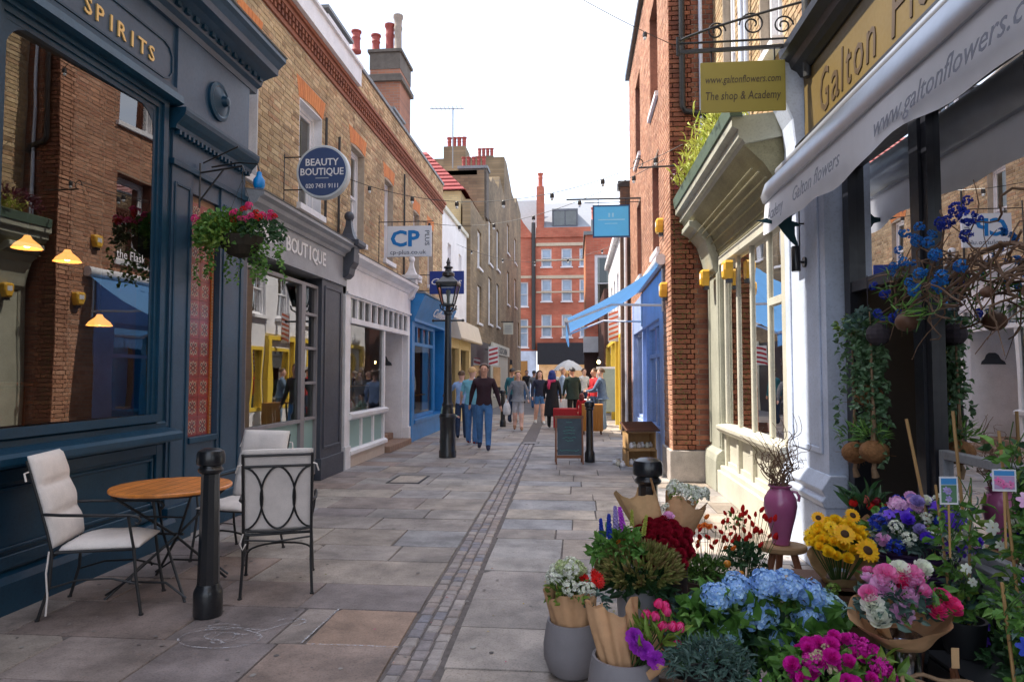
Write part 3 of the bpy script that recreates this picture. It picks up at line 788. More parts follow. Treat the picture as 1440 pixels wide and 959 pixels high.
# steep slate roof with dormers, party walls and the tall chimney
m = MB(); fs = Fr('E', 0)
m.add([(-4.3,7.6,6.9),(-4.3,20,6.9),(-5.7,20,8.6),(-5.7,7.6,8.6),(-9.5,20,9.0),(-9.5,7.6,9.0)], [(0,1,2,3),(3,2,4,5)]); 
m.build('roof', m_slate, ter)
for u0, u1, z0, z1, xx in ((8.2, 9.6, 7.0, 8.3, -4.32), (12.0, 13.3, 7.25, 8.35, -4.62), (16.6, 17.6, 7.25, 8.25, -4.62)):
    f2 = Fr('L', xx); m = MB(); 
    f2.box(m, u0, u1, z0, z1, -1.4, -.01); dm = m.build('dormer', m_slate, ter)
    m = MB(); f2.frame(m, u0+.05, u1-.05, z0+.1, z1-.05, .08, -.009, .05); f2.box(m, (u0+u1)/2-.03, (u0+u1)/2+.03, z0+.18, z1-.13, -.009, .03); m.build('window_frame', m_white, dm)
    m = MB(); f2.quad(m, u0+.13, u1-.13, z0+.18, z1-.13, .004); m.build('pane', m_glassd, dm, recalc=False)
    m = MB(); f2.box(m, u0-.06, u1+.06, z1, z1+.06, -1.4, .1); m.build('dormer_roof', m_lead, dm)
m = MB(); E0 = Fr('E', 0)
for y0 in (11.45, 15.4):
    vs = [(-4.05,y0,7.0),(-4.05,y0,7.45),(-5.8,y0,9.1),(-9,y0,9.4),(-9,y0,7.0)]
    vs += [(a, y0+.3, c) for a, b, c in vs]
    m.add(vs, [(0,1,2,3,4),(9,8,7,6,5)]+[(i,(i+1)%5,5+(i+1)%5,5+i) for i in range(5)])
m.build('party_wall', brick_tex('grey_brick_far', [(.22,.18,.14),(.28,.22,.17)], (.16,.14,.12), 'y'), ter)
ch = MB(); ch.box(-5.62, -4.78, 18.0, 19.2, 6.8, 9.95)
chm = ch.build('chimney', brick_tex('chimney_brick', [(.34,.14,.08),(.26,.11,.07)], (.22,.17,.14), 'x'), ter)
m = MB(); m.box(-5.70, -4.70, 17.92, 19.28, 9.6, 9.72); m.box(-5.66, -4.74, 17.96, 19.24, 9.72, 9.80); m.box(-5.63, -4.77, 17.99, 19.21, 9.95, 10.42); m.box(-5.68, -4.72, 17.94, 19.26, 10.42, 10.5); m.build('chimney_cap', M('sooty_brick', (.12,.10,.085), .9, .3, 6, .3, 30), chm)
def pot(parent, x, y, z, h, r, mat):
    m = MB(); m.lathe([(r*1.05,0),(r*1.1,.05),(r*.85,.1),(r*.8,h*.6),(r*.95,h*.68),(r*.8,h*.74),(r*.9,h*.9),(r*1.1,h*.94),(r*1.1,h),(r*.8,h),(r*.75,h-.1)], (x,y,z), 12); m.build('chimney_pot', mat, parent, smooth=True)
m_pot = M('red_chimney_pot', (.30,.055,.045), .7, .2, 8)
for x, y, h, r, mt in ((-5.95, 17.8, .6, .13, m_pot), (-5.55, 18.3, .62, .13, m_pot), (-5.18, 18.4, .95, .14, m_pot), (-4.92, 18.3, 1.15, .13, M('buff_chimney_pot', (.30,.24,.20), .8, .2, 8))):
    pot(chm, x, y, 10.45 if x > -5.8 else 10.35, h, r, mt)
for u in (7.3, 13.05):
    pass
# downpipes on the terrace
for k, (u, z0, z1) in enumerate(((10.35, 4.0, 5.65), (10.95, 3.75, 5.55), (15.3, 3.6, 6.2))):
    m = MB(); m.tube([LB.P(u, z1, .05), LB.P(u, z0, .05)], .022, 8); m.build('downpipe', m_iron, ter, smooth=True)

# ---- beauty boutique shopfront ------------------------------------------
bt = thing('beauty_boutique_shopfront', 'charcoal framed shopfront with a grey lettered fascia beside the blue pub', 'shopfront', (XL, 9.2, 0))
Lb = Fr('L', -3.90)
m = MB(); Lb.box(m, 7.58, 7.72, 0, 3.1, -.2, .02); Lb.box(m, 7.72, 9.94, 0, .10, -.2, .0); m.build('side_post', m_grey, bt)
m = MB(); Lb.frame(m, 7.72, 9.46, .10, 2.92, .05, -.08, .0); Lb.box(m, 7.77, 9.41, .90, .945, -.08, .005); Lb.box(m, 9.46, 9.50, .1, 2.92, -.08, .0)
Lb.frame(m, 9.50, 10.02, .10, 2.92, .045, -.08, .0)
for z in (.92, 1.44, 1.95, 2.45): Lb.box(m, 9.545, 9.975, z, z+.04, -.08, .003)
m.build('window_frame', M('boutique_frame', (.24,.225,.24), .45, .1, 4), bt)
m = MB(); Lb.quad(m, 7.77, 9.41, .15, .90, -.045); Lb.quad(m, 9.545, 9.975, .14, .92, -.045); m.build('frosted_pane', m_frost, bt, recalc=False)
m = MB(); Lb.quad(m, 7.77, 9.41, .945, 2.87, -.045); m.build('window_pane', m_glassm, bt, recalc=False)
m = MB(); Lb.quad(m, 9.545, 9.975, .96, 2.87, -.045); m.build('side_pane', m_glassm, bt, recalc=False)
m = MB(); Lb.quad(m, 7.77, 9.41, .945, 1.52, -.06); Lb.quad(m, 9.545, 9.975, .96, 1.44, -.06); m.build('film', m_frost, bt, recalc=False)
m = MB(); Lb.box(m, 10.02, 10.96, 0, 3.1, -.22, .06); m.build('pilaster', m_grey, bt, bevel=.006)
m = MB(); Lb.box(m, 9.99, 10.99, 0, .32, -.22, .09); Lb.frame(m, 10.12, 10.86, .45, 2.95, .04, .06, .075); m.build('pilaster_trim', m_grey, bt, bevel=.005)
m = MB(); Lb.box(m, 7.58, 11.0, 3.04, 3.14, -.2, .10); Lb.box(m, 7.58, 10.98, 3.14, 3.52, -.2, .08); m.build('fascia', m_greyl, bt)
m = MB(); Lb.prof(m, [(-.15,3.52),(.11,3.52),(.13,3.57),(.20,3.61),(.22,3.66),(.28,3.69),(.28,3.73),(-.15,3.78)], 7.58, 11.02); m.build('cornice', m_greyl, bt)
m = MB(); Lb.prof(m, [(-.15,3.78),(.285,3.732),(.295,3.742),(-.15,3.80)], 7.58, 11.02); m.build('lead_flashing', m_lead, bt)
for k, c_ in enumerate('BEAUTY BOUTIQUE'):
    if k == 14: pass
    if c_ != ' ': text(c_, bt, m_white, Lb.P(8.72+.185*(k-7) if k > 6 else 7.70+.155*k, 3.335, .081), (0,1,0), (0,0,1), .20, width=(.05 if c_ == 'I' else None), ext=.012, bev=.016, name='letter')
m = MB(); m.box(-7.5, -4.12, 7.6, 10.9, 0.02, .1); m.box(-7.5, -7.4, 7.6, 10.9, .1, 3.1); m.box(-7.5, -4.12, 7.52, 7.6, .1, 3.1); m.box(-7.5, -4.12, 10.9, 11.0, .1, 3.1); m.box(-7.5, -4.12, 7.6, 10.9, 3.05, 3.12); m.build('room', M('boutique_room', (.30,.33,.31), .9), bt)
# carved console topped with a ball finial between two shops
def finial_console(fr, u, z, mat, label, s=1.0):
    t = thing('console_bracket', label, 'console bracket', fr.P(u, z, 0), group='finial topped console brackets dividing the shop fronts')
    m = MB(); w = .17*s
    fr.prof(m, [(-.1,z),(.12*s,z),(.18*s,z+.06),(.2*s,z+.16*s),(.26*s,z+.26*s),(.27*s,z+.52*s),(-.1,z+.52*s)], u-w*.8, u+w*.8)
    fr.prof(m, [(-.1,z+.52*s),(.34*s,z+.52*s),(.36*s,z+.56*s),(.36*s,z+.62*s),(-.1,z+.62*s)], u-w*1.2, u+w*1.2); m.build('bracket', mat, t, bevel=.006)
    m = MB(); c = fr.P(u, z+.62*s, .13*s); q = math.sqrt(2)
    m.lathe([(.19*s*q/1.2,0),(.17*s,.05*s),(.12*s,.12*s),(.075*s,.24*s),(.06*s,.34*s),(.07*s,.36*s)], c, 4, phase=math.pi/4); m.build('pinnacle', mat, t)
    m = MB(); m.ball((c[0], c[1], c[2]+.42*s), .085*s, 14, 9); m.build('ball_finial', mat, t, smooth='all')
    return t
finial_console(Lb, 11.02, 3.18, m_grey, 'dark grey console with ball finial between the boutique and the white shop')
finial_console(Lb, 15.45, 3.30, m_white, 'white console with pinnacle between the white shop and the bright blue shop', .9)

# ---- white shop ----------------------------------------------------------
ws = thing('white_shopfront', 'white painted shopfront with a row of small transom lights and a recessed white doorway', 'shopfront', (XL, 13.2, 0))
m = MB(); L.box(m, 11.10, 11.32, 0, 3.1, -.25, .0); L.box(m, 15.38, 15.54, 0, 3.1, -.25, .0); L.box(m, 11.08, 11.34, 0, .38, -.25, .03); L.box(m, 15.36, 15.56, 0, .38, -.25, .03); m.build('pilaster', m_white, ws, bevel=.004)
m = MB(); L.box(m, 11.1, 15.54, 2.98, 3.42, -.25, .01); m.build('fascia', m_white, ws)
m = MB(); L.prof(m, [(-.2,3.42),(.03,3.42),(.06,3.48),(.12,3.52),(.20,3.56),(.21,3.62),(-.2,3.70)], 11.1, 15.54); L.box(m, 11.1, 15.54, 2.94, 2.98, -.2, .04); m.build('cornice', m_white, ws)
m = MB(); L.prof(m, [(-.2,3.70),(.215,3.622),(.225,3.632),(-.2,3.72)], 11.1, 15.54); m.build('lead_flashing', m_lead, ws)
m = MB(); L.box(m, 11.32, 13.5, 0, .22, -.12, .0); m.build('stall_base', M('stall_stone', (.56,.48,.42), .8, .1, 5), ws)
m = MB(); L.prof(m, [(-.1,.22),(.05,.22),(.05,.28),(.0,.31),(-.1,.31)], 11.3, 13.56); L.prof(m, [(-.1,.80),(.0,.80),(.06,.84),(.07,.90),(.0,.93),(-.1,.93)], 11.3, 13.58)
for u in (11.32, 12.03, 12.75, 13.44): L.box(m, u, u+.07, .31, .80, -.09, -.01)
L.box(m, 11.32, 11.39, .93, 2.5, -.09, -.01); L.box(m, 13.42, 13.52, 0, 2.5, -.09, -.005); m.build('window_frame', m_white, ws)
for k in range(3):
    m = MB(); L.quad(m, 11.39+.715*k, 12.03+.715*k, .31, .80, -.05); m.build('lower_pane', m_frost, ws, recalc=False)
m = MB(); L.quad(m, 11.39, 13.42, .93, 2.48, -.05); m.build('window_pane', m_glass, ws, recalc=False)
m = MB(); L.box(m, 11.32, 15.38, 2.46, 2.55, -.12, .03); L.box(m, 11.32, 15.38, 2.90, 2.98, -.12, .0)
for k in range(11): u = 11.32+(15.38-11.32-.05)*k/10; L.box(m, u, u+.05, 2.55, 2.90, -.1, -.005)
m.build('transom_frame', m_white, ws)
for k in range(10):
    u = 11.32+(4.01)*k/10+.05
    m = MB(); L.quad(m, u, u+.351, 2.55, 2.90, -.05); m.build('transom_pane', m_glass, ws, recalc=False)
m = MB(); m.box(-7, -4.1, 11.2, 13.5, .1, .9); m.box(-7, -6.9, 11.2, 15.4, .1, 3); m.box(-7, -4.1, 11.1, 11.2, .1, 3); m.box(-7,-4.2,11.1,15.4,3.0,3.1); m.box(-7,-4.1,11.2,15.4,0,.1); m.build('room', M('shop_room', (.42,.38,.33), .9), ws)
# recessed lobby
m = MB(); m.box(-5.0, -3.96, 13.52, 13.60, 0, 2.95); m.box(-5.0, -3.96, 15.30, 15.38, 0, 2.95); m.box(-5.05, -4.95, 13.6, 15.3, 0, 2.95); m.box(-5, -3.95, 13.6, 15.3, 2.56, 2.62); m.build('lobby', m_white, ws)
m = MB(); m.box(-4.93, -4.90, 13.8, 14.8, .2, 2.3); dr = m.build('door', m_white, ws, bevel=.005)
m = MB(); m.box(-4.899, -4.89, 13.95, 14.65, .9, 2.1); m.build('pane', m_glassd, dr)
m = MB(); m.box(-4.95, -3.74, 13.56, 15.36, 0, .13); m.box(-4.95, -4.15, 13.60, 15.3, .13, .26); m.build('step', M('worn_brick_step', (.28,.18,.13), .85, .25, 8, .2, 40), ws, bevel=.01)
m = MB(); pp = [(-.26,0),(.26,0),(.24,.06),(.17,.11),(.13,.20),(.07,.24),(-.07,.24),(-.13,.20),(-.17,.11),(-.24,.06)]
e2 = Fr('E', 15.30); n_ = len(pp)
m.add([e2.P(-4.45+a, 1.78+b, 0) for a, b in pp]+[e2.P(-4.45+a, 1.78+b, .02) for a, b in pp], [tuple(range(n_)), tuple(range(2*n_-1, n_-1, -1))]+[(i, (i+1) % n_, n_+(i+1) % n_, n_+i) for i in range(n_)])
m.build('name_plaque', M('slate_plaque', (.035,.045,.06), .5), ws)
m = MB(); m.box(-4.06, -4.0, 13.601, 13.63, 1.35, 1.55); m.build('door_entry_panel', m_black, ws)
# goods in the window
goods_c = [(.5,.08,.05),(.06,.25,.14),(.65,.6,.5),(.30,.14,.06),(.05,.12,.3),(.7,.45,.1),(.45,.42,.4)]
m = MB()
for z in (.95, 1.38): m.box(-4.75, -4.12, 11.45, 13.35, z-.03, z)
m.build('display_shelf', m_woodl, ws)
rn = random.Random(4)
kinds = 0
def jar_mesh(mat, r, h):
    m = MB(); m.lathe([(r*.8,0),(r,.02),(r,h*.6),(r*.55,h*.75),(r*.5,h*.9),(r*.62,h)], (0,0,0), 10); return m.mesh('jar', mat, 'all')
def box_mesh(mat, a, b, c):
    m = MB(); m.box(-a/2, a/2, -b/2, b/2, 0, c); return m.mesh('box', mat, bevel=.004)
gm = [M('goods_%s' % n_, c, .5, .15, 10) for n_, c in zip(('red','green','cream','brown','blue','amber','grey'), goods_c)]
protos = [jar_mesh(gm[i % 7], .055+.01*(i % 3), .16+.03*(i % 4)) for i in range(7)]+[box_mesh(gm[(i+3) % 7], .14, .13, .12+.04*(i % 4)) for i in range(7)]
def goods(n, x0, x1, y0, y1, zs, where):
    for i in range(n):
        k = rn.randrange(14); z = zs[i % len(zs)]
        o = bpy.data.objects.new('storage_jar' if k < 7 else 'gift_box', protos[k]); C.objects.link(o)
        j = i//len(zs); q = max(1, n//len(zs))
        o.location = (rn.uniform(x0, x1), y0+(y1-y0)*(j+.5)/q, z); o.rotation_euler.z = rn.uniform(0, .6)
        cn = ('red','green','cream','brown','blue','amber','grey')[(k % 7) if k < 7 else (k-7+3) % 7]
        tag(o, 'small '+cn+(' lidded jar' if k < 7 else ' gift box')+' on the '+('upper' if z > 1 and len(zs) > 1 else 'lower')+' shelf '+where, 'jar' if k < 7 else 'box', cn+(' jars' if k < 7 else ' gift boxes')+' on the '+('upper' if z > 1 and len(zs) > 1 else 'lower')+' shelf '+where)
goods(24, -4.5, -4.25, 11.5, 13.3, (.95, 1.38), 'in the white shop window')
m = MB(); 
for k in range(12): m.box(-4.9, -4.86, 11.5+.16*k, 11.63+.16*k, 1.75, 1.98+.05*(k % 3))
m.build('green_bunting', M('green_cloth', (.04,.20,.13), .9), ws)

# ---- bright blue shop -----------------------------------------------------
bs = thing('bright_blue_shopfront', 'bright blue shopfront with a sloping blue fascia beside the street lamp', 'shopfront', (XL, 17.6, 0))
m = MB(); L.box(m, 15.58, 15.86, 0, 2.85, -.25, .04); L.box(m, 19.5, 19.78, 0, 2.85, -.25, .04); m.build('pilaster', m_sky, bs, bevel=.004)
m = MB(); L.prof(m, [(-.2,2.82),(.10,2.82),(.10,2.88),(.34,3.42),(.32,3.46),(-.2,3.5)], 15.58, 19.8); fa = m.build('fascia', m_sky, bs)
m = MB(); L.prof(m, [(-.2,3.5),(.36,3.46),(.36,3.5),(-.2,3.56)], 15.56, 19.82); m.build('fascia_top', m_lead, bs)
nn = Vector((.54, 0, -.24)).normalized(); up = Vector((.24, 0, .54)).normalized()
text('Cullens', bs, m_white, Vector(L.P(17.9, 3.16, .235)), (0,1,0), up, .22, width=1.5, ext=.006, shear=.3, bev=.01)
m = MB(); L.box(m, 15.86, 19.5, 0, .42, -.25, .01); m.build('stall_riser', m_sky, bs)
m = MB(); L.prof(m, [(-.2,.42),(.06,.42),(.07,.50),(-.2,.52)], 15.86, 19.5)
L.frame(m, 15.9, 18.5, .52, 2.82, .08, -.16, -.06); L.box(m, 15.98, 18.42, 2.28, 2.36, -.15, -.07)
for k in range(1, 4): L.box(m, 15.98+k*.61-.03, 15.98+k*.61+.03, 2.36, 2.74, -.15, -.07)
L.box(m, 18.5, 18.58, 0.4, 2.82, -.2, -.05)
m.build('window_frame', m_sky, bs)
m = MB(); L.quad(m, 15.98, 18.42, .60, 2.28, -.11); m.build('window_pane', m_glass, bs, recalc=False)
for k in range(4): 
    m = MB(); L.quad(m, 16.01+k*.61, 16.56+k*.61, 2.36, 2.74, -.11); m.build('transom_pane', m_glass, bs, recalc=False)
m = MB(); m.box(-7, -4.15, 15.7, 19.6, .1, .58); m.box(-7, -6.9, 15.7, 19.6, .58, 3); m.box(-7,-4.15,15.6,15.7,.1,3); m.box(-7,-4.15,19.6,19.7,.1,3); m.box(-7,-4.2,15.6,19.7,2.95,3.05); m.build('room', MATS['shop_room'], bs)
m = MB(); m.box(-4.3, -4.24, 18.6, 19.45, .1, 2.75); m.build('door', m_sky, bs, bevel=.005)
goods(14, -4.6, -4.25, 16.1, 18.3, (.585, 1.05), 'in the bright blue shop window')
m = MB(); m.box(-4.8, -4.1, 16.0, 18.4, 1.02, 1.045); m.build('display_shelf', m_woodl, bs)

# white rendered house with cream shop below
wh = thing('white_rendered_house', 'white rendered house over a cream shop canopy past the blue shop', 'house', (XL, 22.3, 0))
ww = [(20.9, 21.5, 4.6, 5.7), (22.9, 23.5, 4.6, 5.7)]
wall(LB, 20.0, 24.6, 3.3, 6.55, ww, .3, m_white, wh)
for a, b, c, d in ww: window(wh, LB, a, b, c, d)
m = MB(); LB.box(m, 20.0, 24.6, 6.55, 6.68, -.4, .08); m.build('coping', m_cream, wh)
m = MB(); m.box(-9, -4.3, 20, 24.6, 3, 6.6); m.build('wall', m_white, wh)
m = MB(); L.prof(m, [(-.2,2.75),(.42,2.62),(.46,2.66),(.30,3.25),(-.2,3.45)], 20.0, 24.6); m.build('canopy', M('cream_canopy', (.60,.52,.42), .7, .08, 3), wh)
m = MB(); L.box(m, 20.0, 20.3, 0, 2.75, -.3, .02); L.box(m, 22.2, 22.45, 0, 2.75, -.3, .02); L.box(m, 24.3, 24.6, 0, 2.75, -.3, .02); L.box(m, 20.0, 24.6, 2.4, 2.75, -.3, .01); L.box(m, 20.3, 24.3, 0, .5, -.3, -.02); m.build('shop_frame', M('butter_paint', (.66,.52,.26), .6, .08), wh)
m = MB(); L.quad(m, 20.3, 22.2, .5, 2.4, -.12); L.quad(m, 22.45, 24.3, .5, 2.4, -.12); m.build('shop_pane', m_glassd, wh, recalc=False)
m = MB(); m.box(-6, -4.2, 20.0, 24.6, .1, .2); m.box(-6, -5.9, 20, 24.6, .2, 3); m.build('room', m_dark, wh)

# tall grey-brown house at the bend, its front turned a little towards the street
gh_b = brick_tex('brown_brick_far', [(.17,.12,.07),(.25,.18,.105)], (.15,.12,.085), 'y', 1.6, .25)
gh = thing('tall_brown_brick_house', 'tall brown brick house with rows of white sash windows and stepped gables at the bend', 'house', (-3.84, 34, 0))
LG = Fr('L', -3.84)
gw = [(26.4, 27.5, 5.8, 7.3), (26.4, 27.5, 3.6, 5.1), (29.8, 30.9, 6.5, 8.5), (29.8, 30.9, 3.8, 5.9), (32.9, 34.0, 6.7, 8.7), (32.9, 34.0, 3.9, 6.0),
      (38.0, 39.1, 8.4, 10.1), (38.0, 39.1, 5.5, 7.4), (42.6, 43.9, 8.6, 10.2), (42.6, 43.9, 5.8, 7.6), (44.9, 46.0, 3.4, 5.0)]
cw = lambda a, b: [h for h in gw if h[0] > a and h[1] < b]
wall(LG, 24.6, 28.3, 2.9, 8.0, cw(24.6, 28.3), .3, gh_b, gh); wall(LG, 28.3, 36.4, 2.9, 10.0, cw(28.3, 36.4), .3, gh_b, gh); wall(LG, 36.4, 47.5, 2.9, 12.0, cw(36.4, 47.5), .3, gh_b, gh)
for a, b, c, d in gw: window(gh, LG, a, b, c, d, fw=.10, sill=.08)
for a, b, z0, tops in ((28.3, 36.4, 10.0, [(1,0),(1,1.2),(.72,1.6),(.68,.9),(.35,.7),(.3,.35),(0,.2)]), (36.4, 47.5, 12.0, [(1,0),(1,.8),(.7,1.1),(.62,.5),(.4,.55),(.12,1.4),(0,1.35)])):
    m = MB(); vs = [LG.P(a, z0)]+[LG.P(a+(b-a)*f, z0+h) for f, h in tops]; n_ = len(vs)
    vs = vs+[(x-4, y, z) for x, y, z in vs]
    m.add(vs, [tuple(range(n_)), tuple(range(2*n_-1, n_-1, -1))]+[(i, (i+1) % n_, n_+(i+1) % n_, n_+i) for i in range(n_)]); m.build('gable', gh_b, gh)
m = MB(); m.box(-8, -4.14, 28.3, 28.6, 2.9, 10.2); m.box(-8, -4.14, 36.4, 36.7, 9, 12.0); m.box(-8, -4.14, 47.2, 47.5, 0, 12.2); m.box(-8, -3.95, 36.5, 47.3, 11.9, 12.0); m.box(-8, -3.95, 28.5, 36.5, 9.9, 10.0); m.build('wall', brick_tex('brown_brick_far_x', [(.17,.12,.07),(.25,.18,.105)], (.15,.12,.085), 'x', 1.6, .25), gh)
m = MB(); LG.box(m, 24.6, 30.5, 0, 2.9, -.3, .0); LG.box(m, 30.5, 38, 0, 2.9, -.3, .04, 1); LG.box(m, 38, 47.5, 0, 2.9, -.3, 0, 2); 
m.build('shop_front', [m_blackw, M('ivory_shop_paint', (.62,.60,.50), .6, .06, 2), gh_b], gh)
m = MB(); LG.quad(m, 25.3, 27.2, .6, 2.2, .006); LG.quad(m, 31.2, 34.2, .5, 1.9, .046); LG.quad(m, 39.5, 41, .8, 2.4, .006); m.build('shop_pane', m_glassd, gh, recalc=False)
m = MB(); LG.box(m, 30.4, 38.1, 2.5, 3.0, 0.04, .12); m.build('fascia', M('ivory_fascia', (.66,.64,.55), .6), gh)
text('THE KITCHEN', gh, m_black, LG.P(34.2, 2.72, .121), (0,1,0), (0,0,1), .3, width=5, ext=.01, bev=.015)
for (x, y, z) in ((-5.4, 30.5, 10.6), (-5.0, 37.5, 12.4), (-5.6, 44, 12.3)):
    m = MB(); m.box(x-.5, x+.5, y-.6, y+.6, z-1, z+1.2); ck = m.build('chimney', gh_b, gh)
    for k in range(4): pot(ck, x-.35+.23*k, y, z+1.2, .6, .11, m_pot)
# red tiled house behind the terrace
rh = thing('red_tiled_house', 'house with a red tiled hipped roof rising behind the brick terrace', 'house', (-5.5, 26, 0))
m = MB(); m.box(-12, -4.25, 24.9, 28.2, 0, 8.4); m.build('wall', brick_tex('ochre_brick_far', [(.36,.27,.14),(.42,.32,.17)], (.3,.25,.17), 'x'), rh)
m = MB()
m.add([(-12.2,24.7,8.4),(-4.05,24.7,8.4),(-4.05,28.3,8.4),(-12.2,28.3,8.4),(-10,26.6,10.5),(-5.9,26.4,10.4)], [(0,1,5,4),(1,2,5),(2,3,4,5),(3,0,4)])
m.build('roof', m_rtile, rh)
m = MB()
for k in range(11):
    f = k/11; z = 8.42+2.0*f
    m.bar((-12.2+2.2*f, 24.69+1.8*f, z), (-4.07-1.85*f, 24.69+1.7*f, z), .03, .02)
m.build('tile_course', m_rtile, rh)
m = MB(); m.box(-4.95, -3.75, 28.4, 29.2, 8.2, 10.3); ck = m.build('chimney', MATS['sooty_brick'], rh)
m = MB(); m.box(-5.0, -3.7, 28.35, 29.25, 10.3, 10.42); m.build('chimney_cap', m_lead, ck)
for k in range(5): pot(ck, -4.8+.22*k, 28.8, 10.42, .5, .09, m_pot)
ae = thing('tv_aerial', 'thin rooftop television aerial against the sky above the red tiled roof', 'aerial', (-5.2, 27, 10.0))
m = MB(); m.tube([(-4.95,27,9.9),(-4.95,27,12.4)], .025, 6); m.build('mast', m_lead, ae)
m = MB(); m.tube([(-5.9,27,12.4),(-4.5,27,12.35)], .02, 5)
for k in range(8): m.tube([(-5.8+.17*k,26.8,12.4),(-5.8+.17*k,27.2,12.4)], .01, 4)
m.build('antenna', m_lead, ae)
# ------------------------------------------------------------------ right side
RB = Fr('R', 1.43); RG = Fr('R', 2.10); RS = Fr('R', 2.0)
# ---- red brick house with the pale blue shop ------------------------------
rb = thing('red_brick_house', 'tall narrow sunlit red brick house above the pale blue shop and blue awning', 'house', (1.43, 13, 0))
rw = [(11.75, 12.95, 6.45, 8.35), (14.95, 16.1, 6.45, 8.35), (11.75, 12.75, 3.75, 5.45), (14.95, 15.95, 3.75, 5.45), (11.30, 17.35, 0, 3.30)]
wall(RB, 10.4, 17.9, 0, 9.35, rw, .34, m_mortp, rb)
bricks(RB, 10.4, 17.9, .45, 9.3, rw, m_red, rb, sep=40)
for a, b, c, d in rw[:4]:
    window(rb, RB, a+.02, b-.02, c, d-.02, n=-.22, sill=.06, fw=.06, curtain=False)
    reveal(rb, RB, a, b, c, d, -.30, -.002, m_dred)
m = MB(); RB.box(m, 10.38, 18.0, 9.35, 9.48, -.4, .10); m.build('coping', m_iron, rb)
EW = Fr('E', 10.4)
m = MB(); EW.box(m, 1.43, 5.0, 0, 9.35, -.3, 0); m.build('end_wall', m_mortd, rb)
m = MB(); m.box(1.77, 5, 10.72, 17.9, 9.2, 9.3); m.box(1.77, 5, 17.6, 17.9, 0, 9.35); m.box(4.7, 5, 10.7, 17.6, 0, 9.3); m.build('wall', m_mortd, rb)
bricks(EW, 1.43, 2.16, .47, 9.3, [], m_dred, rb, sep=180)
m = MB(); m.box(1.38, 2.02, 10.34, 10.6, 0, .46); m.box(1.38, 1.5, 10.6, 11.28, 0, .46); m.build('plinth', m_stone, rb, bevel=.01)
m = MB(); m.tube([(1.62,10.33,9.3),(1.62,10.33,5.62),(1.66,10.33,5.55),(1.95,10.33,5.50),(2.0,10.33,5.4)], .045, 10); m.build('drainpipe', m_iron, rb, smooth=True)
m = MB(); m.tube([(1.90,10.35,7.5),(1.90,10.35,3.9)], .03, 8); m.build('waste_pipe', m_lilac, rb, smooth=True)
m = MB()
rn = random.Random(9)
for k in range(650):
    cz, cx_ = ((1.2,.10),(2.6,.16),(3.4,.08),(4.6,.14),(2.0,.05),(3.9,.12))[rn.randrange(6)]
    z = rn.gauss(cz, .42); x = 1.46+abs(rn.gauss(cx_, .07)); q = rn.uniform(.006, .022)
    if x > 2.0 or z < .5: continue
    m.add([(x, 10.392, z), (x+q, 10.391, z+q*.2), (x+q*.8, 10.390, z+q), (x-q*.2, 10.391, z+q*.8)], [(0,1,2,3)])
m.build('moss', M('wall_moss', (.12,.11,.035), .95, .3, 20), rb, recalc=False, kind='stuff')
# pale blue shop in it
m = MB(); RB.box(m, 11.30, 11.75, 0, 3.3, -.2, .02); RB.box(m, 17.0, 17.35, 0, 3.3, -.2, .02); RB.box(m, 11.75, 17.0, 2.55, 3.3, -.2, .01); RB.box(m, 11.75, 17.0, 0, .55, -.2, -.02)
RB.frame(m, 11.75, 14.2, .55, 2.55, .08, -.16, -.06); RB.box(m, 11.83, 14.12, 1.9, 1.97, -.15, -.07); RB.box(m, 12.95, 13.02, .63, 2.47, -.15, -.07)
RB.frame(m, 15.2, 17.0, .55, 2.55, .08, -.16, -.06); RB.box(m, 14.2, 14.3, 0, 2.55, -.2, -.02); RB.box(m, 15.1, 15.2, 0, 2.55, -.2, -.02)
m.build('shop_frame', m_pblue, rb)
for a_, b_ in ((11.83, 14.12), (15.28, 16.92)):
    m = MB(); RB.quad(m, a_, b_, .63, 2.47, -.11); m.build('shop_pane', m_glassd, rb, recalc=False)
m = MB(); RB.box(m, 14.3, 15.1, .05, 2.5, -.25, -.2); m.build('door', m_pblue, rb)
m = MB(); m.box(1.9, 4.5, 11.3, 17.3, .1, .2); m.box(4.4, 4.5, 11.3, 17.3, .1, 3.3); m.build('room', m_room, rb)
# awning
aw = thing('awning', 'long sky blue canvas awning over the pale blue shop in the red brick house', 'awning', (1.43, 13.5, 0))
m_awn = M('awning_canvas', (.13,.33,.66), .8, .06, 2, sss=.35)
m = MB(); n_ = 12; y0, y1 = 11.05, 14.9
for k in range(n_):
    a = y0+(y1-y0)*k/n_; b = y0+(y1-y0)*(k+1)/n_
    for i in range(6):
        f0, f1 = i/6, (i+1)/6; q = lambda f: (1.40-1.56*f, 3.38-.90*f-.06*math.sin(f*math.pi))
        (xa, za), (xb, zb) = q(f0), q(f1)
        m.add([(xa,a,za),(xb,a,zb),(xb,b,zb),(xa,b,za)], [(0,1,2,3)])
m.build('canvas', m_awn, aw, recalc=False, smooth='all')
m = MB(); 
for k in range(24):
    a = y0+(y1-y0)*k/24; b = y0+(y1-y0)*(k+1)/24; s_ = .02*math.sin(k*1.3)
    m.add([(-.16,a,2.48),(-.16,b,2.48),(-.16+s_,b,2.20),(-.16-s_*.5,(a+b)/2,2.16),(-.16+s_,a,2.20)], [(0,1,2,3,4)])
m.build('valance', m_awn, aw, recalc=False)
m = MB(); m.tube([(-.16,y0-.03,2.46),(-.16,y1+.03,2.46)], .035, 8); m.build('front_rail', m_white, aw, smooth=True)
m = MB(); m.tube([(1.36,y0-.05,3.42),(1.36,y1+.05,3.42)], .09, 12); m.build('roller', m_white, aw, smooth=True)
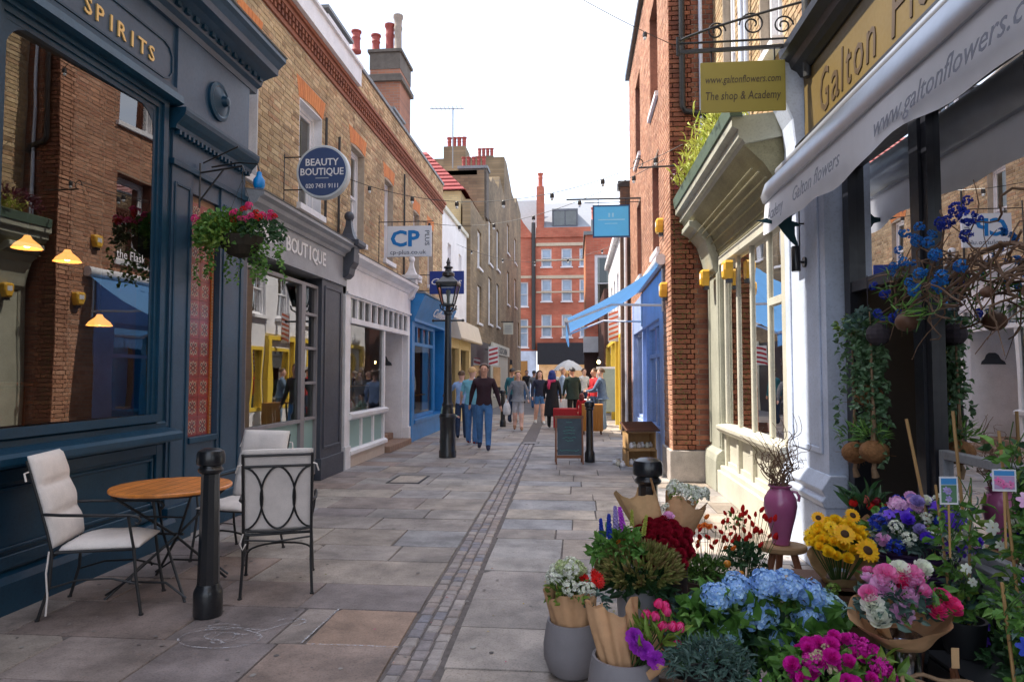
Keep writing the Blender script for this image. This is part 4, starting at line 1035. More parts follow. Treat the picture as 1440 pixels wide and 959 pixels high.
for y in (11.2, 14.75):
    m = MB(); m.tube([(1.40,y,2.7),(.6,y+.3,2.75),(-.14,y,2.44)], .022, 6); m.tube([(1.40,y,3.3),(1.40,y,2.6)], .02, 6); m.build('folding_arm', m_white, aw)
# yellow alarm boxes
def alarm(fr, u, z, n0, label, rz=0):
    t = thing('alarm_box', label, 'alarm box', fr.P(u, z, n0), group='yellow alarm boxes on the right hand walls')
    m = MB(); h = [(-.06,-.11),(.06,-.11),(.10,0),(.10,.09),(.08,.12),(-.08,.12),(-.10,.09),(-.10,0)]; c = len(h)
    vs = [fr.P(u+a, z+b, n0) for a, b in h]+[fr.P(u+a, z+b, n0+.09) for a, b in h]+[fr.P(u+a*.8, z+b*.8, n0+.11) for a, b in h]
    m.add(vs, [tuple(range(c)), tuple(range(3*c-1, 2*c-1, -1))]+[(j*c+i, j*c+(i+1) % c, (j+1)*c+(i+1) % c, (j+1)*c+i) for j in range(2) for i in range(c)])
    m.build('case', M('alarm_yellow', (.75,.42,.04), .45), t)
    m = MB(); fr.box(m, u-.055, u+.055, z-.16, z-.111, n0, n0+.06); m.build('siren_lens', m_grey, t)
    m = MB(); fr.box(m, u-.05, u+.05, z-.01, z+.07, n0+.108, n0+.113); m.build('badge', m_white, t)
alarm(RB, 11.25, 4.0, .012, 'yellow alarm box highest on the corner of the red brick house')
alarm(RB, 10.85, 2.9, .012, 'yellow alarm box on the red brick corner pier beside the awning')
# light blue hanging sign
hs = thing('hanging_sign', 'sky blue rectangular hanging sign in a dark frame projecting from the red brick house', 'hanging sign', (1.43, 15, 4.6))
E15 = Fr('E', 15.0)
m = MB(); E15.frame(m, .38, 1.19, 4.58, 5.30, .03, -.04, .0); m.build('frame', M('dark_blue_frame', (.01,.05,.14), .5), hs)
m = MB(); E15.box(m, .41, 1.16, 4.61, 5.27, -.03, -.008); m.build('panel', M('sky_blue_sign', (.10,.52,.86), .5, .03), hs)
m_pl = M('pale_blue_print', (.30,.68,.90), .5)
m = MB(); E15.box(m, .72, .76, 5.03, 5.12, -.008, -.006); E15.box(m, .80, .84, 5.03, 5.12, -.008, -.006); E15.box(m, .50, 1.08, 4.96, 4.985, -.008, -.006); E15.box(m, .64, .92, 4.88, 4.895, -.008, -.006); m.build('print', m_pl, hs, kind='stuff')
m = MB(); m.tube([(1.45,15.02,5.44),(-.2,15.02,5.44)], .02, 6); m.tube([(1.42,15.02,5.36),(.2,15.02,5.36)], .01, 6); m.tube([(.5,15.02,5.44),(.5,15.02,5.30)], .01, 6); m.tube([(1.1,15.02,5.44),(1.1,15.02,5.30)], .01, 6); m.build('bracket', m_iron, hs)

# ---- narrow dark brick house -------------------------------------------
dh = thing('dark_brick_house', 'narrow dark brick gable wall squeezed behind the red brick house', 'wall', (1.2, 18.2, 0))
m = MB(); m.box(1.18, 5, 17.95, 18.35, 0, 6.5); m.build('wall', brick_tex('dark_brick_far', [(.10,.06,.045),(.15,.09,.06)], (.09,.07,.06), 'x'), dh)
m = MB(); m.box(1.12, 5, 17.93, 18.4, 6.5, 6.66); m.build('coping', m_iron, dh)
m = MB(); m.tube([(1.30, 17.9, 0.2), (1.30, 17.9, 5.2)], .04, 8); m.build('drainpipe', m_white, dh)
# ---- white house with the yellow shop ------------------------------------
wy = thing('white_house', 'sunlit white house with a yellow framed shop below its sash windows', 'house', (1.38, 24, 0))
RW = Fr('R', 1.38)
yw = [(u-.45, u+.45, 3.3, 4.9) for u in (19.2, 20.9, 22.6, 24.6, 26.4)]
yo = [(18.7, 19.5, .5, 2.4), (19.9, 21.4, .5, 2.4), (24.6, 27.6, .5, 2.4), (22.7, 23.6, .1, 2.5)]
wall(RW, 18.4, 29, 0, 5.95, yw+yo, .3, m_white, wy)
for a, b, c, d in yw: window(wy, RW, a, b, c, d, bars=(2,1), fw=.07)
m = MB(); RW.box(m, 18.4, 29.1, 5.95, 6.15, -.4, .15); m.box(1.7, 6, 18.4, 18.7, 0, 5.95); m.box(1.7, 6, 28.8, 29, 0, 5.95); m.build('parapet', m_white, wy)
m_yel = M('yellow_paint', (.72,.50,.06), .5, .08)
m = MB()
for a, b, c, d in yo: RW.frame(m, a, b, c, d, .10, -.14, .02)
for u in (19.72, 21.6, 24.1, 28.2): RW.box(m, u-.12, u+.12, 0, 2.62, 0, .16)
RW.box(m, 19.6, 28.4, 2.62, 2.74, 0, .13); m.build('shop_frame', m_yel, wy)
m = MB()
for a, b, c, d in yo[:3]: RW.quad(m, a, b, c, d, -.08)
m.build('shop_pane', m_glass, wy, recalc=False)
m = MB(); RW.box(m, 22.8, 23.5, .1, 2.4, -.2, -.16); m.build('door', m_yel, wy)
m = MB(); m.box(1.8, 5, 18.8, 28.8, .02, .1); m.box(4.9, 5, 20.6, 28.8, 0, 3); m.build('room', m_room, wy)
m = MB(); RW.box(m, 19.6, 28.2, 2.80, 3.1, .0, .03); m.build('fascia', m_white, wy)
st = thing('striped_sign', 'small blade sign with slanting orange and white stripes on the white house', 'sign', (1.0, 20.5, 2.6))
m = MB(); m.box(.95, 1.27, 20.42, 20.46, 2.55, 3.45); m.build('panel', m_white, st)
m = MB(); E2 = Fr('E', 20.42)
for k in range(6): z = 2.54+.145*k; m.add([E2.P(.97,z+.03,.002),E2.P(1.25,z+.13,.002),E2.P(1.25,z+.20,.002),E2.P(.97,z+.10,.002)], [(0,1,2,3)])
m.build('stripe', M('orange_red_print', (.72,.16,.07), .6), st, recalc=False)

# ---- sage green shop ------------------------------------------------------
sg = thing('sage_green_shopfront', 'pale sage shopfront with cream mullions and a deep projecting cornice', 'shopfront', (2.0, 8.4, 0))
m = MB(); RS.box(m, 9.58, 10.38, 0, 3.15, -.3, .03); m.build('pier', m_beige, sg)
m = MB(); RS.box(m, 9.55, 10.38, 0, .42, -.3, .12); RS.prof(m, [(-.1,.42),(.12,.42),(.10,.50),(.03,.56),(-.1,.56)], 9.55, 10.38); RS.box(m, 9.62, 9.72, .6, 3.0, 0, .05); RS.box(m, 10.24, 10.34, .6, 3.0, 0, .05); m.build('pier_trim', m_beige, sg, bevel=.006)
m = MB()
pr = [(.0,3.0),(.06,3.0),(.10,3.06),(.13,3.2),(.20,3.45),(.34,3.62),(.42,3.66),(.42,3.74),(.0,3.74)]
RS.prof(m, pr, 9.66, 10.30); m.build('console', m_beige, sg, bevel=.008)
m = MB(); RS.box(m, 6.66, 9.58, 0, .30, -.25, .10); RS.box(m, 6.66, 9.58, .30, .36, -.2, .06); m.build('plinth', m_cream, sg, bevel=.006)
m = MB(); RS.prof(m, [(-.1,.78),(.0,.78),(.07,.82),(.10,.86),(.10,.90),(-.1,.93)], 6.66, 9.60); m.build('window_sill', m_cream, sg)
m = MB()
for u in (9.50, 8.80, 8.12, 7.40, 6.84): RS.box(m, u-.05, u+.05, .36, .78, -.12, .0); RS.box(m, u-.035, u+.035, .93, 3.08, -.09, -.02)
RS.box(m, 6.66, 6.79, .93, 3.08, -.12, .02); RS.box(m, 6.66, 9.58, 3.08, 3.2, -.15, .04); RS.box(m, 6.89, 7.35, 2.30, 2.38, -.12, -.01); RS.box(m, 6.66, 9.55, .36, .42, -.12, -.02)
m.build('mullion', m_cream, sg, bevel=.004)
m = MB(); RS.box(m, 6.66, 9.58, 3.2, 3.62, -.15, .01); m.build('fascia', m_beige, sg)
for a, b in ((8.845, 9.455), (8.165, 8.755), (7.445, 8.075), (6.885, 7.355)):
    m = MB(); RS.quad(m, a-.008, b+.008, .93, 3.08, -.045); m.build('window_pane', m_glass, sg, recalc=False)
    m = MB(); RS.quad(m, a, b, .42, .78, -.05); m.build('lower_pane', m_cream, sg, recalc=False)
for k in range(5):
    m = MB(); RS.box(m, 9.05+.085*k, 9.11+.085*k, .95, 3.05, -.22, -.20); m.build('shutter_slat', m_cream, sg)
m = MB(); m.box(2.2, 5, 6.7, 9.6, .02, .88); m.box(4.9, 5, 6.7, 9.6, .88, 3.1); m.box(2.2,5,9.5,9.6,.9,3.1); m.box(2.2,5,6.66,6.72,.9,3.1); m.box(2.16, 5, 6.7, 9.6, 3.1, 3.2); m.build('room', m_room, sg)
# deep cornice over a boarded cove
m_cove = M('olive_cove_paint', (.32,.29,.17), .7, .2, 4, .15, 30, stain=.3, sts=1.5, stretch=(1,.2,3))
m = MB(); RS.prof(m, [(-.2,3.22),(.02,3.22),(.05,3.34),(.11,3.48),(.20,3.62),(.32,3.74),(.38,3.80),(-.2,3.90)], 6.66, 10.34); m.build('cove', m_cove, sg)
for k in range(5):
    a0 = (.035+.066*k, 3.30+.115*k-.012*k*k); m = MB(); m.tube([RS.P(6.68, a0[1], a0[0]+.01), RS.P(10.33, a0[1], a0[0]+.01)], .010, 6); m.build('cove_bead', m_cove, sg)
m = MB(); RS.prof(m, [(-.2,3.90),(.38,3.80),(.40,3.84),(.44,3.86),(.44,3.94),(.50,3.97),(.50,4.06),(-.2,4.12)], 6.62, 10.36); m.build('cornice', m_beige, sg)
m = MB(); RS.prof(m, [(.40,4.06),(.52,4.06),(.54,4.20),(.50,4.22),(.42,4.14)], 6.6, 10.33); m.build('gutter_trough', M('green_gutter', (.10,.15,.11), .5), sg)
alarm(Fr('R', 1.88), 9.9, 2.95, .0, 'yellow alarm box on the pale sage pier')
alarm(Fr('R', 1.95), 8.8, 2.9, -.01, 'yellow alarm box on a mullion of the sage green shopfront')
# yellow brick upper storey over the sage and flower shops
ub = thing('yellow_brick_upper_storey', 'sunlit yellow brick storey with orange arched windows above the flower shop', 'building', (2.1, 6, 4))
uw = [(9.0, 9.7, 5.0, 7.2), (7.0, 7.8, 5.0, 7.2), (4.6, 5.5, 5.0, 7.2), (2.2, 3.1, 5.0, 7.2)]
wall(RG, -4, 10.38, 3.9, 9.2, uw, .3, m_mortp, ub)
bricks(RG, 4.2, 10.36, 4.15, 7.6, [(a-.03, b+.03, c, d+.3) for a, b, c, d in uw], m_stock, ub, sep=60)
for a, b, c, d in uw:
    if a > 4: soldier(ub, RG, a-.03, b+.03, d, d+.3, m_orange)
    window(ub, RG, a+.02, b-.02, c, d, n=-.12)
m = MB(); m.box(2.4, 6, -4, -3.7, 0, 9.2); m.box(5.7, 6, -4, 10.4, 0, 9.2); m.box(2.4, 6, -4, 10.4, 9.1, 9.25); m.build('wall', m_mortd, ub)
m = MB(); m.tube([RG.P(8.4, 9, .06), RG.P(8.4, 4.2, .06)], .045, 10); m.tube([RG.P(8.2, 9, .06), RG.P(8.2, 4.3, .06)], .03, 8); m.build('drainpipe', m_lilac, ub, smooth=True)
m = MB(); m.tube([RG.P(6.1, 9, .06), RG.P(6.1, 4.2, .06)], .04, 10); m.build('downpipe', m_iron, ub, smooth=True)

# ---- the flower shop -------------------------------------------------------
fsx = thing('flower_shopfront', 'black framed flower shop with an ochre lettered fascia at the right', 'shopfront', (2.1, 4, 0))
m = MB(); RG.box(m, 5.62, 6.66, 0, 3.3, -.3, .12); m.build('party_pilaster', m_lilac, fsx)
m = MB(); RG.box(m, 5.58, 6.68, 0, .55, -.3, .17); RG.prof(m, [(0,.55),(.18,.55),(.20,.60),(.17,.64),(.20,.69),(.17,.74),(.13,.80),(0,.80)], 5.57, 6.68)
RG.box(m, 5.74, 5.80, .95, 3.1, .12, .135); RG.box(m, 6.48, 6.54, .95, 3.1, .12, .135); RG.box(m, 5.80, 6.48, .95, 1.0, .12, .133); RG.box(m, 5.80, 6.48, 3.05, 3.1, .12, .133)
m.build('pilaster_trim', m_lilac, fsx, bevel=.006)
m = MB(); pr = [(0,3.28),(.14,3.28),(.15,3.34),(.13,3.50),(.12,3.70),(.14,3.90),(.20,4.06),(.25,4.16),(.26,4.30),(.23,4.42),(.17,4.50),(.14,4.58),(.13,4.72),(0,4.74)]
RG.prof(m, pr, 6.30, 6.62); m.build('scroll_console', m_lilac, fsx, bevel=.012)
# black frame of the shop window and doorway
m = MB()
for u in (5.50, 4.42, 3.30, 2.0, .7): RG.box(m, u-.055, u+.055, 0.0, 3.65, -.12, .0)
RG.box(m, -3, 5.60, 3.20, 3.65, -.13, .0); RG.box(m, 4.475, 5.445, 2.22, 2.30, -.10, -.01); RG.box(m, 4.36, 4.30, .4, 3.2, -.1, -.02)
RG.box(m, -3, 4.36, 0, .42, -.12, -.01)
m.build('shop_frame', m_blackw, fsx)
m = MB(); RG.box(m, -3, 4.36, .42, .60, -.14, .03); RG.frame(m, 3.36, 4.28, .60, 1.15, .05, -.1, -.03); m.build('stall_riser', m_greyl, fsx, bevel=.004)
for a, b in ((3.355, 4.30), (2.055, 3.245), (.755, 1.945), (-2, .645)):
    m = MB(); RG.quad(m, a, b, .60, 3.2, -.06); m.build('window_pane', m_glassf, fsx, recalc=False)
m = MB(); RG.quad(m, 4.475, 5.445, 2.30, 3.2, -.06); m.build('transom_pane', m_glassf, fsx, recalc=False)
m = MB(); RG.box(m, 4.48, 4.53, .02, 2.2, -.9, -.05); RG.box(m, 4.48, 4.53, 2.0, 2.2, -.9, -.05); m.build('door', m_blackw, fsx)
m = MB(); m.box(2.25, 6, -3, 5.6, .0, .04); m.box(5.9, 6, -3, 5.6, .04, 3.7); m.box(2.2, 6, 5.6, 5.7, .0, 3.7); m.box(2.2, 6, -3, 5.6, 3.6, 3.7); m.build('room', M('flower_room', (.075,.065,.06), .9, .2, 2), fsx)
m = MB(); RG.box(m, -3, 6.27, 3.66, 4.28, -.1, .04); m.build('fascia', m_gold, fsx)
m = MB(); RG.prof(m, [(-.1,4.28),(.06,4.28),(.09,4.33),(.14,4.36),(.16,4.42),(.24,4.46),(.25,4.52),(-.1,4.58)], -3, 6.30); m.build('fascia_cornice', m_blackw, fsx)
m = MB(); RG.prof(m, [(-.1,3.56),(.10,3.56),(.12,3.60),(.12,3.65),(-.1,3.66)], -3, 6.30); m.build('fascia_rail', m_blackw, fsx)
m_let = M('brown_lettering', (.075,.045,.02), .5)
for k, (c_, w_) in enumerate(zip('Galton', (.22,.20,.09,.14,.22,.20))):
    pass
u = 5.86
for c_, w_, h_ in (('G', .20, .36), ('a', .16, .34), ('l', .055, .34), ('t', .10, .34), ('o', .17, .34), ('n', .16, .34), (' ', .14, 0), ('F', .2, .36), ('l', .055, .34), ('o', .17, .34), ('w', .22, .34), ('e', .17, .34), ('r', .11, .34), ('s', .14, .34)):
    if c_ != ' ': text(c_, fsx, m_let, RG.P(u-w_/2, 3.95, .041), (0,-1,0), (.0,0,1), h_, width=w_, ext=.006, shear=.12, bev=.0, name='letter')
    u -= w_+.045
# rolled awning and its lettered valance
fa = thing('awning', 'rolled grey canvas awning with a lettered white valance over the flower shop', 'awning', (1.75, 3.5, 3.2))
m = MB(); m.tube([(1.86,6.36,3.44),(1.86,-2.6,3.44)], .045, 10); m.build('roller', M('galvanised', (.42,.44,.48), .35, .1, metal=.7), fa, smooth=True)
m = MB(); RA = Fr('R', 1.75); m_ = [(-.10,3.20),(-.02,3.13),(.05,3.14),(.07,3.20),(.03,3.32),(-.08,3.38),(-.12,3.3)]
RA.prof(m, m_, -2.6, 6.34); m.build('front_rail', M('galvanised', (.42,.44,.48)), fa, smooth=True)
m = MB(); N = 90; pts = []
for i in range(N+1):
    u = 6.32-8.9*i/N
    pts.append((u, .025*math.sin(u*2.1)+.012*math.sin(u*5.3), 2.86+.018*math.sin(u*3.7)+.01*math.sin(u*9)))
for i in range(N):
    (u0, n0, z0), (u1, n1, z1) = pts[i], pts[i+1]
    m.add([RA.P(u0,3.15,.035),RA.P(u1,3.15,.035),RA.P(u1,3.0,.035+n1*.5),RA.P(u0,3.0,.035+n0*.5),RA.P(u1,z1,.03+n1),RA.P(u0,z0,.03+n0)], [(0,1,2,3),(3,2,4,5)])
m_val = M('white_valance', (.80,.80,.86), .85, .08, 3, .1, 60, sss=.25)
m.build('valance', m_val, fa, recalc=False, smooth='all')
m_vl = M('grey_lettering', (.24,.25,.31), .7)
for s_, u_, w_ in (('Galton flowers', 4.95, .95), ('www.galtonflowers.com', 3.22, 1.5), ('Galton flowers', 1.7, .95), ('Academy', 5.90, .45)):
    text(s_, fa, m_vl, RA.P(u_, 2.985, .068), (0,-1,0), (0,0,1), .105, width=w_, ext=.002, shear=.4)
# downlights and hanging lamp bulbs inside the shop
for i, (x, y, z) in enumerate(((2.7, 4.55, 3.15), (2.75, 4.1, 3.15), (2.6, 3.3, 3.1))):
    t = thing('ceiling_spotlight', ['lit warm spotlight left of the pair behind the flower shop glass', 'lit warm spotlight right of the pair behind the flower shop glass', 'lit warm spotlight behind the glass near the right edge of the photo'][i], 'spotlight', (x, y, z), group='spotlights in the flower shop')
    m = MB(); m.lathe([(.05,0),(.055,.12),(.03,.15),(.02,.5)], (x,y,z), 12); m.build('can', m_iron, t, smooth=True)
    m = MB(); m.lathe([(.001,-.002),(.042,-.002)], (x,y,z), 12, cap=False); m.build('bulb', m_bulb, t, recalc=False)
# ochre hanging sign on its scrolled iron bracket
ys = thing('hanging_sign', 'ochre yellow board lettered in black hanging from a scrolled iron bracket above the sage shop', 'hanging sign', (1.5, 6.2, 3.95))
E7 = Fr('E', 6.2)
m = MB(); E7.box(m, 1.135, 1.88, 3.95, 4.41, -.02, .0); m.build('board', M('ochre_board', (.34,.265,.04), .55, .05), ys, bevel=.003)
text('www.galtonflowers.com', ys, m_let, E7.P(1.508, 4.25, .001), (1,0,0), (0,0,1), .068, width=.66, ext=.002, shear=.2)
text('The shop & Academy', ys, m_let, E7.P(1.508, 4.10, .001), (1,0,0), (0,0,1), .075, width=.66, ext=.002, shear=.15)
m = MB(); Yb = 6.21
m.bar((.94,Yb,4.52),(2.06,Yb,4.54), .026, .032); m.tube([(.94,Yb,4.60),(2.06,Yb,4.61)], .010, 6)
m.tube([(.94+.059*i, Yb, 4.62+.32*(i/19)**.8) for i in range(20)], .012, 6)
def scroll(cx, cz, r, s_=1, turns=1.6):
    m.tube([(cx+s_*r*(1-t/30*.75)*math.cos(t/30*turns*2*math.pi), Yb, cz+r*(1-t/30*.75)*math.sin(t/30*turns*2*math.pi)) for t in range(31)], .008, 6)
scroll(1.28, 4.70, .085); scroll(1.60, 4.75, .115, -1); scroll(1.87, 4.73, .09)
for x in (1.235, 1.79): m.tube([(x,Yb,4.55),(x,Yb,4.39)], .007, 6)
m.tube([(.94,Yb,4.49),(.94,Yb,4.66)], .018, 8)
m.build('bracket', m_iron, ys)
# bird silhouette and wall lamp on the party pilaster
bd = thing('bird_silhouette', 'dark teal metal flying bird silhouette fixed above the wall lamp on the lilac pilaster', 'bird sign', (1.8, 6.1, 2.7))
E6 = Fr('E', 6.10)
bp = [(1.57,2.935),(1.62,2.94),(1.66,2.955),(1.70,2.935),(1.755,2.945),(1.80,2.99),(1.85,3.02),(1.93,3.02),(1.88,2.975),(1.875,2.925),(1.92,2.91),(1.95,2.88),(1.90,2.875),(1.90,2.80),(1.935,2.68),(1.86,2.75),(1.80,2.83),(1.76,2.89),(1.70,2.905),(1.64,2.915)]
m = MB(); n_ = len(bp); m.add([E6.P(a,b,0) for a,b in bp]+[E6.P(a,b,.012) for a,b in bp], [tuple(range(n_)), tuple(range(2*n_-1,n_-1,-1))]+[(i,(i+1)%n_,n_+(i+1)%n_,n_+i) for i in range(n_)])
m.build('body', M('dark_teal_metal', (.008,.05,.06), .4, metal=.3), bd)
m = MB(); m.tube([(1.94,6.1,3.04),(1.94,6.1,2.62)], .006, 6); m.tube([(1.94,6.1,2.9),(1.99,6.1,2.9)], .008, 6); m.build('bracket', m_iron, bd)
wlm = thing('wall_lamp', 'small black cylinder wall lamp on the lilac pilaster under the bird', 'wall lamp', (1.94, 6.08, 2.5))
m = MB(); m.lathe([(.035,-.10),(.038,-.09),(.038,.11),(.03,.12)], (1.90,6.08,2.58), 14); m.build('lamp_body', m_black, wlm, smooth=True)
m = MB(); m.tube([(1.90,6.08,2.56),(1.98,6.08,2.56)], .012, 8); m.lathe([(.045,0),(.045,.02)], (1.962,6.08,2.56), 14, ax='x'); m.build('wall_mount', m_black, wlm)

# ---- far end of the street ------------------------------------------------
fb_r = brick_tex('far_red_brick', [(.44,.11,.065),(.52,.15,.09)], (.38,.18,.12), 'x', 1.8, .2)
fe = thing('red_brick_mansion', 'red brick mansion block closing the far end of the street above a black shopfront', 'mansion block', (-2, 55, 0))
EF = Fr('E', 55.0)
fw_ = []
for x0 in (-2.36, -.72, .72):
    for z0, z1 in ((10.2, 11.7), (7.4, 9.2), (4.5, 6.35)): fw_.append((x0-.42, x0+.42, z0, z1))
for z0, z1 in ((7.0, 9.0), (3.7, 6.0)): fw_.append((-4.6, -3.85, z0, z1))
wall(EF, -5.6, 1.6, 3.4, 12.6, fw_, .4, fb_r, fe)
m_fp = M('painted_sky_far_pane', (.34,.43,.55), .2, .25, 1.5)  # pale blue of reflected sky painted into the far panes
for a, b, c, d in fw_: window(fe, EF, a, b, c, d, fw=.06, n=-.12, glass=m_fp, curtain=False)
m = MB(); EF.box(m, -3.2, 1.6, 9.25, 9.5, -.1, .08); EF.box(m, -3.2, 1.6, 11.9, 12.15, -.1, .10); EF.box(m, -3.2, 1.6, 10.7, 10.82, -.1, .03); EF.box(m, -5.6, -3.4, 9.3, 9.5, -.1, .06); EF.box(m, -3.2, 1.6, 8.1, 8.22, -.1, .03); EF.box(m, -5.6, 1.6, 5.3, 5.42, -.1, .03); m.build('stone_band', M('buff_band', (.55,.45,.33), .8), fe)
m = MB(); EF.box(m, -3.2, 1.6, 12.6, 13.4, -.4, .12); m.build('parapet', fb_r, fe)
m = MB(); m.add([(-3.2,55,13.4),(1.6,55,13.4),(1.6,59,16.4),(-3.2,59,16.4)], [(0,1,2,3)]); m.add([(-5.6,55,12.6),(-3.2,55,12.6),(-3.2,57,16.2),(-5.6,57,16.2)], [(0,1,2,3)]); m.build('roof', M('far_slate', (.24,.25,.28), .6, .1), fe)
m = MB(); m.box(-1.9, .2, 55.2, 57.5, 13.5, 15.0); dm = m.build('dormer', m_lead, fe)
m = MB(); EF.quad(m, -1.75, .05, 13.65, 14.8, -.19); m.build('pane', m_glass, dm, recalc=False)
m = MB(); EF.box(m, -.88, -.80, 13.6, 14.85, -.2, -.15); EF.frame(m, -1.85, .15, 13.55, 14.9, .08, -.2, -.14); m.build('window_frame', m_slate, dm)
m = MB(); EF.prof(m, [(.0,12.6),(.0,12.6)], 0, 0) if False else None
m.add([EF.P(-5.6,12.6,.1),EF.P(-3.3,12.6,.1),EF.P(-4.2,13.8,.1),EF.P(-5.0,15.2,.1),EF.P(-5.6,15.4,.1), EF.P(-5.6,12.6,-.3),EF.P(-3.3,12.6,-.3),EF.P(-4.2,13.8,-.3),EF.P(-5.0,15.2,-.3),EF.P(-5.6,15.4,-.3)], [(0,1,2,3,4),(9,8,7,6,5)]+[(i,(i+1)%5,5+(i+1)%5,5+i) for i in range(5)])
m.build('gable', fb_r, fe)
m = MB(); m.box(-3.15, -2.55, 54.9, 56, 12.6, 16.8); ck = m.build('chimney', fb_r, fe); pot(ck, -2.85, 55.4, 16.8, 1.2, .22, m_terra)
m = MB(); m.tube([(-3.4,54.85,3.5),(-3.4,54.85,13.8)], .16, 8); m.build('drainpipe', m_iron, fe)
m = MB(); EF.box(m, -5.6, -3.2, 0, 3.4, -.3, .05); m.build('shop_front', m_lilac, fe)
m = MB(); EF.box(m, -4.9, -3.9, 0, 2.6, .05, .09); m.build('door', M('ochre_door', (.34,.16,.04), .6), fe)
m = MB(); EF.box(m, -3.1, 1.6, 2.3, 4.05, -.3, .3); EF.box(m, -3.1, 1.6, 0, .5, -.3, .1); m.build('shop_fascia', m_blackw, fe)
m = MB(); EF.quad(m, -3.0, 1.5, .5, 2.3, .0); m.build('shop_window', M('lit_shop_window', (.25,.17,.12), .5, .8, 2.2, emis=(1,.55,.22), es=.12), fe, recalc=False)
# neighbour on the right, sunlit end wall
r2 = thing('red_corner_house', 'red brick corner house with one large white window far down on the right', 'house', (1, 38, 0))
E38 = Fr('E', 38.0)
w2 = [(1.05, 2.0, 5.0, 8.2)]
wall(E38, .55, 4, 2.8, 9.3, w2, .4, fb_r, r2)
for a, b, c, d in w2: window(r2, E38, a, b, c, d, fw=.12, n=-.1)
m = MB(); Fr('R', .546).box(m, 38.41, 46, 0, 9.29, -.4, 0); m.build('side_wall', brick_tex('far_red_brick_y', [(.50,.17,.07),(.58,.22,.09)], (.4,.2,.12), 'y', 1.4), r2)
m = MB(); m.box(.45, 4, 37.9, 46, 9.3, 9.5); m.build('parapet', m_lead, r2)
m = MB(); m.box(.9, 1.6, 39, 40, 9.5, 10.4); ck = m.build('chimney', m_lead, r2)
for k in range(2): pot(ck, 1.05+.4*k, 39.5, 10.4, .8, .14, m_terra)
m = MB(); E38.box(m, .4, 3.2, 2.75, 3.6, -.1, .6); m.build('canopy', m_white, r2)
m = MB(); E38.box(m, .45, 3.2, 0, 2.75, -.1, .1); 
for k in range(7): E38.box(m, .5+.4*k, .62+.4*k, 0, 2.7, .1, .16)
m.build('shop_front', M('oxblood_timber', (.075,.028,.022), .6, .2), r2)
m = MB(); m.box(1.2, 3, 29.2, 37.2, 0, 5.2); m.build('low_wing', M('oxblood_timber', None), r2)
# hanging lantern outside it
fl = thing('wall_lantern', 'small glowing lantern beside the yellow framed shop far down on the right', 'lantern', (1.0, 28.9, 2.2))
m = MB(); m.lathe([(.06,0),(.09,.25),(.02,.36)], (.95,29.1,1.95), 6); m.build('lamp_body', m_iron, fl)
m = MB(); m.ball((.95,29.02,2.08), .07); m.build('bulb', m_bulb, fl)
# ------------------------------------------------------------------ street furniture
def bollard(x, y, label, s=.86, h=1.0):
    t = thing('bollard', label, 'bollard', (x, y, 0), group='black cast iron bollards', world=False)
    m = MB(); m.lathe([(.105,0),(.108,.01),(.108,.155),(.100,.175),(.088,.195),(.084,.21)], n=20); m.build('base', m_black, t, smooth=True)
    m = MB(); m.lathe([(.082,.19),(.074,.55),(.068,.90),(.067,.945)], n=10); m.build('shaft', m_black, t)
    m = MB(); m.lathe([(.066,.93),(.090,.945),(.094,.96),(.080,.975),(.078,.985),(.102,.995),(.106,1.01),(.104,1.06),(.094,1.083),(.06,1.098),(.001,1.102)], n=24); m.build('cap', m_black, t, smooth=True)
    t.scale = (s, s, h); return t
bollard(-2.44, 4.40, 'black iron bollard standing in front of the orange cafe table')
bollard(.44, 4.32, 'black iron bollard rising behind the wrapped dark red roses', .88, .98)
bollard(.24, 12.55, 'black iron bollard just right of the chalkboard on the pavement', .86)
bollard(-2.2, 20.5, 'distant black iron bollard behind the striding man, left of the woman in grey')
# street lamp
lp = thing('street_lamp', 'black Victorian lamp post with a four sided glass lantern on the left pavement', 'street lamp', (-2.46, 13.0, 0), world=False)
m = MB(); m.lathe([(.17,0),(.17,.12),(.155,.14),(.15,.72),(.165,.75),(.165,.79),(.14,.83)], n=12); m.build('base', m_black, lp, smooth=True)
m = MB(); m.lathe([(.12,.80),(.10,.95),(.115,1.0),(.09,1.05),(.075,1.5),(.066,2.4),(.06,2.72),(.085,2.74),(.085,2.78),(.05,2.82),(.045,2.9)], n=14); m.build('shaft', m_black, lp, smooth=True)
m = MB(); m.tube([(-.28,0,2.62),(.28,0,2.62)], .018, 8); m.ball((-.29,0,2.62), .03); m.ball((.29,0,2.62), .03); m.build('ladder_bar', m_black, lp)
m = MB()
for a in (45, 135, 225, 315): m.tube([(.05*math.cos(R(a)),.05*math.sin(R(a)),2.78),(.17*math.cos(R(a)),.17*math.sin(R(a)),2.84),(.19*math.cos(R(a)),.19*math.sin(R(a)),2.92)], .014, 6)
m.build('cradle', m_black, lp)
m = MB(); b0, b1, z0, z1 = .105, .195, 2.92, 3.32
for sx in (-1, 1):
    for sy in (-1, 1): m.bar((sx*b0,sy*b0,z0),(sx*b1,sy*b1,z1), .022)
for z, b in ((z0, b0), (z1, b1)):
    for k in range(4):
        c = [(-b,-b,z),(b,-b,z),(b,b,z),(-b,b,z)]; m.bar(c[k], c[(k+1) % 4], .03)
ln = m.build('lantern', m_black, lp)
for k in range(4):
    c0 = [(-b0,-b0,z0),(b0,-b0,z0),(b0,b0,z0),(-b0,b0,z0)]; c1 = [(-b1,-b1,z1),(b1,-b1,z1),(b1,b1,z1),(-b1,b1,z1)]
    m = MB(); m.add([c0[k], c0[(k+1) % 4], c1[(k+1) % 4], c1[k]], [(0,1,2,3)]); m.build('pane', m_glass, ln, recalc=False)
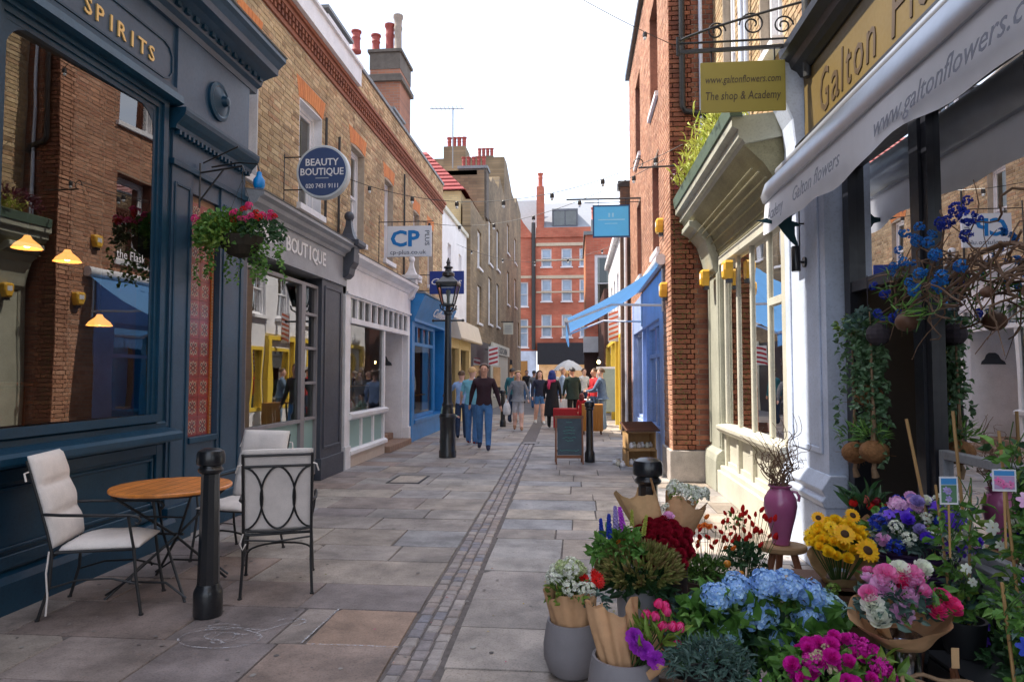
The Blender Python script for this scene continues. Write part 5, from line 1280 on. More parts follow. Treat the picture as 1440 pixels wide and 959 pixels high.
m = MB(); m.lathe([(.30,3.32),(.30,3.35),(.18,3.43),(.12,3.48)], n=4, phase=R(45)); m.lathe([(.12,3.48),(.12,3.54),(.07,3.58),(.06,3.62),(.09,3.64),(.09,3.66),(.04,3.68),(.03,3.72),(.045,3.74),(.01,3.84)], n=12); m.build('lantern_top', m_black, lp, smooth=True)
m = MB(); m.lathe([(.03,2.93),(.03,3.1),(.045,3.12),(.045,3.2),(.02,3.22)], n=8); m.build('gas_mantle', m_cream, lp)

# wrought iron chairs with canvas cushions
def chair_mesh(tilt=12, oval=True, cushion_front=True):
    """local: sits facing +y, origin at the floor centre"""
    parts = []
    W, D, H = .235, .23, .44
    return W, D, H
def make_chair(label, loc, rz, ties=True):
    t = thing('garden_chair', label, 'chair', loc, rz, 'wrought iron garden chairs with cream cushions', world=False)
    W, D, H = .235, .235, .43; r = .0105
    bt_ = lambda z: (-D-.02-.17*((z-H)/.62)**1.1) if z > H else -D-.02   # the back leans away
    for s in (-1, 1):
        m = MB(); m.tube([(s*(W+.01),-D-.09,0),(s*W,-D-.03,.22),(s*W,-D-.02,H)]+[(s*W, bt_(z), z) for z in (.55,.7,.85,.98,1.03)], r, 8); m.lathe([(.016,0),(.016,.012)], (s*(W+.01),-D-.09,0), 8); m.build('back_leg', m_iron, t, smooth=True)
        m = MB(); m.tube([(s*(W+.02),D+.06,0),(s*(W+.01),D+.02,.25),(s*W,D,H)], r, 8); m.lathe([(.016,0),(.016,.012)], (s*(W+.02),D+.06,0), 8); m.build('front_leg', m_iron, t, smooth=True)
        m = MB(); ya = bt_(.68)
        m.tube([(s*W,ya,.68),(s*(W+.03),ya+.12,.675),(s*(W+.04),.05,.665),(s*(W+.035),D-.02,.66),(s*(W+.03),D+.03,.645),(s*(W+.03),D+.045,.62),(s*(W+.03),D+.03,.60),(s*(W+.03),D+.015,.61)], r, 8)
        m.tube([(s*(W+.035),D-.03,.66),(s*(W+.02),D-.01,.52),(s*W,D,H)], r*.9, 8); m.build('armrest', m_iron, t, smooth=True)
    m = MB(); m.tube([(-W,-D,H),(W,-D,H),(W,D,H),(-W,D,H)], r, 8, closed=True)
    for k in range(1, 6): m.tube([(-W+2*W*k/6,-D,H),(-W+2*W*k/6,D,H)], .005, 6)
    m.tube([(-W,-D-.02,H-.03),(0,-D-.05,H-.045),(W,-D-.02,H-.03)], .007, 6)
    m.build('seat_frame', m_iron, t, smooth=True)
    m = MB(); m.tube([(W*math.sin(a)*1.0, D-.02-.0, .20+.06*math.cos(a)) for a in [R(x) for x in range(-90, 91, 15)]], .008, 6)
    for s in (-1, 1): m.tube([(s*W,-D-.035,.20),(s*W,-.1,.245),(s*W,.1,.245),(s*W,D+.025,.20)], .007, 6)
    m.build('stretcher', m_iron, t, smooth=True)
    m = MB()
    for z in (1.02, .94): m.tube([(s_*W/4, bt_(z), z) for s_ in range(-4, 5)], .009, 8)
    m.tube([(s_*W/4, bt_(.47), .47-.02*math.cos(s_*.39)) for s_ in range(-4, 5)], .009, 8)
    m.build('back_rail', m_iron, t, smooth=True)
    m = MB(); zc, hz, hx = .705, .232, .118
    m.tube([(hx*math.cos(a)*1.0*(1-.12*abs(math.sin(a))**3), bt_(zc+hz*math.sin(a)), zc+hz*math.sin(a)) for a in [2*math.pi*i/36 for i in range(36)]], .0075, 6, closed=True)
    for s in (-1, 1): m.tube([(s*(W-.13*math.cos(a)), bt_(zc+hz*math.sin(a)), zc+hz*math.sin(a)) for a in [R(x) for x in range(-84, 85, 12)]], .0075, 6)
    m.build('back_lattice', m_iron, t, smooth=True)
    # one long cushion: seat pad and quilted back, resting on the iron
    def cushion(path, wd, th):
        m = MB(); N = len(path); K = 10; o = 0
        top, bot = [], []
        for i, (y, z, ny, nz_, q) in enumerate(path):
            rt, rb_ = [], []
            for k in range(K+1):
                x = -wd+2*wd*k/K; e = 1-abs(2*k/K-1)**6*.75
                puff = th*e*q*(1+.07*math.sin(k*2.7+i))
                rt.append((x, y+ny*puff, z+nz_*puff)); rb_.append((x, y-ny*.004, z-nz_*.004))
            top.append(rt); bot.append(rb_)
        vs = [p for r_ in top for p in r_]+[p for r_ in bot for p in r_]; n1 = N*(K+1); fs = []
        for i in range(N-1):
            for k in range(K):
                a = i*(K+1)+k; fs += [(a, a+1, a+K+2, a+K+1), (n1+a+1, n1+a, n1+a+K+1, n1+a+K+2)]
        for i in range(N-1):
            a = i*(K+1); fs.append((a, a+K+1, n1+a+K+1, n1+a)); a += K; fs.append((a+K+1, a, n1+a, n1+a+K+1))
        for k in range(K): fs.append((k+1, k, n1+k, n1+k+1)); a = (N-1)*(K+1)+k; fs.append((a, a+1, n1+a+1, n1+a))
        m.add(vs, fs); return m
    path = []
    for i in range(9):
        f = i/8; y = D+.03-(2*D+.01)*f; path.append((y, H+.012, 0, 1, .35+.65*min(1, 4*f*(1.02-f)*1.4)))
    cushion(path, W+.0, .055).build('seat_cushion', m_cush, t, smooth='all')
    path = []
    for i in range(25):
        z = H+.03+.60*i/24; q = (i/8) % 1.0; q = .45+.55*math.sin(math.pi*q)**.5 if 0 < i < 24 else .3
        path.append((bt_(z)+.014, z, .96, .26, q))
    b_ = cushion(path, W+.005, .05)
    b_.build('back_cushion', m_cush, t, smooth='all')
    if ties:
        m = MB()
        for s in (-1, 1): m.tube([(s*W,bt_(.96),.96),(s*(W+.03),bt_(.96)-.02,.95),(s*(W+.045),bt_(.9)-.02,.90)], .006, 5); 
        m.tube([(-W,-D-.03,.45),(-W-.02,-D-.05,.38),(-W,-D-.06,.34),(-W+.02,-D-.05,.38)], .006, 5)
        m.build('tie', m_cush, t)
    return t
c1 = make_chair('iron garden chair at the far left seen from its side, facing the table', (-3.24, 4.52, 0), R(-73))
c2 = make_chair('iron garden chair with an oval lattice back turned to the camera, right of the bollard', (-2.27, 5.10, 0), R(22))
c3 = make_chair('iron garden chair behind the table facing the camera with a cream cushion', (-2.98, 5.86, 0), R(172))
m = MB(); m.tube([(.24,-.27,.44),(.25,-.28,.30),(.245,-.27,.15),(.25,-.275,.03)], .0065, 5); m.build('cord', m_cush, c1)
m = MB()
for k in range(7): m.tube([(.3+.01*k,-.42,.95),(.35+.012*k,-.43+.01*k,.93+.01*(k % 3))], .009, 5)
# round cafe table
ct = thing('cafe_table', 'round varnished orange wooden table on folding iron legs in front of the pub', 'table', (-3.03, 4.92, 0), world=False)
m = MB(); m.lathe([(.415,.735),(.422,.742),(.422,.755),(.415,.762)], n=48); m.build('tabletop', m_wood, ct, smooth=True)
for k in range(9):
    x = -.455+.101*k+.05
    if abs(x) < .45: 
        pass
m = MB()
for k in range(-4, 5):
    x = k*.1; h_ = math.sqrt(max(0, .412**2-x*x)); m.box(x-.002, x+.002, -h_, h_, .7622, .7628)
m.build('board_joint', m_woodd, ct)
m = MB(); m.lathe([(.36,.715),(.36,.735)], n=30); m.build('table_rim', m_iron, ct)
for s in (-1, 1):
    m = MB(); m.tube([(s*.30,-.26,.72),(s*.06,0,.40),(-s*.30,.30,.0)] if s > 0 else [(s*.30,-.26,.72),(-s*.02,0,.40),(-s*.28,.30,.0)], .010, 8); m.build('leg', m_iron, ct, smooth=True)
    m = MB(); m.tube([(s*.30,.26,.72),(s*.06,0,.40),(-s*.30,-.30,.0)], .010, 8); m.build('leg', m_iron, ct, smooth=True)
for P_, r_ in (([(-.3,-.29,.03),(-.15,-.29,.13),(.15,-.29,.13),(.3,-.29,.03)], .008), ([(-.3,.29,.03),(-.15,.29,.13),(.15,.29,.13),(.3,.29,.03)], .008), ([(-.1,0,.40),(.1,0,.40)], .01), ([(-.18,-.12,.55),(.18,-.12,.55)], .007)):
    m = MB(); m.tube(P_, r_, 6); m.build('stretcher', m_iron, ct, smooth=True)

# projecting signs on the left
rs = thing('round_sign', 'round navy sign lettered in white projecting from the brick wall over the boutique', 'sign', (-3.4, 8.9, 4.0))
m = MB(); m.lathe([(.355,.0),(.365,.01),(.365,.11),(.355,.12)], (-3.41, 8.84, 4.325), 44, ax='y'); m.build('rim', M('pale_rim', (.52,.56,.60), .4), rs, smooth=True)
m = MB(); m.lathe([(.33,-.004),(.33,.005)], (-3.41, 8.84, 4.325), 44, ax='y'); m.build('panel', M('navy_sign', (.035,.065,.17), .45, .05), rs)
E9 = Fr('E', 8.836)
text('BEAUTY', rs, m_white, E9.P(-3.41, 4.455, .001), (1,0,0), (0,0,1), .095, width=.46, ext=.004, bev=.012)
text('BOUTIQUE', rs, m_white, E9.P(-3.41, 4.325, .001), (1,0,0), (0,0,1), .095, width=.60, ext=.004, bev=.012)
m = MB(); E9.box(m, -3.50, -3.32, 4.228, 4.242, 0, .003); m.build('print', M('grey_print', (.35,.38,.45), .5), rs)
text('020 7431 9111', rs, m_white, E9.P(-3.41, 4.13, .001), (1,0,0), (0,0,1), .06, width=.45, ext=.004, bev=.008)
m = MB(); m.tube([(-3.98,8.9,4.55),(-3.72,8.9,4.55)], .009, 6); m.tube([(-3.98,8.9,4.10),(-3.70,8.9,4.10)], .009, 6); m.tube([(-3.97,8.9,4.6),(-3.97,8.9,3.62)], .008, 6); m.build('bracket', m_iron, rs)
cp = thing('cp_sign', 'white rectangular sign with large blue CP letters projecting above the white shop', 'sign', (-3.35, 13.4, 3.95))
E13 = Fr('E', 13.4)
m = MB(); E13.box(m, -3.79, -2.89, 3.95, 4.57, -.05, .0); m.build('panel', M('sign_white', (.62,.66,.74), .5, .03), cp)
text('CP', cp, M('sign_blue', (.0,.16,.48), .4), E13.P(-3.42, 4.32, .001), (1,0,0), (0,0,1), .31, width=.60, ext=.004, bev=.03)
m_sg = M('sign_grey_print', (.10,.12,.17), .5)
text('PLUS', cp, m_sg, E13.P(-2.97, 4.32, .001), (0,0,-1), (1,0,0), .09, width=.30, ext=.004, bev=.008)
text('cp-plus.co.uk', cp, m_sg, E13.P(-3.36, 4.04, .001), (1,0,0), (0,0,1), .085, width=.74, ext=.004, bev=.004)
m = MB(); m.tube([(-3.98,13.42,4.66),(-2.85,13.42,4.66)], .010, 6); m.tube([(-3.97,13.42,4.8),(-3.97,13.42,3.8)], .010, 6)
for x in (-3.7, -3.0): m.tube([(x,13.42,4.66),(x,13.42,4.56)], .007, 6)
m.build('bracket', m_iron, cp)
cu = thing('blue_sign', 'deep blue rectangular sign with white script seen behind the lamp lantern', 'sign', (-3.3, 17, 3.6))
E17 = Fr('E', 17.0)
m = MB(); E17.box(m, -3.70, -2.82, 3.61, 4.19, -.05, .0); m.build('panel', M('royal_blue_sign', (.004,.03,.22), .45, .04), cu)
text('Cullens', cu, m_white, E17.P(-3.26, 3.93, .001), (1,0,0), (0,0,1), .16, width=.78, ext=.004, shear=.35, bev=.01)
m = MB(); E17.box(m, -3.44, -3.08, 3.76, 3.785, 0, .003); m.build('print', MATS['grey_print'], cu)
m = MB(); m.tube([(-3.98,17.02,4.1),(-3.70,17.02,4.1)], .012, 6); m.tube([(-3.98,17.02,3.7),(-3.70,17.02,3.7)], .012, 6); m.build('bracket', m_iron, cu)
bl = thing('blue_wall_lamp', 'small bright blue glass lamp above the flowering hanging basket', 'wall lamp', (-3.3, 6.7, 3.5))
m = MB(); m.lathe([(.045,0),(.06,.03),(.058,.09),(.03,.13),(.025,.17),(.012,.18)], (-3.28,6.75,3.52), 12); m.build('lamp_body', M('bright_blue_glass', (.0,.22,.62), .25), bl, smooth=True)
m = MB(); m.tube([(-3.80,6.75,3.76),(-3.5,6.75,3.80),(-3.3,6.75,3.78),(-3.28,6.75,3.70)], .009, 6); m.build('bracket', m_iron, bl)
# festoon lights strung across
def festoon(a, b, sag, n, label, bulbs=True):
    t = thing('festoon_cable', label, 'string lights', a, group='festoon cables strung across the street')
    a = Vector(a); b = Vector(b); P_ = [a.lerp(b, i/24)-Vector((0,0,sag*4*(i/24)*(1-i/24))) for i in range(25)]
    m = MB(); m.tube(P_, .0055, 5); m.build('cable', m_iron, t)
    for k in range(n):
        f = (k+.5)/n; p = a.lerp(b, f)-Vector((0,0,sag*4*f*(1-f)))
        m = MB(); m.lathe([(.02,0),(.032,-.015),(.034,-.07),(.024,-.08)], p, 8); c_ = m.build('lamp_holder', m_iron, t)
        m = MB(); m.ball((p.x,p.y,p.z-.095), .026, 8, 6, sc=(1,1,1.15)); m.build('bulb', M('clear_bulb', (.75,.78,.8), .1, spec=.8), t, smooth='all')
festoon((-3.95, 11.5, 5.0), (1.62, 10.35, 5.05), .62, 7, 'festoon cable sagging from the brick terrace to the brick end wall')
festoon((-3.98, 7.3, 9.0), (1.6, 10.38, 6.55), .35, 5, 'festoon cable high in the sky from the pub roof to the brick end wall')
festoon((-3.95, 16.5, 5.4), (1.42, 10.9, 5.0), .5, 6, 'festoon cable crossing diagonally towards the corner of the red brick house')
festoon((-3.95, 22.3, 5.9), (1.35, 21.0, 5.6), .6, 5, 'far festoon cable between the white house and the yellow framed shop', True)
m = MB(); t = thing('scroll_bracket', 'thin iron bar with a scroll end on the brick end wall corner', 'bracket', (1.4, 10.3, 4.9)); m.tube([(1.62,10.32,4.72),(.95,10.32,4.70)], .014, 6); m.tube([(.95+.07*math.cos(R(a)),10.32,4.77+.07*math.sin(R(a))) for a in range(-90, 200, 20)], .008, 5); m.build('bar', m_iron, t)
# chalkboard
ab = thing('chalkboard', 'wooden A board with a dark chalkboard face standing in the middle of the street', 'chalkboard', (-.13, 12.3, 0), R(4), world=False)
m = MB()
for s in (-1, 1): m.bar((s*.235,-.14,0),(s*.235,0,.83), .045, .025)
m.bar((-.235,-.115,.13),(.235,-.115,.13), .025, .05); m.bar((-.26,-.002,.82),(.26,-.002,.82), .03, .05); m.build('frame', m_woodd if False else M('red_brown_wood', (.20,.075,.035), .5, .2, 4), ab)
m = MB(); m.hexa([(-.215,-.118,.16),(.215,-.118,.16),(.215,-.008,.80),(-.215,-.008,.80),(-.215,-.108,.16),(.215,-.108,.16),(.215,.002,.80),(-.215,.002,.80)]); m.build('board', M('blackboard', (.05,.075,.10), .7, .25, 8), ab)
m = MB()
for s in (-1, 1): m.bar((s*.235,.22,0),(s*.235,.02,.83), .045, .025)
m.bar((-.235,.17,.2),(.235,.17,.2), .025, .05); m.build('rear_frame', MATS['red_brown_wood'], ab)
m_ct = M('teal_chalk', (.10,.42,.36), .9)
m = MB(); rn = random.Random(77)
for z_, w_ in ((.73,.10),(.64,.16),(.585,.22),(.53,.20),(.46,.24),(.41,.14),(.24,.34)):     # illegible chalk scrawl
    n_ = int(w_/.012); y_ = -.118+(z_-.16)*.172-.003
    m.tube([(-w_/2+w_*i/n_, y_, z_+rn.uniform(-.012,.014)) for i in range(n_+1)], .0028, 4)
m.build('chalk_writing', m_ct, ab)
# crate stand of small pots by the blue shop
cs = thing('crate_stand', 'stack of pale wooden crates displaying small pots beside the pale blue shop', 'crate', (1.1, 12.2, 0), R(12), world=False)
m_cr = M('crate_wood', (.50,.30,.13), .7, .25, 4, .2, 50)
def crate(x, y, z, w, d, h):
    m = MB(); t_ = .018
    m.box(x-w/2, x+w/2, y+d/2-t_, y+d/2, z, z+h); m.box(x-w/2, x-w/2+t_, y-d/2, y+d/2-t_, z, z+h); m.box(x+w/2-t_, x+w/2, y-d/2, y+d/2-t_, z, z+h); m.box(x-w/2, x+w/2, y-d/2, y+d/2, z, z+t_); m.box(x-w/2, x+w/2, y-d/2, y+d/2, z+h-t_, z+h); return m.build('crate', m_cr, cs)
crate(0, 0, 0, .52, .34, .28); crate(.0, .02, .285, .50, .34, .30)
m = MB(); m.hexa([(-.30,-.22,.60),(.30,-.22,.60),(.30,.2,.72),(-.30,.2,.72),(-.30,-.22,.62),(.30,-.22,.62),(.30,.2,.74),(-.30,.2,.74)]); m.build('top_tray', m_woodd, cs)
m = MB()
for k in range(6): m.bar((-.28,-.2+.07*k,.635+.02*k),(.28,-.2+.07*k,.635+.02*k), .02, .02)
m.build('tray_slat', M('red_brown_wood', None), cs)
rn = random.Random(2)
cupm = [jar_mesh(mt, .045, .10) for mt in (m_white, m_cream, m_stone)]
for i in range(16):
    z = .02 if i < 6 else (.305 if i < 12 else .0)
    x, y = (-.18+.09*(i % 6)*.8, -.05+.06*(i % 2)) if i < 12 else (-.36-.04*(i % 2), -.15+.12*(i-12))
    o = bpy.data.objects.new('plant_pot', cupm[i % 3]); C.objects.link(o)
    w = Matrix.Translation((1.1, 12.2, 0)) @ Matrix.Rotation(R(12), 4, 'Z') @ Vector((x, y-.05, z)); o.location = w
    cn = ('white','cream','stone grey')[i % 3]; wh_ = 'in the lower wooden crate' if i < 6 else ('in the upper wooden crate' if i < 12 else 'on the paving beside the crates'); tag(o, 'small '+cn+' pot '+wh_, 'pot', 'small '+cn+' pots '+wh_)
# far market tables, red seating, parasol
def simple_table(x, y, w, d, h, mat, label, rz=0, cat='table'):
    t = thing('market_table', label, cat, (x, y, 0), rz, world=False)
    m = MB(); m.box(-w/2, w/2, -d/2, d/2, h-.04, h); m.build('tabletop', mat, t)
    m = MB(); n_ = 24
    for k in range(n_):
        a = -w/2+w*k/n_; b = -w/2+w*(k+1)/n_; j = .012*math.sin(k*1.9)
        m.add([(a,-d/2-.005+j,.12*h),(b,-d/2-.005-j,.12*h),(b,-d/2-.005,h+.002),(a,-d/2-.005,h+.002)], [(0,1,2,3)])
    m.box(-w/2-.004, w/2+.004, -d/2-.004, d/2+.004, h+.0, h+.004); m.build('cloth', mat, t, recalc=False)
    for sx in (-1, 1):
        for sy in (-1, 1): m = MB(); m.box(sx*(w/2-.05)-.02, sx*(w/2-.05)+.02, sy*(d/2-.05)-.02, sy*(d/2-.05)+.02, 0, h-.04); m.build('leg', m_woodd, t)
    return t
m_rc = M('red_cloth', (.36,.015,.02), .8, .15, 3)
simple_table(-.22, 19.6, .85, .6, .60, m_rc, 'low table under a red cloth in the crowd')
simple_table(.42, 18.3, .55, .5, .78, M('orange_cloth', (.48,.19,.03), .7, .1), 'small table under an orange cloth behind the far bollard')
simple_table(-.15, 22.5, 1.2, .7, .75, m_white, 'white clothed market table in the middle of the crowd')
pr_ = thing('parasol', 'small white market parasol above the crowd', 'parasol', (-.9+.6, 27.5, 0), world=False)
m = MB(); m.tube([(0,0,0),(0,0,2.14)], .03, 8); m.build('pole', m_woodd, pr_)
m = MB(); m.lathe([(.62,1.72),(.45,1.92),(.2,2.08),(.02,2.14)], n=10, cap=False); m.build('canopy', M('white_canvas', (.75,.76,.78), .8, .05, sss=.3), pr_, recalc=False)
wb = thing('menu_board', 'grey green standing menu board behind the couple on the right', 'menu board', (1.0, 22.6, 0), world=False)
m = MB(); m.box(-.30,.30,-.02,.02,.35,1.75); m.build('board', M('grey_green_board', (.30,.36,.32), .6), wb); m = MB(); m.box(-.34,.34,-.03,.03,1.75,1.82)
for s in (-1,1): m.box(s*.32-.02, s*.32+.02, -.03, .03, 0, 1.75)
m.build('frame', m_white, wb)
bp_ = thing('barber_pole', 'red and white striped barber sign on the dark shopfront at the left bend', 'barber pole', (-3.5, 29.5, 2.3))
m = MB(); m.box(-3.72, -3.30, 28.9, 29.0, 1.95, 2.75); m.build('panel', m_white, bp_)
Eb = Fr('E', 28.9); m = MB()
for k in range(4): z = 1.96+.19*k; m.add([Eb.P(-3.70,z,.003),Eb.P(-3.32,z+.10,.003),Eb.P(-3.32,z+.19,.003),Eb.P(-3.70,z+.09,.003)], [(0,1,2,3)])
m.build('stripe', M('crimson_print', (.42,.03,.05), .6), bp_, recalc=False, kind='stuff')
m = MB(); m.box(-3.84, -3.72, 28.93, 28.97, 2.6, 2.64); m.build('bracket', m_iron, bp_)
ps = thing('hanging_sign', 'small white hanging board with grey lines on the brown brick house', 'hanging sign', (-3.4, 35, 3.5))
m = MB(); m.box(-3.72, -3.22, 34.9, 35.0, 3.6, 4.2); m.build('panel', m_cream, ps); m = MB()
for k in range(5): m.box(-3.65, -3.29, 34.885, 34.9, 3.68+.09*k, 3.715+.09*k)
m.build('print', m_greyl, ps); m = MB(); m.tube([(-3.84,34.95,4.25),(-3.2,34.95,4.25)], .03, 6); m.build('bracket', m_iron, ps)
# ------------------------------------------------------------------ people
def sk(name, col, rough=.8, **k): return M(name, col, rough, .28, 9, .9, 14, **k)
SKIN = {'light': sk('light_skin', (.78,.46,.35), .5), 'tan': sk('tanned_skin', (.60,.32,.22), .5), 'dark': sk('brown_skin', (.16,.08,.05), .5)}
def person(label, loc, face, h, top, bottom, skin='light', shoes=None, hair=None, hairstyle='short', sleeve=1.0, leg=1.0, L=None, Rr=None, step=.0, wide=1.0, coat=None, lean=0.0, facing=True):
    """face: heading in degrees, 0 looks at the camera end. L / Rr: elbow and wrist of the person's left (+x) and right arm"""
    t = thing('person', label, 'person', loc, R(face), world=False)
    t.scale = (h/1.77,)*3
    shoes = shoes or m_black; hair = hair or m_woodd
    w = wide
    L = L or ((.25,-.01,1.16), (.26,-.09,.93)); Rr = Rr or ((-.25,.01,1.16), (-.26,-.05,.93))
    N = []; E_ = []; tagm = []
    def nd(p, rx, ry=None): N.append((p, rx, ry or rx)); return len(N)-1
    def ed(a, b, tg): E_.append((a, b)); tagm.append(tg)
    y = lean
    pel = nd((0,0,.95), .155*w, .115*w); wa = nd((0,y*.3,1.10), .140*w, .105*w); ch = nd((0,y*.7,1.28), .165*w, .118*w); uc = nd((0,y,1.41), .135*w, .085*w)
    ne = nd((0,y-.005,1.50), .055, .055); h0 = nd((0,y-.025,1.575), .070, .080); h1 = nd((0,y-.02,1.66), .090, .106); h2 = nd((0,y-.01,1.75), .060, .072)
    for a, b, tg in ((pel,wa,'T'),(wa,ch,'T'),(ch,uc,'T'),(uc,ne,'T'),(ne,h0,'S'),(h0,h1,'S'),(h1,h2,'S')): ed(a, b, tg)
    for s, (el, wr) in ((1, L), (-1, Rr)):
        sh = nd((s*.165*w,y,1.415), .075, .07); e1 = nd((el[0],el[1]+y,el[2]), .054); w1 = nd((wr[0],wr[1]+y,wr[2]), .034, .03)
        d = (Vector(w1 and wr)-Vector(el)).normalized(); hp = Vector((wr[0],wr[1]+y,wr[2]))+d*.07; pm = nd(tuple(hp), .034, .02)
        ed(uc, sh, 'T'); ed(sh, e1, 'T' if sleeve > .3 else 'S'); ed(e1, w1, 'T' if sleeve > .8 else 'S'); ed(w1, pm, 'S')
        sd = d.cross(Vector((0,1,0))); sd = sd.normalized() if sd.length > .1 else Vector((1,0,0))
        fwd = sd.cross(d).normalized()
        for k, ln in enumerate((.062,.072,.068,.055)):
            f = nd(tuple(hp+d*ln+fwd*(-.027+.018*k)+sd*.008), .0085); ed(pm, f, 'S')
        f = nd(tuple(hp-d*.012-fwd*.05+d*.03), .0095); ed(pm, f, 'S')
    for s, st in ((1, step), (-1, -step)):
        hip = nd((s*.088*w,0,.88), .092*w, .095*w); kn = nd((s*.095,-st*.45-.015,.49), .078, .080); an = nd((s*.098,-st+(.09 if st < 0 else .03),.095+(.05 if st < -.05 else 0)), .056, .056)
        ap = N[an][0]; toe = nd((s*.105,ap[1]-.16,.038+(.0 if st >= -.05 else .01)), .036, .03); heel = nd((s*.095,ap[1]+.035,.05+(.06 if st < -.05 else 0)), .036, .036)
        ed(pel, hip, 'B'); ed(hip, kn, 'B' if leg > .2 else 'S'); ed(kn, an, 'B' if leg > .75 else 'S'); ed(an, toe, 'F'); ed(an, heel, 'F')
    me = bpy.data.meshes.new('body'); me.from_pydata([n[0] for n in N], E_, [])
    ob = bpy.data.objects.new('body', me); C.objects.link(ob)
    ob.modifiers.new('skin', 'SKIN'); me.update()
    sd_ = me.skin_vertices[0].data if me.skin_vertices else None
    if sd_ is None:
        bm = bmesh.new(); bm.from_mesh(me); bm.verts.layers.skin.verify(); bm.to_mesh(me); bm.free(); sd_ = me.skin_vertices[0].data
    for i, n in enumerate(N): sd_[i].radius = (n[1], n[2]); sd_[i].use_root = (i == 0)
    sb = ob.modifiers.new('sub', 'SUBSURF'); sb.levels = 2; sb.render_levels = 2
    dg = bpy.context.evaluated_depsgraph_get(); ob2 = ob.evaluated_get(dg); m2 = bpy.data.meshes.new_from_object(ob2)
    bpy.data.objects.remove(ob); bpy.data.meshes.remove(me)
    m2.name = 'body'; m2.materials.clear()
    for mt in (top, bottom, SKIN[skin], shoes): m2.materials.append(mt)
    ix = {'T': 0, 'B': 1, 'S': 2, 'F': 3}
    A = np.array([N[a][0] for a, b in E_]); B = np.array([N[b][0] for a, b in E_]); rad = np.array([(N[a][1]+N[b][1])/2 for a, b in E_])
    AB = B-A; LL = (AB**2).sum(1)
    ARM = {i for i, (a, b) in enumerate(E_) if 8 <= b < 8+18}
    for p in m2.polygons:
        c = np.array(p.center); tt = np.clip(((c-A)*AB).sum(1)/LL, 0, 1); dd = np.linalg.norm(c-(A+AB*tt[:,None]), axis=1)/rad
        k = int(dd.argmin()); g = tagm[k]
        if g in 'TB' and k not in ARM: g = 'T' if c[2] > .93 else 'B'
        if g == 'T' and c[2] > 1.475 and abs(c[0]) < .06: g = 'S'
        if sleeve < .8 and sleeve > .3 and E_[k][0] > 7 and g == 'T' and c[2] < 1.22 and abs(c[0]) > .2*w: g = 'S'
        if g == 'B' and leg < .75 and c[2] < .45+.3*(1-leg): g = 'S'
        p.material_index = ix[g]; p.use_smooth = True
    o = bpy.data.objects.new('body', m2); C.objects.link(o); o.parent = t
    # hair
    if hairstyle != 'bald':
        m = MB(); K = 16; J = 8; cx, cy, cz = 0, y-.005, 1.665
        low = {'short': 78, 'long': 78, 'bun': 80, 'hat': 88, 'scarf': 100}[hairstyle]
        o_ = len(m.v)
        for j in range(J+1):
            for k in range(K):
                a = 2*math.pi*k/K; front = max(0, -math.sin(a)); lim = low-38*front**.8+20*max(0, math.sin(a))
                th = R(lim)*j/J; rr = .103 if hairstyle == 'short' else .110
                m.v.append((cx+rr*math.sin(th)*math.cos(a), cy+.004+(rr+.018)*math.sin(th)*math.sin(a), cz+(rr+.018)*math.cos(th)))
        for j in range(J):
            for k in range(K): m.f.append((o_+j*K+k, o_+j*K+(k+1) % K, o_+(j+1)*K+(k+1) % K, o_+(j+1)*K+k)); m.m.append(0)
        if hairstyle in ('long', 'scarf'):
            for k in range(9):
                a = R(180-10-20*k*1.0) if False else R(-20+27*k); 
                x0, y0 = .095*math.cos(a), .085*math.sin(a)
                m.tube([(x0*.8, y+y0*.8, 1.69), (x0*1.02, y+y0+.01, 1.60), (x0*1.1, y+y0+.02, 1.50), (x0*1.0, y+y0+.01, 1.44)], [.022,.03,.026,.012], 6)
        if hairstyle == 'bun': m.ball((0, y+.10, 1.72), .045)
        if hairstyle == 'hat': m.lathe([(.17,1.70),(.10,1.705),(.098,1.75),(.085,1.79),(.02,1.80)], (0,y,0), 18)
        m.build('hat' if hairstyle == 'hat' else 'hair', hair, t, smooth='all', recalc=False)
    m = MB()
    for s in (-1, 1): m.ball((s*.092, y-.01, 1.645), .016, 6, 5, sc=(.5,1,1.5))
    m.build('ear', SKIN[skin], t, smooth='all')
    if facing:
        m = MB()
        for s in (-1, 1): m.ball((s*.030, y-.116, 1.668), .011, 6, 4, sc=(1.2,.5,.7)); m.build('eye', m_woodd, t); m = MB()
        m = MB(); m.hexa([(-.010,y-.116,1.63),(.010,y-.116,1.63),(.010,y-.10,1.63),(-.010,y-.10,1.63),(-.006,y-.120,1.67),(.006,y-.120,1.67),(.006,y-.11,1.67),(-.006,y-.11,1.67)]); m.v[0] = (-.015,y-.138,1.625); m.v[1] = (.015,y-.138,1.625); m.build('nose', SKIN[skin], t)
        m = MB(); m.ball((0, y-.098, 1.60), .018, 8, 4, sc=(1.1,.5,.28)); m.build('mouth', M('lips', (.35,.10,.08), .5), t)
    if coat:
        z0, mt = coat; m = MB()
        pr = [(.150*w,1.44,.10),(.185*w,1.30,.135),(.165*w,1.12,.125),(.185*w,.95,.145),(.215*w,(.95+z0)/2,.18),(.235*w,z0,.20)]
        K = 20; o_ = len(m.v)
        for rx, z, ry in pr:
            for k in range(K):
                a = 2*math.pi*k/K; wv = 1+.05*math.sin(5*a)*(1.44-z)
                m.v.append((rx*math.cos(a)*wv, y*max(0,(z-.9)/.5)+ry*math.sin(a)*wv, z))
        for j in range(len(pr)-1):
            for k in range(K): m.f.append((o_+j*K+k, o_+j*K+(k+1) % K, o_+(j+1)*K+(k+1) % K, o_+(j+1)*K+k)); m.m.append(0)
        m.build('coat' if z0 < .8 else 'jacket', mt, t, smooth='all', recalc=False)
    return t
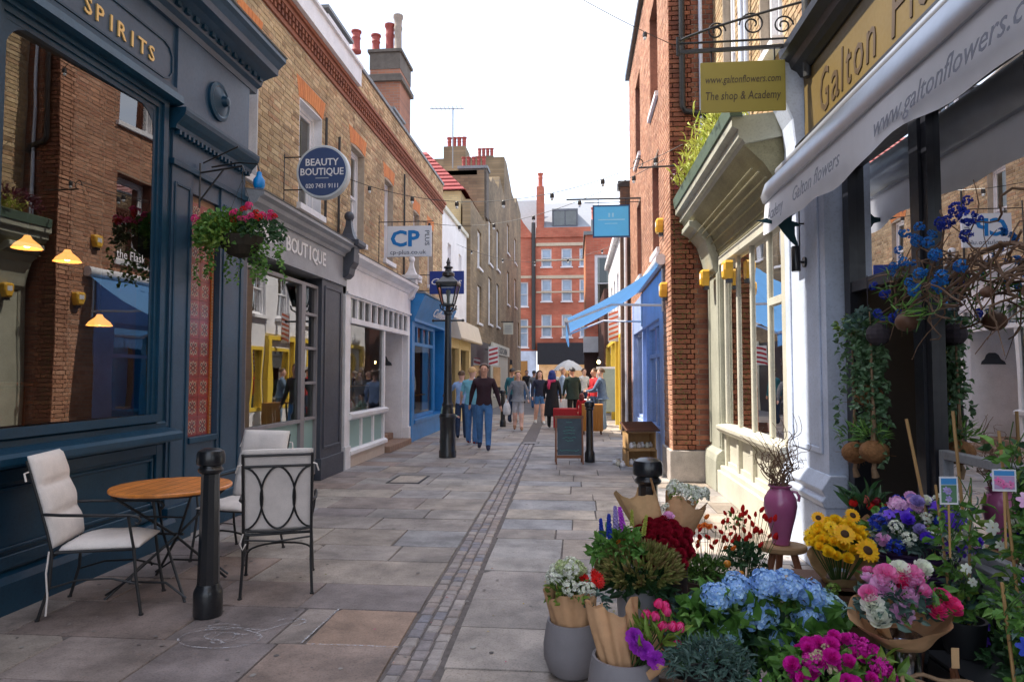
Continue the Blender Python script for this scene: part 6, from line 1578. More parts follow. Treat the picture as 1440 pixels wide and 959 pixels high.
m_jean = sk('blue_denim', (.06,.17,.38)); m_jeand = sk('dark_denim', (.02,.04,.09)); m_mar = sk('maroon_knit', (.028,.008,.016)); m_aqua = sk('aqua_cotton', (.20,.52,.66))
m_gry = sk('grey_marl', (.20,.21,.23)); m_lgr = sk('pale_grey_print', (.50,.50,.53)); m_nv = sk('navy_cloth', (.015,.02,.05)); m_bk = sk('black_cloth', (.010,.010,.013)); m_tl = sk('teal_cloth', (.03,.17,.22))
m_redk = sk('red_knit', (.50,.012,.02)); m_dj = sk('denim_jacket', (.10,.15,.24)); m_mint = sk('mint_cloth', (.32,.55,.45)); m_wc = sk('white_cloth', (.70,.70,.70)); m_grn = sk('dark_green_cloth', (.012,.03,.022)); m_kh = sk('khaki_cloth', (.28,.24,.16))
h_bl = M('blonde_hair', (.55,.34,.14), .6, .2, 30); h_br = M('brown_hair', (.09,.045,.02), .6, .2, 30); h_dk = M('dark_hair', (.015,.012,.012), .5, .2, 30); h_gr = M('grey_stubble', (.20,.15,.13), .8)
m_tanleg = sk('tan_boot', (.42,.22,.12)); m_rsh = sk('red_shoe', (.25,.03,.03))
pm = person('striding man in a maroon jumper and blue jeans coming towards the camera', (-1.92, 14.2, 0), 4, 1.80, m_mar, m_jean, 'tan', m_nv, h_gr, 'short', L=((.27,.05,1.15),(.33,.0,.92)), Rr=((-.26,.10,1.16),(-.30,.16,.95)), step=.16, wide=1.08)
person('woman in an aqua top and jeans walking beside the striding man, blonde hair', (-2.34, 15.3, 0), 172, 1.74, m_aqua, m_jean, 'light', m_rsh, h_bl, 'short', sleeve=.5, L=((.24,0,1.16),(.3,-.12,1.0)), wide=1.08, step=.05, facing=False)
person('blonde woman in a grey top and pale trousers walking towards the camera', (-1.62, 19.1, 0), 6, 1.66, m_gry, m_lgr, 'light', m_tanleg, h_bl, 'long', sleeve=.9, leg=.7, step=.08, L=((.27,0,1.18),(.30,-.02,.95)), Rr=((-.27,0,1.18),(-.31,-.03,.93)), coat=(.88, m_gry))
person('person in a light blue shirt half hidden behind the lamp post', (-2.80, 16.6, 0), 185, 1.66, sk('light_blue_shirt', (.30,.45,.72)), m_jeand, 'light', m_bk, h_br, 'short', L=((.30,-.05,1.25),(.36,-.25,1.32)), facing=False)
person('stooping person in mint green behind the base of the lamp post', (-3.0, 15.2, 0), 95, 1.15, m_mint, m_bk, 'light', m_bk, h_dk, 'short', lean=-.12, Rr=((-.2,-.2,1.1),(-.15,-.38,1.0)))
person('man in a teal shirt with his back turned, left of the woman in grey', (-2.05, 22.0, 0), 160, 1.76, m_tl, m_jeand, 'tan', m_bk, h_dk, 'short', facing=False)
person('woman with long dark hair, navy top and bare legs behind the woman in grey', (-1.15, 21.5, 0), 20, 1.68, m_nv, m_jean, 'light', m_wc, h_br, 'long', leg=.25, step=.1)
pk = person('person in a long black coat, blue headscarf and pink scarf', (-.70, 20.0, 0), 170, 1.68, m_bk, m_bk, 'light', m_bk, sk('blue_scarf', (.03,.05,.22)), 'scarf', coat=(.38, m_bk), facing=False, wide=1.05)
m = MB(); m.tube([(-.09,-.06,1.46),(0,-.11,1.43),(.09,-.06,1.46),(.10,.07,1.46),(0,.12,1.44),(-.10,.07,1.46)], .045, 8, closed=True); m.tube([(.05,.12,1.44),(.08,.15,1.30),(.07,.14,1.20)], [.045,.05,.03], 8); m.build('scarf', sk('pink_scarf', (.62,.05,.14)), pk, smooth='all')
person('man with a shaved head and pale blue shirt behind the black coated person', (-.45, 22.8, 0), 100, 1.80, sk('pale_blue_shirt2', (.35,.45,.6)), m_kh, 'tan', m_bk, h_gr, 'short', facing=False)
person('person in a dark green coat leaning over the market table', (-.10, 21.3, 0), 200, 1.78, m_grn, m_bk, 'tan', m_bk, h_dk, 'short', lean=-.06, coat=(.8, m_grn), facing=False, wide=1.1)
person('person in a bright red jumper talking to the person in denim', (.55, 20.9, 0), -60, 1.74, m_redk, m_jeand, 'tan', m_bk, h_br, 'short', L=((.25,-.12,1.2),(.2,-.34,1.15)))
person('person in a denim jacket and faded jeans turned left towards the red jumper', (.74, 19.3, 0), -110, 1.74, m_dj, sk('faded_denim', (.17,.24,.33)), 'light', m_gry, h_br, 'short', L=((.2,-.15,1.15),(.12,-.38,1.12)), Rr=((-.24,-.12,1.15),(-.2,-.34,1.1)), lean=-.05, coat=(.90, m_dj), facing=True)
person('seated looking low figure with dark red hair beside the red clothed table', (.15, 19.0, 0), 150, 1.05, m_redk, m_redk, 'light', m_bk, M('auburn_hair', (.16,.025,.02), .5), 'long', facing=False)
for i, (x, y, a, h, tp, bt2, hr) in enumerate(((-.9, 28.5, 20, 1.74, m_wc, m_jean, h_dk), (-.35, 25.0, 190, 1.70, m_bk, m_kh, h_bl), (.3, 26.6, 30, 1.78, m_wc, m_jeand, h_br), (-1.9, 31, 170, 1.72, m_gry, m_jean, h_dk), (.7, 25.5, 90, 1.7, m_nv, m_kh, h_gr), (-2.6, 36, 10, 1.75, m_bk, m_jean, h_dk))):
    person(('distant person in a white top at the back of the crowd left', 'distant blonde person in black at the back of the crowd', 'distant person in a white top under the parasol, right of centre', 'distant person in grey behind the woman in grey', 'distant person in navy beside the menu board', 'farthest person in black near the brown brick house')[i], (x, y, 0), a, h, tp, bt2, ('light', 'tan')[i % 2], m_bk, hr, 'short', step=.1)
wbg = thing('carrier_bag', 'white plastic carrier bag hanging from the hand of the woman in grey', 'bag', (-1.94, 19.0, .45), world=True)
m = MB(); c_ = (-1.93, 19.02)
pr = [(.02,.88),(.05,.80),(.09,.72),(.115,.58),(.10,.46),(.03,.43)]
m.lathe([(r_, z_) for r_, z_ in pr], (c_[0], c_[1], 0), 12, sq=.55); m.build('bag_body', m_wc, wbg, smooth='all')
# ------------------------------------------------------------------ plants and flowers
def leafmat(name, cols, rough=.5, sss=.25): return M(name, None, rough, .15, 20, isl=.25, pal=cols, sss=sss)
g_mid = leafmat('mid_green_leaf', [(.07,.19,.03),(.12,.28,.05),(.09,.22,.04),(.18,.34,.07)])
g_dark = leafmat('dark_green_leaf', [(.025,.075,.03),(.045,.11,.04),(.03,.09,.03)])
g_lime = leafmat('lime_leaf', [(.14,.24,.03),(.22,.32,.05),(.10,.20,.03)])
g_blue = leafmat('blue_green_leaf', [(.045,.10,.085),(.09,.16,.14),(.06,.13,.10),(.12,.19,.16)])
g_olive = leafmat('olive_bud', [(.20,.20,.05),(.30,.29,.09),(.24,.15,.07),(.16,.20,.05),(.34,.30,.11)])
g_ygr = leafmat('yellow_green_leaf', [(.45,.48,.06),(.55,.55,.12),(.33,.42,.05)])
def petal(name, cols, rough=.55): return M(name, None, rough, .10, 25, isl=.12, pal=cols, sss=.22)
p_blue = petal('hydrangea_blue', [(.26,.52,.94),(.40,.64,.95),(.30,.50,.92),(.56,.78,.95)])
p_lblue = petal('hydrangea_pale', [(.42,.72,.90),(.60,.82,.86),(.34,.60,.92)])
p_mag = petal('magenta_petal', [(.70,.008,.38),(.80,.03,.48),(.58,.006,.30)])
p_pink = petal('pink_petal', [(.86,.20,.50),(.90,.34,.60),(.80,.14,.42)])
p_lpink = petal('pale_pink_petal', [(.86,.48,.76),(.90,.60,.82),(.84,.42,.72)])
p_hot = petal('hot_pink_petal', [(.90,.04,.26),(.94,.10,.36),(.84,.03,.20)])
p_red = petal('red_petal', [(.72,.012,.012),(.80,.02,.015),(.62,.01,.012)])
p_dred = petal('dark_rose_petal', [(.26,.003,.018),(.36,.006,.028),(.18,.002,.014)])
p_org = petal('orange_petal', [(.80,.16,.01),(.85,.24,.02)])
p_yel = petal('yellow_petal', [(.92,.62,.01),(.95,.70,.03),(.90,.52,.01)])
p_sunf = petal('sunflower_petal', [(.92,.48,.008),(.94,.55,.01),(.86,.38,.006)])
p_white = petal('white_petal', [(.88,.90,.78),(.92,.92,.85),(.84,.88,.70)])
p_cream = petal('cream_green_petal', [(.62,.72,.36),(.70,.76,.48),(.55,.66,.30)])
p_pur = petal('purple_petal', [(.14,.05,.68),(.20,.07,.80),(.11,.035,.56)])
p_vio = petal('violet_petal', [(.52,.05,.68),(.62,.10,.78),(.44,.04,.58)])
p_cy = petal('sky_blue_petal', [(.02,.22,.68),(.04,.32,.78),(.01,.12,.55)])
p_dbl = petal('deep_blue_petal', [(.01,.035,.42),(.02,.06,.55),(.015,.04,.36)])
p_lil = petal('lilac_petal', [(.38,.30,.68),(.50,.42,.75)])
m_seed = M('seed_head', (.05,.022,.008), .9, .3, 60)
m_stem = M('green_stem', (.06,.13,.03), .6)
m_paper = M('kraft_paper', (.62,.36,.19), .8, .15, 9, .9, 16)
m_paperd = M('tan_paper', (.68,.42,.21), .8, .15, 9, .9, 16)
m_twig = M('curly_twig', (.20,.12,.075), .8, .25, 20, .3, 60)
m_soil = M('potting_soil', (.02,.014,.01), .95, .3, 40)
m_zinc = M('grey_zinc', (.33,.32,.34), .5, .12, 6, .1, 30)
m_gpot = M('grey_stone_pot', (.24,.225,.24), .7, .1, 6, .12, 60)
m_bkp = M('black_plastic', (.014,.015,.018), .4, .1)
m_wick = M('wicker', (.30,.19,.11), .8, .25, 20)
def leaf(mb, b, d, ln, w, up=(0,0,1), fold=.25, droop=.25, mi=0):
    b = Vector(b); d = Vector(d).normalized(); u = Vector(up); s = d.cross(u)
    if s.length < .05: s = d.cross(Vector((1,0,0)))
    s.normalize(); n = s.cross(d)
    m1 = b+d*ln*.35+n*ln*.04; m2 = b+d*ln*.72-n*ln*droop*.25; tp = b+d*ln-n*ln*droop
    o = len(mb.v); q = n*w*fold
    for p in (b, m1+s*w*.5+q, m2+s*w*.36+q, tp, m2-s*w*.36+q, m1-s*w*.5+q, m1, m2): mb.v.append(tuple(p))
    mb.f += [(o,o+1,o+6),(o+1,o+2,o+7,o+6),(o+2,o+3,o+7),(o,o+6,o+5),(o+6,o+7,o+4,o+5),(o+7,o+3,o+4)]; mb.m += [mi]*6
def rdir(rn, zmin=-.2):
    while True:
        v = Vector((rn.gauss(0,1), rn.gauss(0,1), rn.gauss(0,1)))
        if v.length > .1:
            v.normalize()
            if v.z >= zmin: return v
def bush(mb, c, r, n, ln, w, rn, zmin=-.3, inner=.35, mi=0, spread=.6, up=.25):
    c = Vector(c)
    for _ in range(n):
        v = rdir(rn, zmin); k = inner+(1-inner)*rn.random()**.6
        p = c+Vector((v.x*r[0], v.y*r[1], v.z*r[2]))*k
        d = (v+Vector((rn.gauss(0,spread), rn.gauss(0,spread), rn.gauss(up,spread)))).normalized()
        s = rn.uniform(.65, 1.25); leaf(mb, p, d, ln*s, w*s, rdir(rn), mi=mi, droop=rn.uniform(.05,.5))
def petal_ring(mb, n, r0, r1, w, z0, z1, zt, mi=0, ph=0, curl=0.0, c=(0,0,0), jag=0):
    """petals from radius r0 to r1; z rises z0 -> z1 -> zt at the tip"""
    for k in range(n):
        a = 2*math.pi*k/n+ph; ca, sa = math.cos(a), math.sin(a); rm = (r0+r1)*.55
        rr = lambda r, s, z: (c[0]+r*ca-s*sa, c[1]+r*sa+s*ca, c[2]+z)
        o = len(mb.v); mb.v += [rr(r0,-w*.2,z0), rr(r0,w*.2,z0), rr(rm,w*.5,z1+curl), rr(r1*.93,w*.3,zt+curl*.5), rr(r1,0,zt), rr(r1*.93,-w*.3,zt+curl*.5), rr(rm,-w*.5,z1+curl), rr(rm,0,z1)]
        mb.f += [(o,o+1,o+7),(o+1,o+2,o+7),(o+2,o+3,o+4,o+7),(o+7,o+4,o+5,o+6),(o,o+7,o+6)]; mb.m += [mi]*5
def fm(fn, name, mats):
    m = MB(); fn(m); return m.mesh(name, mats, 'all', recalc=False)
def f_peony(m):     # unit radius ~1
    rn = random.Random(1)
    for L_, (n, r1, zt, w, z1) in enumerate(((8,1.0,.15,.75,-.1),(8,.92,.45,.7,.05),(7,.75,.68,.6,.25),(6,.55,.82,.5,.4),(5,.35,.88,.35,.5),(4,.2,.85,.25,.5))):
        petal_ring(m, n, .08, r1, w, -.2+.1*L_, z1, zt, ph=L_*.5, curl=.05)
def f_rose(m):
    for L_, (n, r1, zt, w, z1) in enumerate(((5,.95,.35,1.0,0),(5,.8,.6,.9,.15),(5,.6,.8,.75,.3),(4,.4,.88,.6,.45),(3,.22,.85,.4,.5))):
        petal_ring(m, n, .05, r1, w, -.35+.1*L_, z1, zt, ph=L_*.7, curl=.08)
def f_tulip(m):
    for L_ in range(2):
        for k in range(3):
            a = 2*math.pi*k/3+L_*math.pi/3; ca, sa = math.cos(a), math.sin(a); R_ = .62-.08*L_
            prof = [(.12,0,.10),(R_*.95,.35,.55),(R_,.8,.60),(R_*.78,1.25,.42),(R_*.5,1.55,.08)]
            o = len(m.v)
            for r_, z, w in prof:
                for s in (-1, 0, 1): rr = r_*(1-.12*abs(s)); m.v.append((rr*ca-s*w*sa, rr*sa+s*w*ca, z))
            for i in range(4):
                for j in range(2): m.f.append((o+i*3+j, o+i*3+j+1, o+i*3+j+4, o+i*3+j+3)); m.m.append(0)
def f_sunf(m):
    petal_ring(m, 16, .34, 1.05, .26, 0, -.02, -.06, ph=0, curl=.03); petal_ring(m, 16, .34, .90, .24, .02, .05, .06, ph=.2, curl=.03)
    m.lathe([(.001,.15),(.18,.19),(.32,.16),(.40,.05)], n=18, mi=1, cap=False)
def f_star(m): petal_ring(m, 6, .06, 1.0, .62, 0, .08, -.05, ph=.2, curl=.06); m.ball((0,0,.08), .12, 8, 4, mi=1)
def f_daisy(m): petal_ring(m, 14, .1, 1.0, .28, 0, .12, .18, curl=.04); petal_ring(m, 12, .1, .72, .26, .08, .28, .40, ph=.2, curl=.04); petal_ring(m, 8, .05, .4, .2, .15, .4, .55, ph=.1); m.ball((0,0,.25), .12, 8, 4, mi=1)
def f_hyd(m):
    rn = random.Random(8); N = 130
    for i in range(N):
        z = 1-1.35*i/N; r = math.sqrt(max(0,1-z*z)); a = i*2.39996
        v = Vector((r*math.cos(a), r*math.sin(a), z*.85)); q = v.normalized().to_track_quat('Z','Y'); k = rn.uniform(.82,1.12)*(1+.10*math.sin(3*a)+.08*math.cos(5*z+a)); ph = rn.random()*3; sz = rn.uniform(.8,1.25)
        q = (v.normalized()+Vector((rn.gauss(0,.3),rn.gauss(0,.3),rn.gauss(0,.3)))).to_track_quat('Z','Y')
        t = MB(); petal_ring(t, 4, .02, .20*sz, .23*sz, 0, .03, .03, ph=ph, curl=.03)
        for p in t.v: w = v*k+q @ Vector(p); m.v.append(tuple(w)) 
        o = len(m.v)-len(t.v)
        m.f += [tuple(x+o for x in f) for f in t.f]; m.m += t.m
def f_blossom(m):
    rn = random.Random(5)
    for i in range(26):
        v = rdir(rn, -.2); q = v.to_track_quat('Z','Y'); t = MB(); petal_ring(t, 5, .03, .30, .26, 0, .05, .06, ph=rn.random()*3, curl=.03)
        o = len(m.v)
        for p in t.v: m.v.append(tuple(v*rn.uniform(.65,1)+q @ Vector(p)))
        m.f += [tuple(x+o for x in f) for f in t.f]; m.m += t.m
def f_spike(m):     # lupin / hyacinth spike, height 3
    rn = random.Random(6)
    for i in range(60):
        z = 3*i/60; a = i*2.4; r = .42*(1-.75*(z/3)**1.3); v = Vector((math.cos(a), math.sin(a), .35)).normalized(); q = v.to_track_quat('Z','Y'); t = MB(); petal_ring(t, 4, .02, .22, .2, 0, .06, .12, ph=rn.random()*3)
        o = len(m.v)
        for p in t.v: w = Vector((r*math.cos(a)*.6, r*math.sin(a)*.6, z))+q @ Vector(p); m.v.append(tuple(w))
        m.f += [tuple(x+o for x in f) for f in t.f]; m.m += t.m
FL = {}
def FM(kind, mat, mat2=None):
    key = (kind, mat.name)
    if key not in FL: FL[key] = fm({'peony':f_peony,'rose':f_rose,'tulip':f_tulip,'sunflower':f_sunf,'star':f_star,'daisy':f_daisy,'hydrangea':f_hyd,'blossom':f_blossom,'spike':f_spike}[kind], 'flower_head', [mat, mat2 or m_seed])
    return FL[key]
def head(parent, kind, mat, p, r, d=(0,0,1), mat2=None, label=None, name='flower_head', rn=random):
    q = Vector(d).normalized().to_track_quat('Z','Y') @ Euler((0,0,rn.uniform(0,6))).to_quaternion()
    o = part(name, FM(kind, mat, mat2), parent, p, None, (r,r,r)); o.rotation_euler = q.to_euler()
    if label: o['label'] = label
    return o
def wrap(parent, base, top, r0, r1, seed, mat=None, squash=1.0, amp=.12, name='paper_wrap', open_=360, ph=0):
    """crumpled paper cone: pleats, an uneven torn rim"""
    rn = random.Random(seed); b = Vector(base); t = Vector(top); ax = (t-b); L_ = ax.length; ax.normalize()
    u = ax.orthogonal().normalized(); w = ax.cross(u); K = 44; J = 9; m = MB(); ks = [rn.choice([4,5,6,7]), rn.choice([9,11]), rn.uniform(0,6), rn.uniform(0,6)]
    for side in (0,):
        o = len(m.v)
        for j in range(J+1):
            f = j/J
            for k in range(K+1):
                a = ph+R(open_)*k/K; r = r0+(r1-r0)*f**.8+(.03*r1*math.sin(7*f+a*3))
                fold = 1+amp*f*math.sin(ks[0]*a+ks[2])+amp*.5*math.sin(ks[1]*a+ks[3]+3*f)+amp*.06*math.sin(17*a+9*f)
                hh = f*(1+(.09*math.sin(ks[0]*a*.5+ks[3])+.035*math.sin(5*a+seed)+.012*math.sin(13*a))*f)
                p = b+ax*L_*hh+(u*math.cos(a)+w*math.sin(a)*squash)*r*fold; m.v.append(tuple(p))
        for j in range(J):
            for k in range(K): m.f.append((o+j*(K+1)+k, o+j*(K+1)+k+1, o+(j+1)*(K+1)+k+1, o+(j+1)*(K+1)+k)); m.m.append(0)
    return m.build(name, mat or m_paper, parent, recalc=False, smooth='all')
def pot_lathe(parent, prof, c, mat, name='pot', n=28, soil=True):
    m = MB(); m.lathe(prof+[(prof[-1][0]-.012, prof[-1][1]), (prof[-1][0]-.018, prof[-1][1]-.04)], c, n); m.build(name, mat, parent, smooth=True)
    if soil:
        m = MB(); m.lathe([(.001, prof[-1][1]-.035), (prof[-1][0]-.015, prof[-1][1]-.035)], c, 16, cap=False); m.build('soil', m_soil, parent, recalc=False)
def stems(parent, c, pts, mat=None, r=.0035):
    m = MB()
    for p in pts:
        p = Vector(p); a = Vector(c)+Vector(((p.x-c[0])*.25,(p.y-c[1])*.25,0)); mid = (a+p)/2+Vector(((p.x-c[0])*.08,(p.y-c[1])*.08,.02)); m.tube([a, mid, p], r, 5)
    m.build('stem', mat or m_stem, parent, kind='stuff')
def fol(parent, fn, mat, name='foliage', label=None):
    m = MB(); fn(m); return m.build(name, mat, parent, recalc=False, kind='stuff', label=label)
rn = random.Random(21)
# black crates and a low plank that carry the display
def crate_box(x, y, w, d, h, label, rz=0, mat=None, name='display_crate'):
    t = thing(name, label, 'crate', (x, y, 0), R(rz), world=False); mat = mat or m_bkp; m = MB(); t_ = .014
    m.box(-w/2, w/2, -d/2, d/2, h-t_, h); m.build('top', mat, t)
    for k in range(3):
        z = h*(.06+.31*k); m = MB(); zz = z+h*.24
        m.box(-w/2, w/2, -d/2, -d/2+t_, z, zz); m.box(-w/2, w/2, d/2-t_, d/2, z, zz); m.box(-w/2, -w/2+t_, -d/2+t_, d/2-t_, z, zz); m.box(w/2-t_, w/2, -d/2+t_, d/2-t_, z, zz); m.build('slat_ring', mat, t)
    m = MB()
    for sx in (-1,1):
        for sy in (-1,1): m.box(sx*(w/2-.03)-.012, sx*(w/2-.03)+.012, sy*(d/2-.03)-.012, sy*(d/2-.03)+.012, 0, h-t_)
    m.build('corner_post', mat, t)
    return t
crate_box(1.32, 3.10, .46, .34, .13, 'low black crate under the silver bucket at the front')
crate_box(1.86, 3.95, .62, .42, .52, 'black crate carrying the purple basket of flowers', 6)
crate_box(1.36, 3.86, .36, .32, .50, 'dark crate under the wrapped sunflower bouquet', -8, m_woodd)
crate_box(1.82, 3.18, .40, .46, .32, 'black crate by the shop wall below the tall climbing plants', 4)
crate_box(1.04, 2.98, .40, .34, .24, 'black crate under the magenta flowers in the foreground', 8)
crate_box(.55, 3.05, .40, .30, .22, 'low crate under the silvery blue green plant', -5, m_woodd)
# 1 grey round pot with white flowers in paper
t = thing('flower_pot', 'grey round bellied pot nearest the street channel, holding paper wrapped white flowers', 'flower pot', (-.03, 3.75, 0), 0, 'grey rounded pots', world=False)
pot_lathe(t, [(.10,0),(.125,.02),(.150,.09),(.152,.15),(.142,.22),(.130,.28)], (0,0,0), m_gpot, 'pot_body')
t = thing('bouquet', 'bouquet of white, pale green and red flowers in brown paper in the left grey pot', 'bouquet', (-.03, 3.75, .22), 0, 'paper wrapped bouquets', world=False)
wrap(t, (0,0,-.02), (.0,.02,.20), .085, .135, 3, amp=.10)
pts = []
for i in range(20):
    a = rn.uniform(0,6.28); r = .125*rn.random()**.5; p = (r*math.cos(a)-.01, r*math.sin(a), .22+.10*(1-(r/.13)**2)+rn.uniform(-.02,.03)); pts.append(p)
    head(t, 'blossom', p_white if i % 3 else p_cream, p, rn.uniform(.034,.046), (p[0]*3,p[1]*3-.5,.6))
for i in range(9):
    p = (.10+rn.uniform(-.04,.05), rn.uniform(-.10,.06), .22+rn.uniform(-.04,.07)); head(t, 'daisy', p_red, p, rn.uniform(.032,.044), (rn.uniform(0,1),-.8,.6)); pts.append(p)
stems(t, (0,0,0), pts)
fol(t, lambda m: bush(m, (0,0,.20), (.12,.12,.09), 120, .05, .02, rn), g_lime)
fol(t, lambda m: bush(m, (.12,-.03,.17), (.07,.09,.06), 60, .05, .022, rn), g_blue)
# 2 second grey pot with tulips
t = thing('flower_pot', 'grey round bellied pot cut by the bottom edge, holding pink tulips', 'flower pot', (.21, 3.22, 0), 0, 'grey rounded pots', world=False)
pot_lathe(t, [(.11,0),(.14,.02),(.162,.10),(.165,.18),(.155,.26),(.142,.315)], (0,0,0), m_gpot, 'pot_body')
t = thing('bouquet', 'bouquet of hot pink tulips and purple blooms leaning out of creased brown paper', 'bouquet', (.21, 3.22, .26), 0, 'paper wrapped bouquets', world=False)
wrap(t, (-.02,0,-.03), (-.055,.04,.27), .075, .11, 8, amp=.15, open_=250, ph=1.2); wrap(t, (.01,-.01,-.03), (.09,-.04,.13), .08, .135, 5, amp=.14, open_=240, ph=-1.9)
pts = []
for p in ((.155,.0,.27),(.19,.02,.23),(.135,-.02,.22),(.21,-.02,.18),(.185,.03,.25),(.165,-.05,.19),(.245,.0,.17),(.225,-.05,.11),(.10,-.0,.22)):
    head(t, 'tulip', p_hot, p, .030, (p[0]*1.6,p[1]*2-.2,.9)); pts.append(p)
for p in ((.055,-.10,.14),(.085,-.12,.125),(.13,-.13,.09),(.04,-.09,.17)):
    head(t, 'peony', p_vio, p, .042, (.1,-1,.45), label='purple bloom'); pts.append(p)
stems(t, (.02,0,-.0), pts)
fol(t, lambda m: bush(m, (.13,-.02,.13), (.10,.09,.07), 60, .10, .022, rn, up=.8), g_lime)
# 3 big green bouquet in a zinc vase
t = thing('zinc_vase', 'tall grey zinc vase behind the tulips holding a big green bouquet', 'vase', (.33, 3.92, 0), 0, world=False)
pot_lathe(t, [(.085,0),(.09,.02),(.10,.2),(.115,.42)], (0,0,0), m_zinc, 'vase_body', soil=False)
t = thing('bouquet', 'wide bushy bouquet of olive buds, lupins and blue hyacinths in the zinc vase', 'bouquet', (.33, 3.92, .40), 0, world=False)
pts = []
m = MB()
for i in range(210):        # bud spears
    v = rdir(rn, -.1); p = Vector((v.x*.215+.02, v.y*.19-.03, v.z*.15+.09))
    d = (v+Vector((0,-.15,.35))).normalized(); L_ = rn.uniform(.05,.075)
    for k in range(4):
        a = k*1.57+rn.random(); s = d.orthogonal().normalized(); s.rotate(Matrix.Rotation(a, 3, d)); leaf(m, p-d*.01, (d+s*.28).normalized(), L_, .018, s, .5, -.12)
    pts.append(p)
m.build('bud', g_olive, t, recalc=False, kind='stuff')
stems(t, (0,0,-.05), pts[::2], r=.003)
fol(t, lambda m: bush(m, (-.09,.0,.20), (.16,.14,.12), 330, .06, .028, rn), g_mid)
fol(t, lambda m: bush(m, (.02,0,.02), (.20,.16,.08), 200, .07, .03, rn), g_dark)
for (x, y, z, mt, s, lb) in ((-.15,-.04,.29,p_dbl,.042,'blue hyacinth spike'),(-.19,.0,.27,p_dbl,.038,'blue hyacinth spike'),(-.07,-.02,.32,p_vio,.045,'violet lupin spike'),(-.11,.0,.33,p_lil,.042,'lilac lupin spike'),(.04,.0,.30,g_ygr,.036,'yellow green spike'),(-.02,.03,.34,g_ygr,.030,'yellow green spike'),(-.07,.0,.37,g_ygr,.016,'yellow green spike')):
    head(t, 'spike', mt, (x,y,z), s, (rn.uniform(-.2,.2), -.1, 1), label=lb)
for i in range(6): head(t, 'blossom', p_org if i % 2 else p_red, (rn.uniform(-.14,.04), rn.uniform(-.1,.0), rn.uniform(.24,.29)), .016, (0,-.6,.8))
# 4 black bucket of roses
t = thing('flower_bucket', 'tall black bucket behind the green bouquet, holding dark red roses', 'bucket', (.52, 4.12, 0), 0, world=False)
pot_lathe(t, [(.10,0),(.105,.02),(.125,.50),(.132,.505),(.132,.525)], (0,0,0), M('charcoal_bucket', (.03,.034,.045), .5, .15, 8), 'bucket_body', soil=False)
t = thing('bouquet', 'bunch of deep crimson roses wrapped in brown paper over the black bucket', 'bouquet', (.49, 4.08, .50), 0, 'paper wrapped bouquets', world=False)
wrap(t, (.03,.03,-.04), (-.01,-.09,.11), .09, .175, 12, amp=.05, mat=m_paperd)
pts = []
for i in range(34):
    a = i*2.4; r = .165*math.sqrt((i+.5)/34); p = (r*math.cos(a)*1.05-.01, r*math.sin(a)*.75-.10, .135+r*math.sin(a)*.62-1.2*r*r+.03); pts.append(p); head(t, 'rose', p_dred, p, .042, (p[0]*3,-.8,.7))
head(t, 'rose', p_lpink, (.045,.03,.255), .040, (0,-.4,1), label='pale pink rose among the crimson ones')
stems(t, (.02,.02,-.1), pts)
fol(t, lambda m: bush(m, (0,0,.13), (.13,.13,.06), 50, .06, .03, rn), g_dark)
t = thing('paper_cone', 'empty cone of brown wrapping paper flaring up to the left of the roses', 'wrapping paper', (.42, 4.22, .55), 0, world=False)
wrap(t, (.08,-.02,-.05), (-.07,.0,.34), .05, .125, 31, mat=m_paperd, amp=.05, open_=330, ph=2.2); 
t = thing('bouquet', 'white stocks in a brown paper cone to the right behind the dark roses', 'bouquet', (.60, 4.30, .55), 0, 'paper wrapped bouquets', world=False)
wrap(t, (-.02,0,-.05), (.07,.01,.27), .04, .125, 17, amp=.05)
for i in range(22):
    a = rn.uniform(0,6.28); r = .12*rn.random()**.5; head(t, 'blossom', p_white, (.07+r*math.cos(a), r*math.sin(a), .31+rn.uniform(-.03,.05)), rn.uniform(.028,.040), (math.cos(a)*.4, -.3, 1))
for i in range(6): head(t, 'blossom', p_white, (-.13+.02*i, -.04, .20+.012*i), .02, (0,-.6,.8))
fol(t, lambda m: bush(m, (.07,0,.30), (.11,.11,.05), 80, .045, .015, rn), g_lime)
# 5 dark bowl of herbs and red flowers
t = thing('planter_bowl', 'wide dark round bowl planted with green herbs and small red and orange blooms', 'planter', (.84, 4.62, 0), 0, world=False)
pot_lathe(t, [(.12,0.0),(.14,.03),(.165,.14),(.175,.26),(.18,.27)], (0,0,0), M('brown_glazed', (.055,.028,.022), .45, .2, 6), 'bowl')
fol(t, lambda m: bush(m, (-.02,0,.29), (.15,.15,.11), 420, .035, .02, rn), leafmat('herb_leaf', [(.07,.17,.02),(.12,.24,.04),(.05,.12,.02)]))
pts = []
for i in range(26):
    p = (rn.uniform(-.14,.17), rn.uniform(-.1,.12), rn.uniform(.40,.64)); pts.append(p); h_ = head(t, 'tulip', p_red if i % 4 else p_org, p, rn.uniform(.013,.020), (rn.uniform(-.9,.9), rn.uniform(-.8,.2), .7)); h_.scale[2] *= 1.7
for i in range(5): head(t, 'daisy', p_org, (-.10+.03*i, -.02, .60+.01*(i % 2)), .028, (-.3,-.5,.8), label='orange flower')
stems(t, (0,0,.26), pts, r=.002)
m = MB(); m.box(.09,.13,-.17,-.168,.27,.36); m.build('plant_tag', m_white, t)
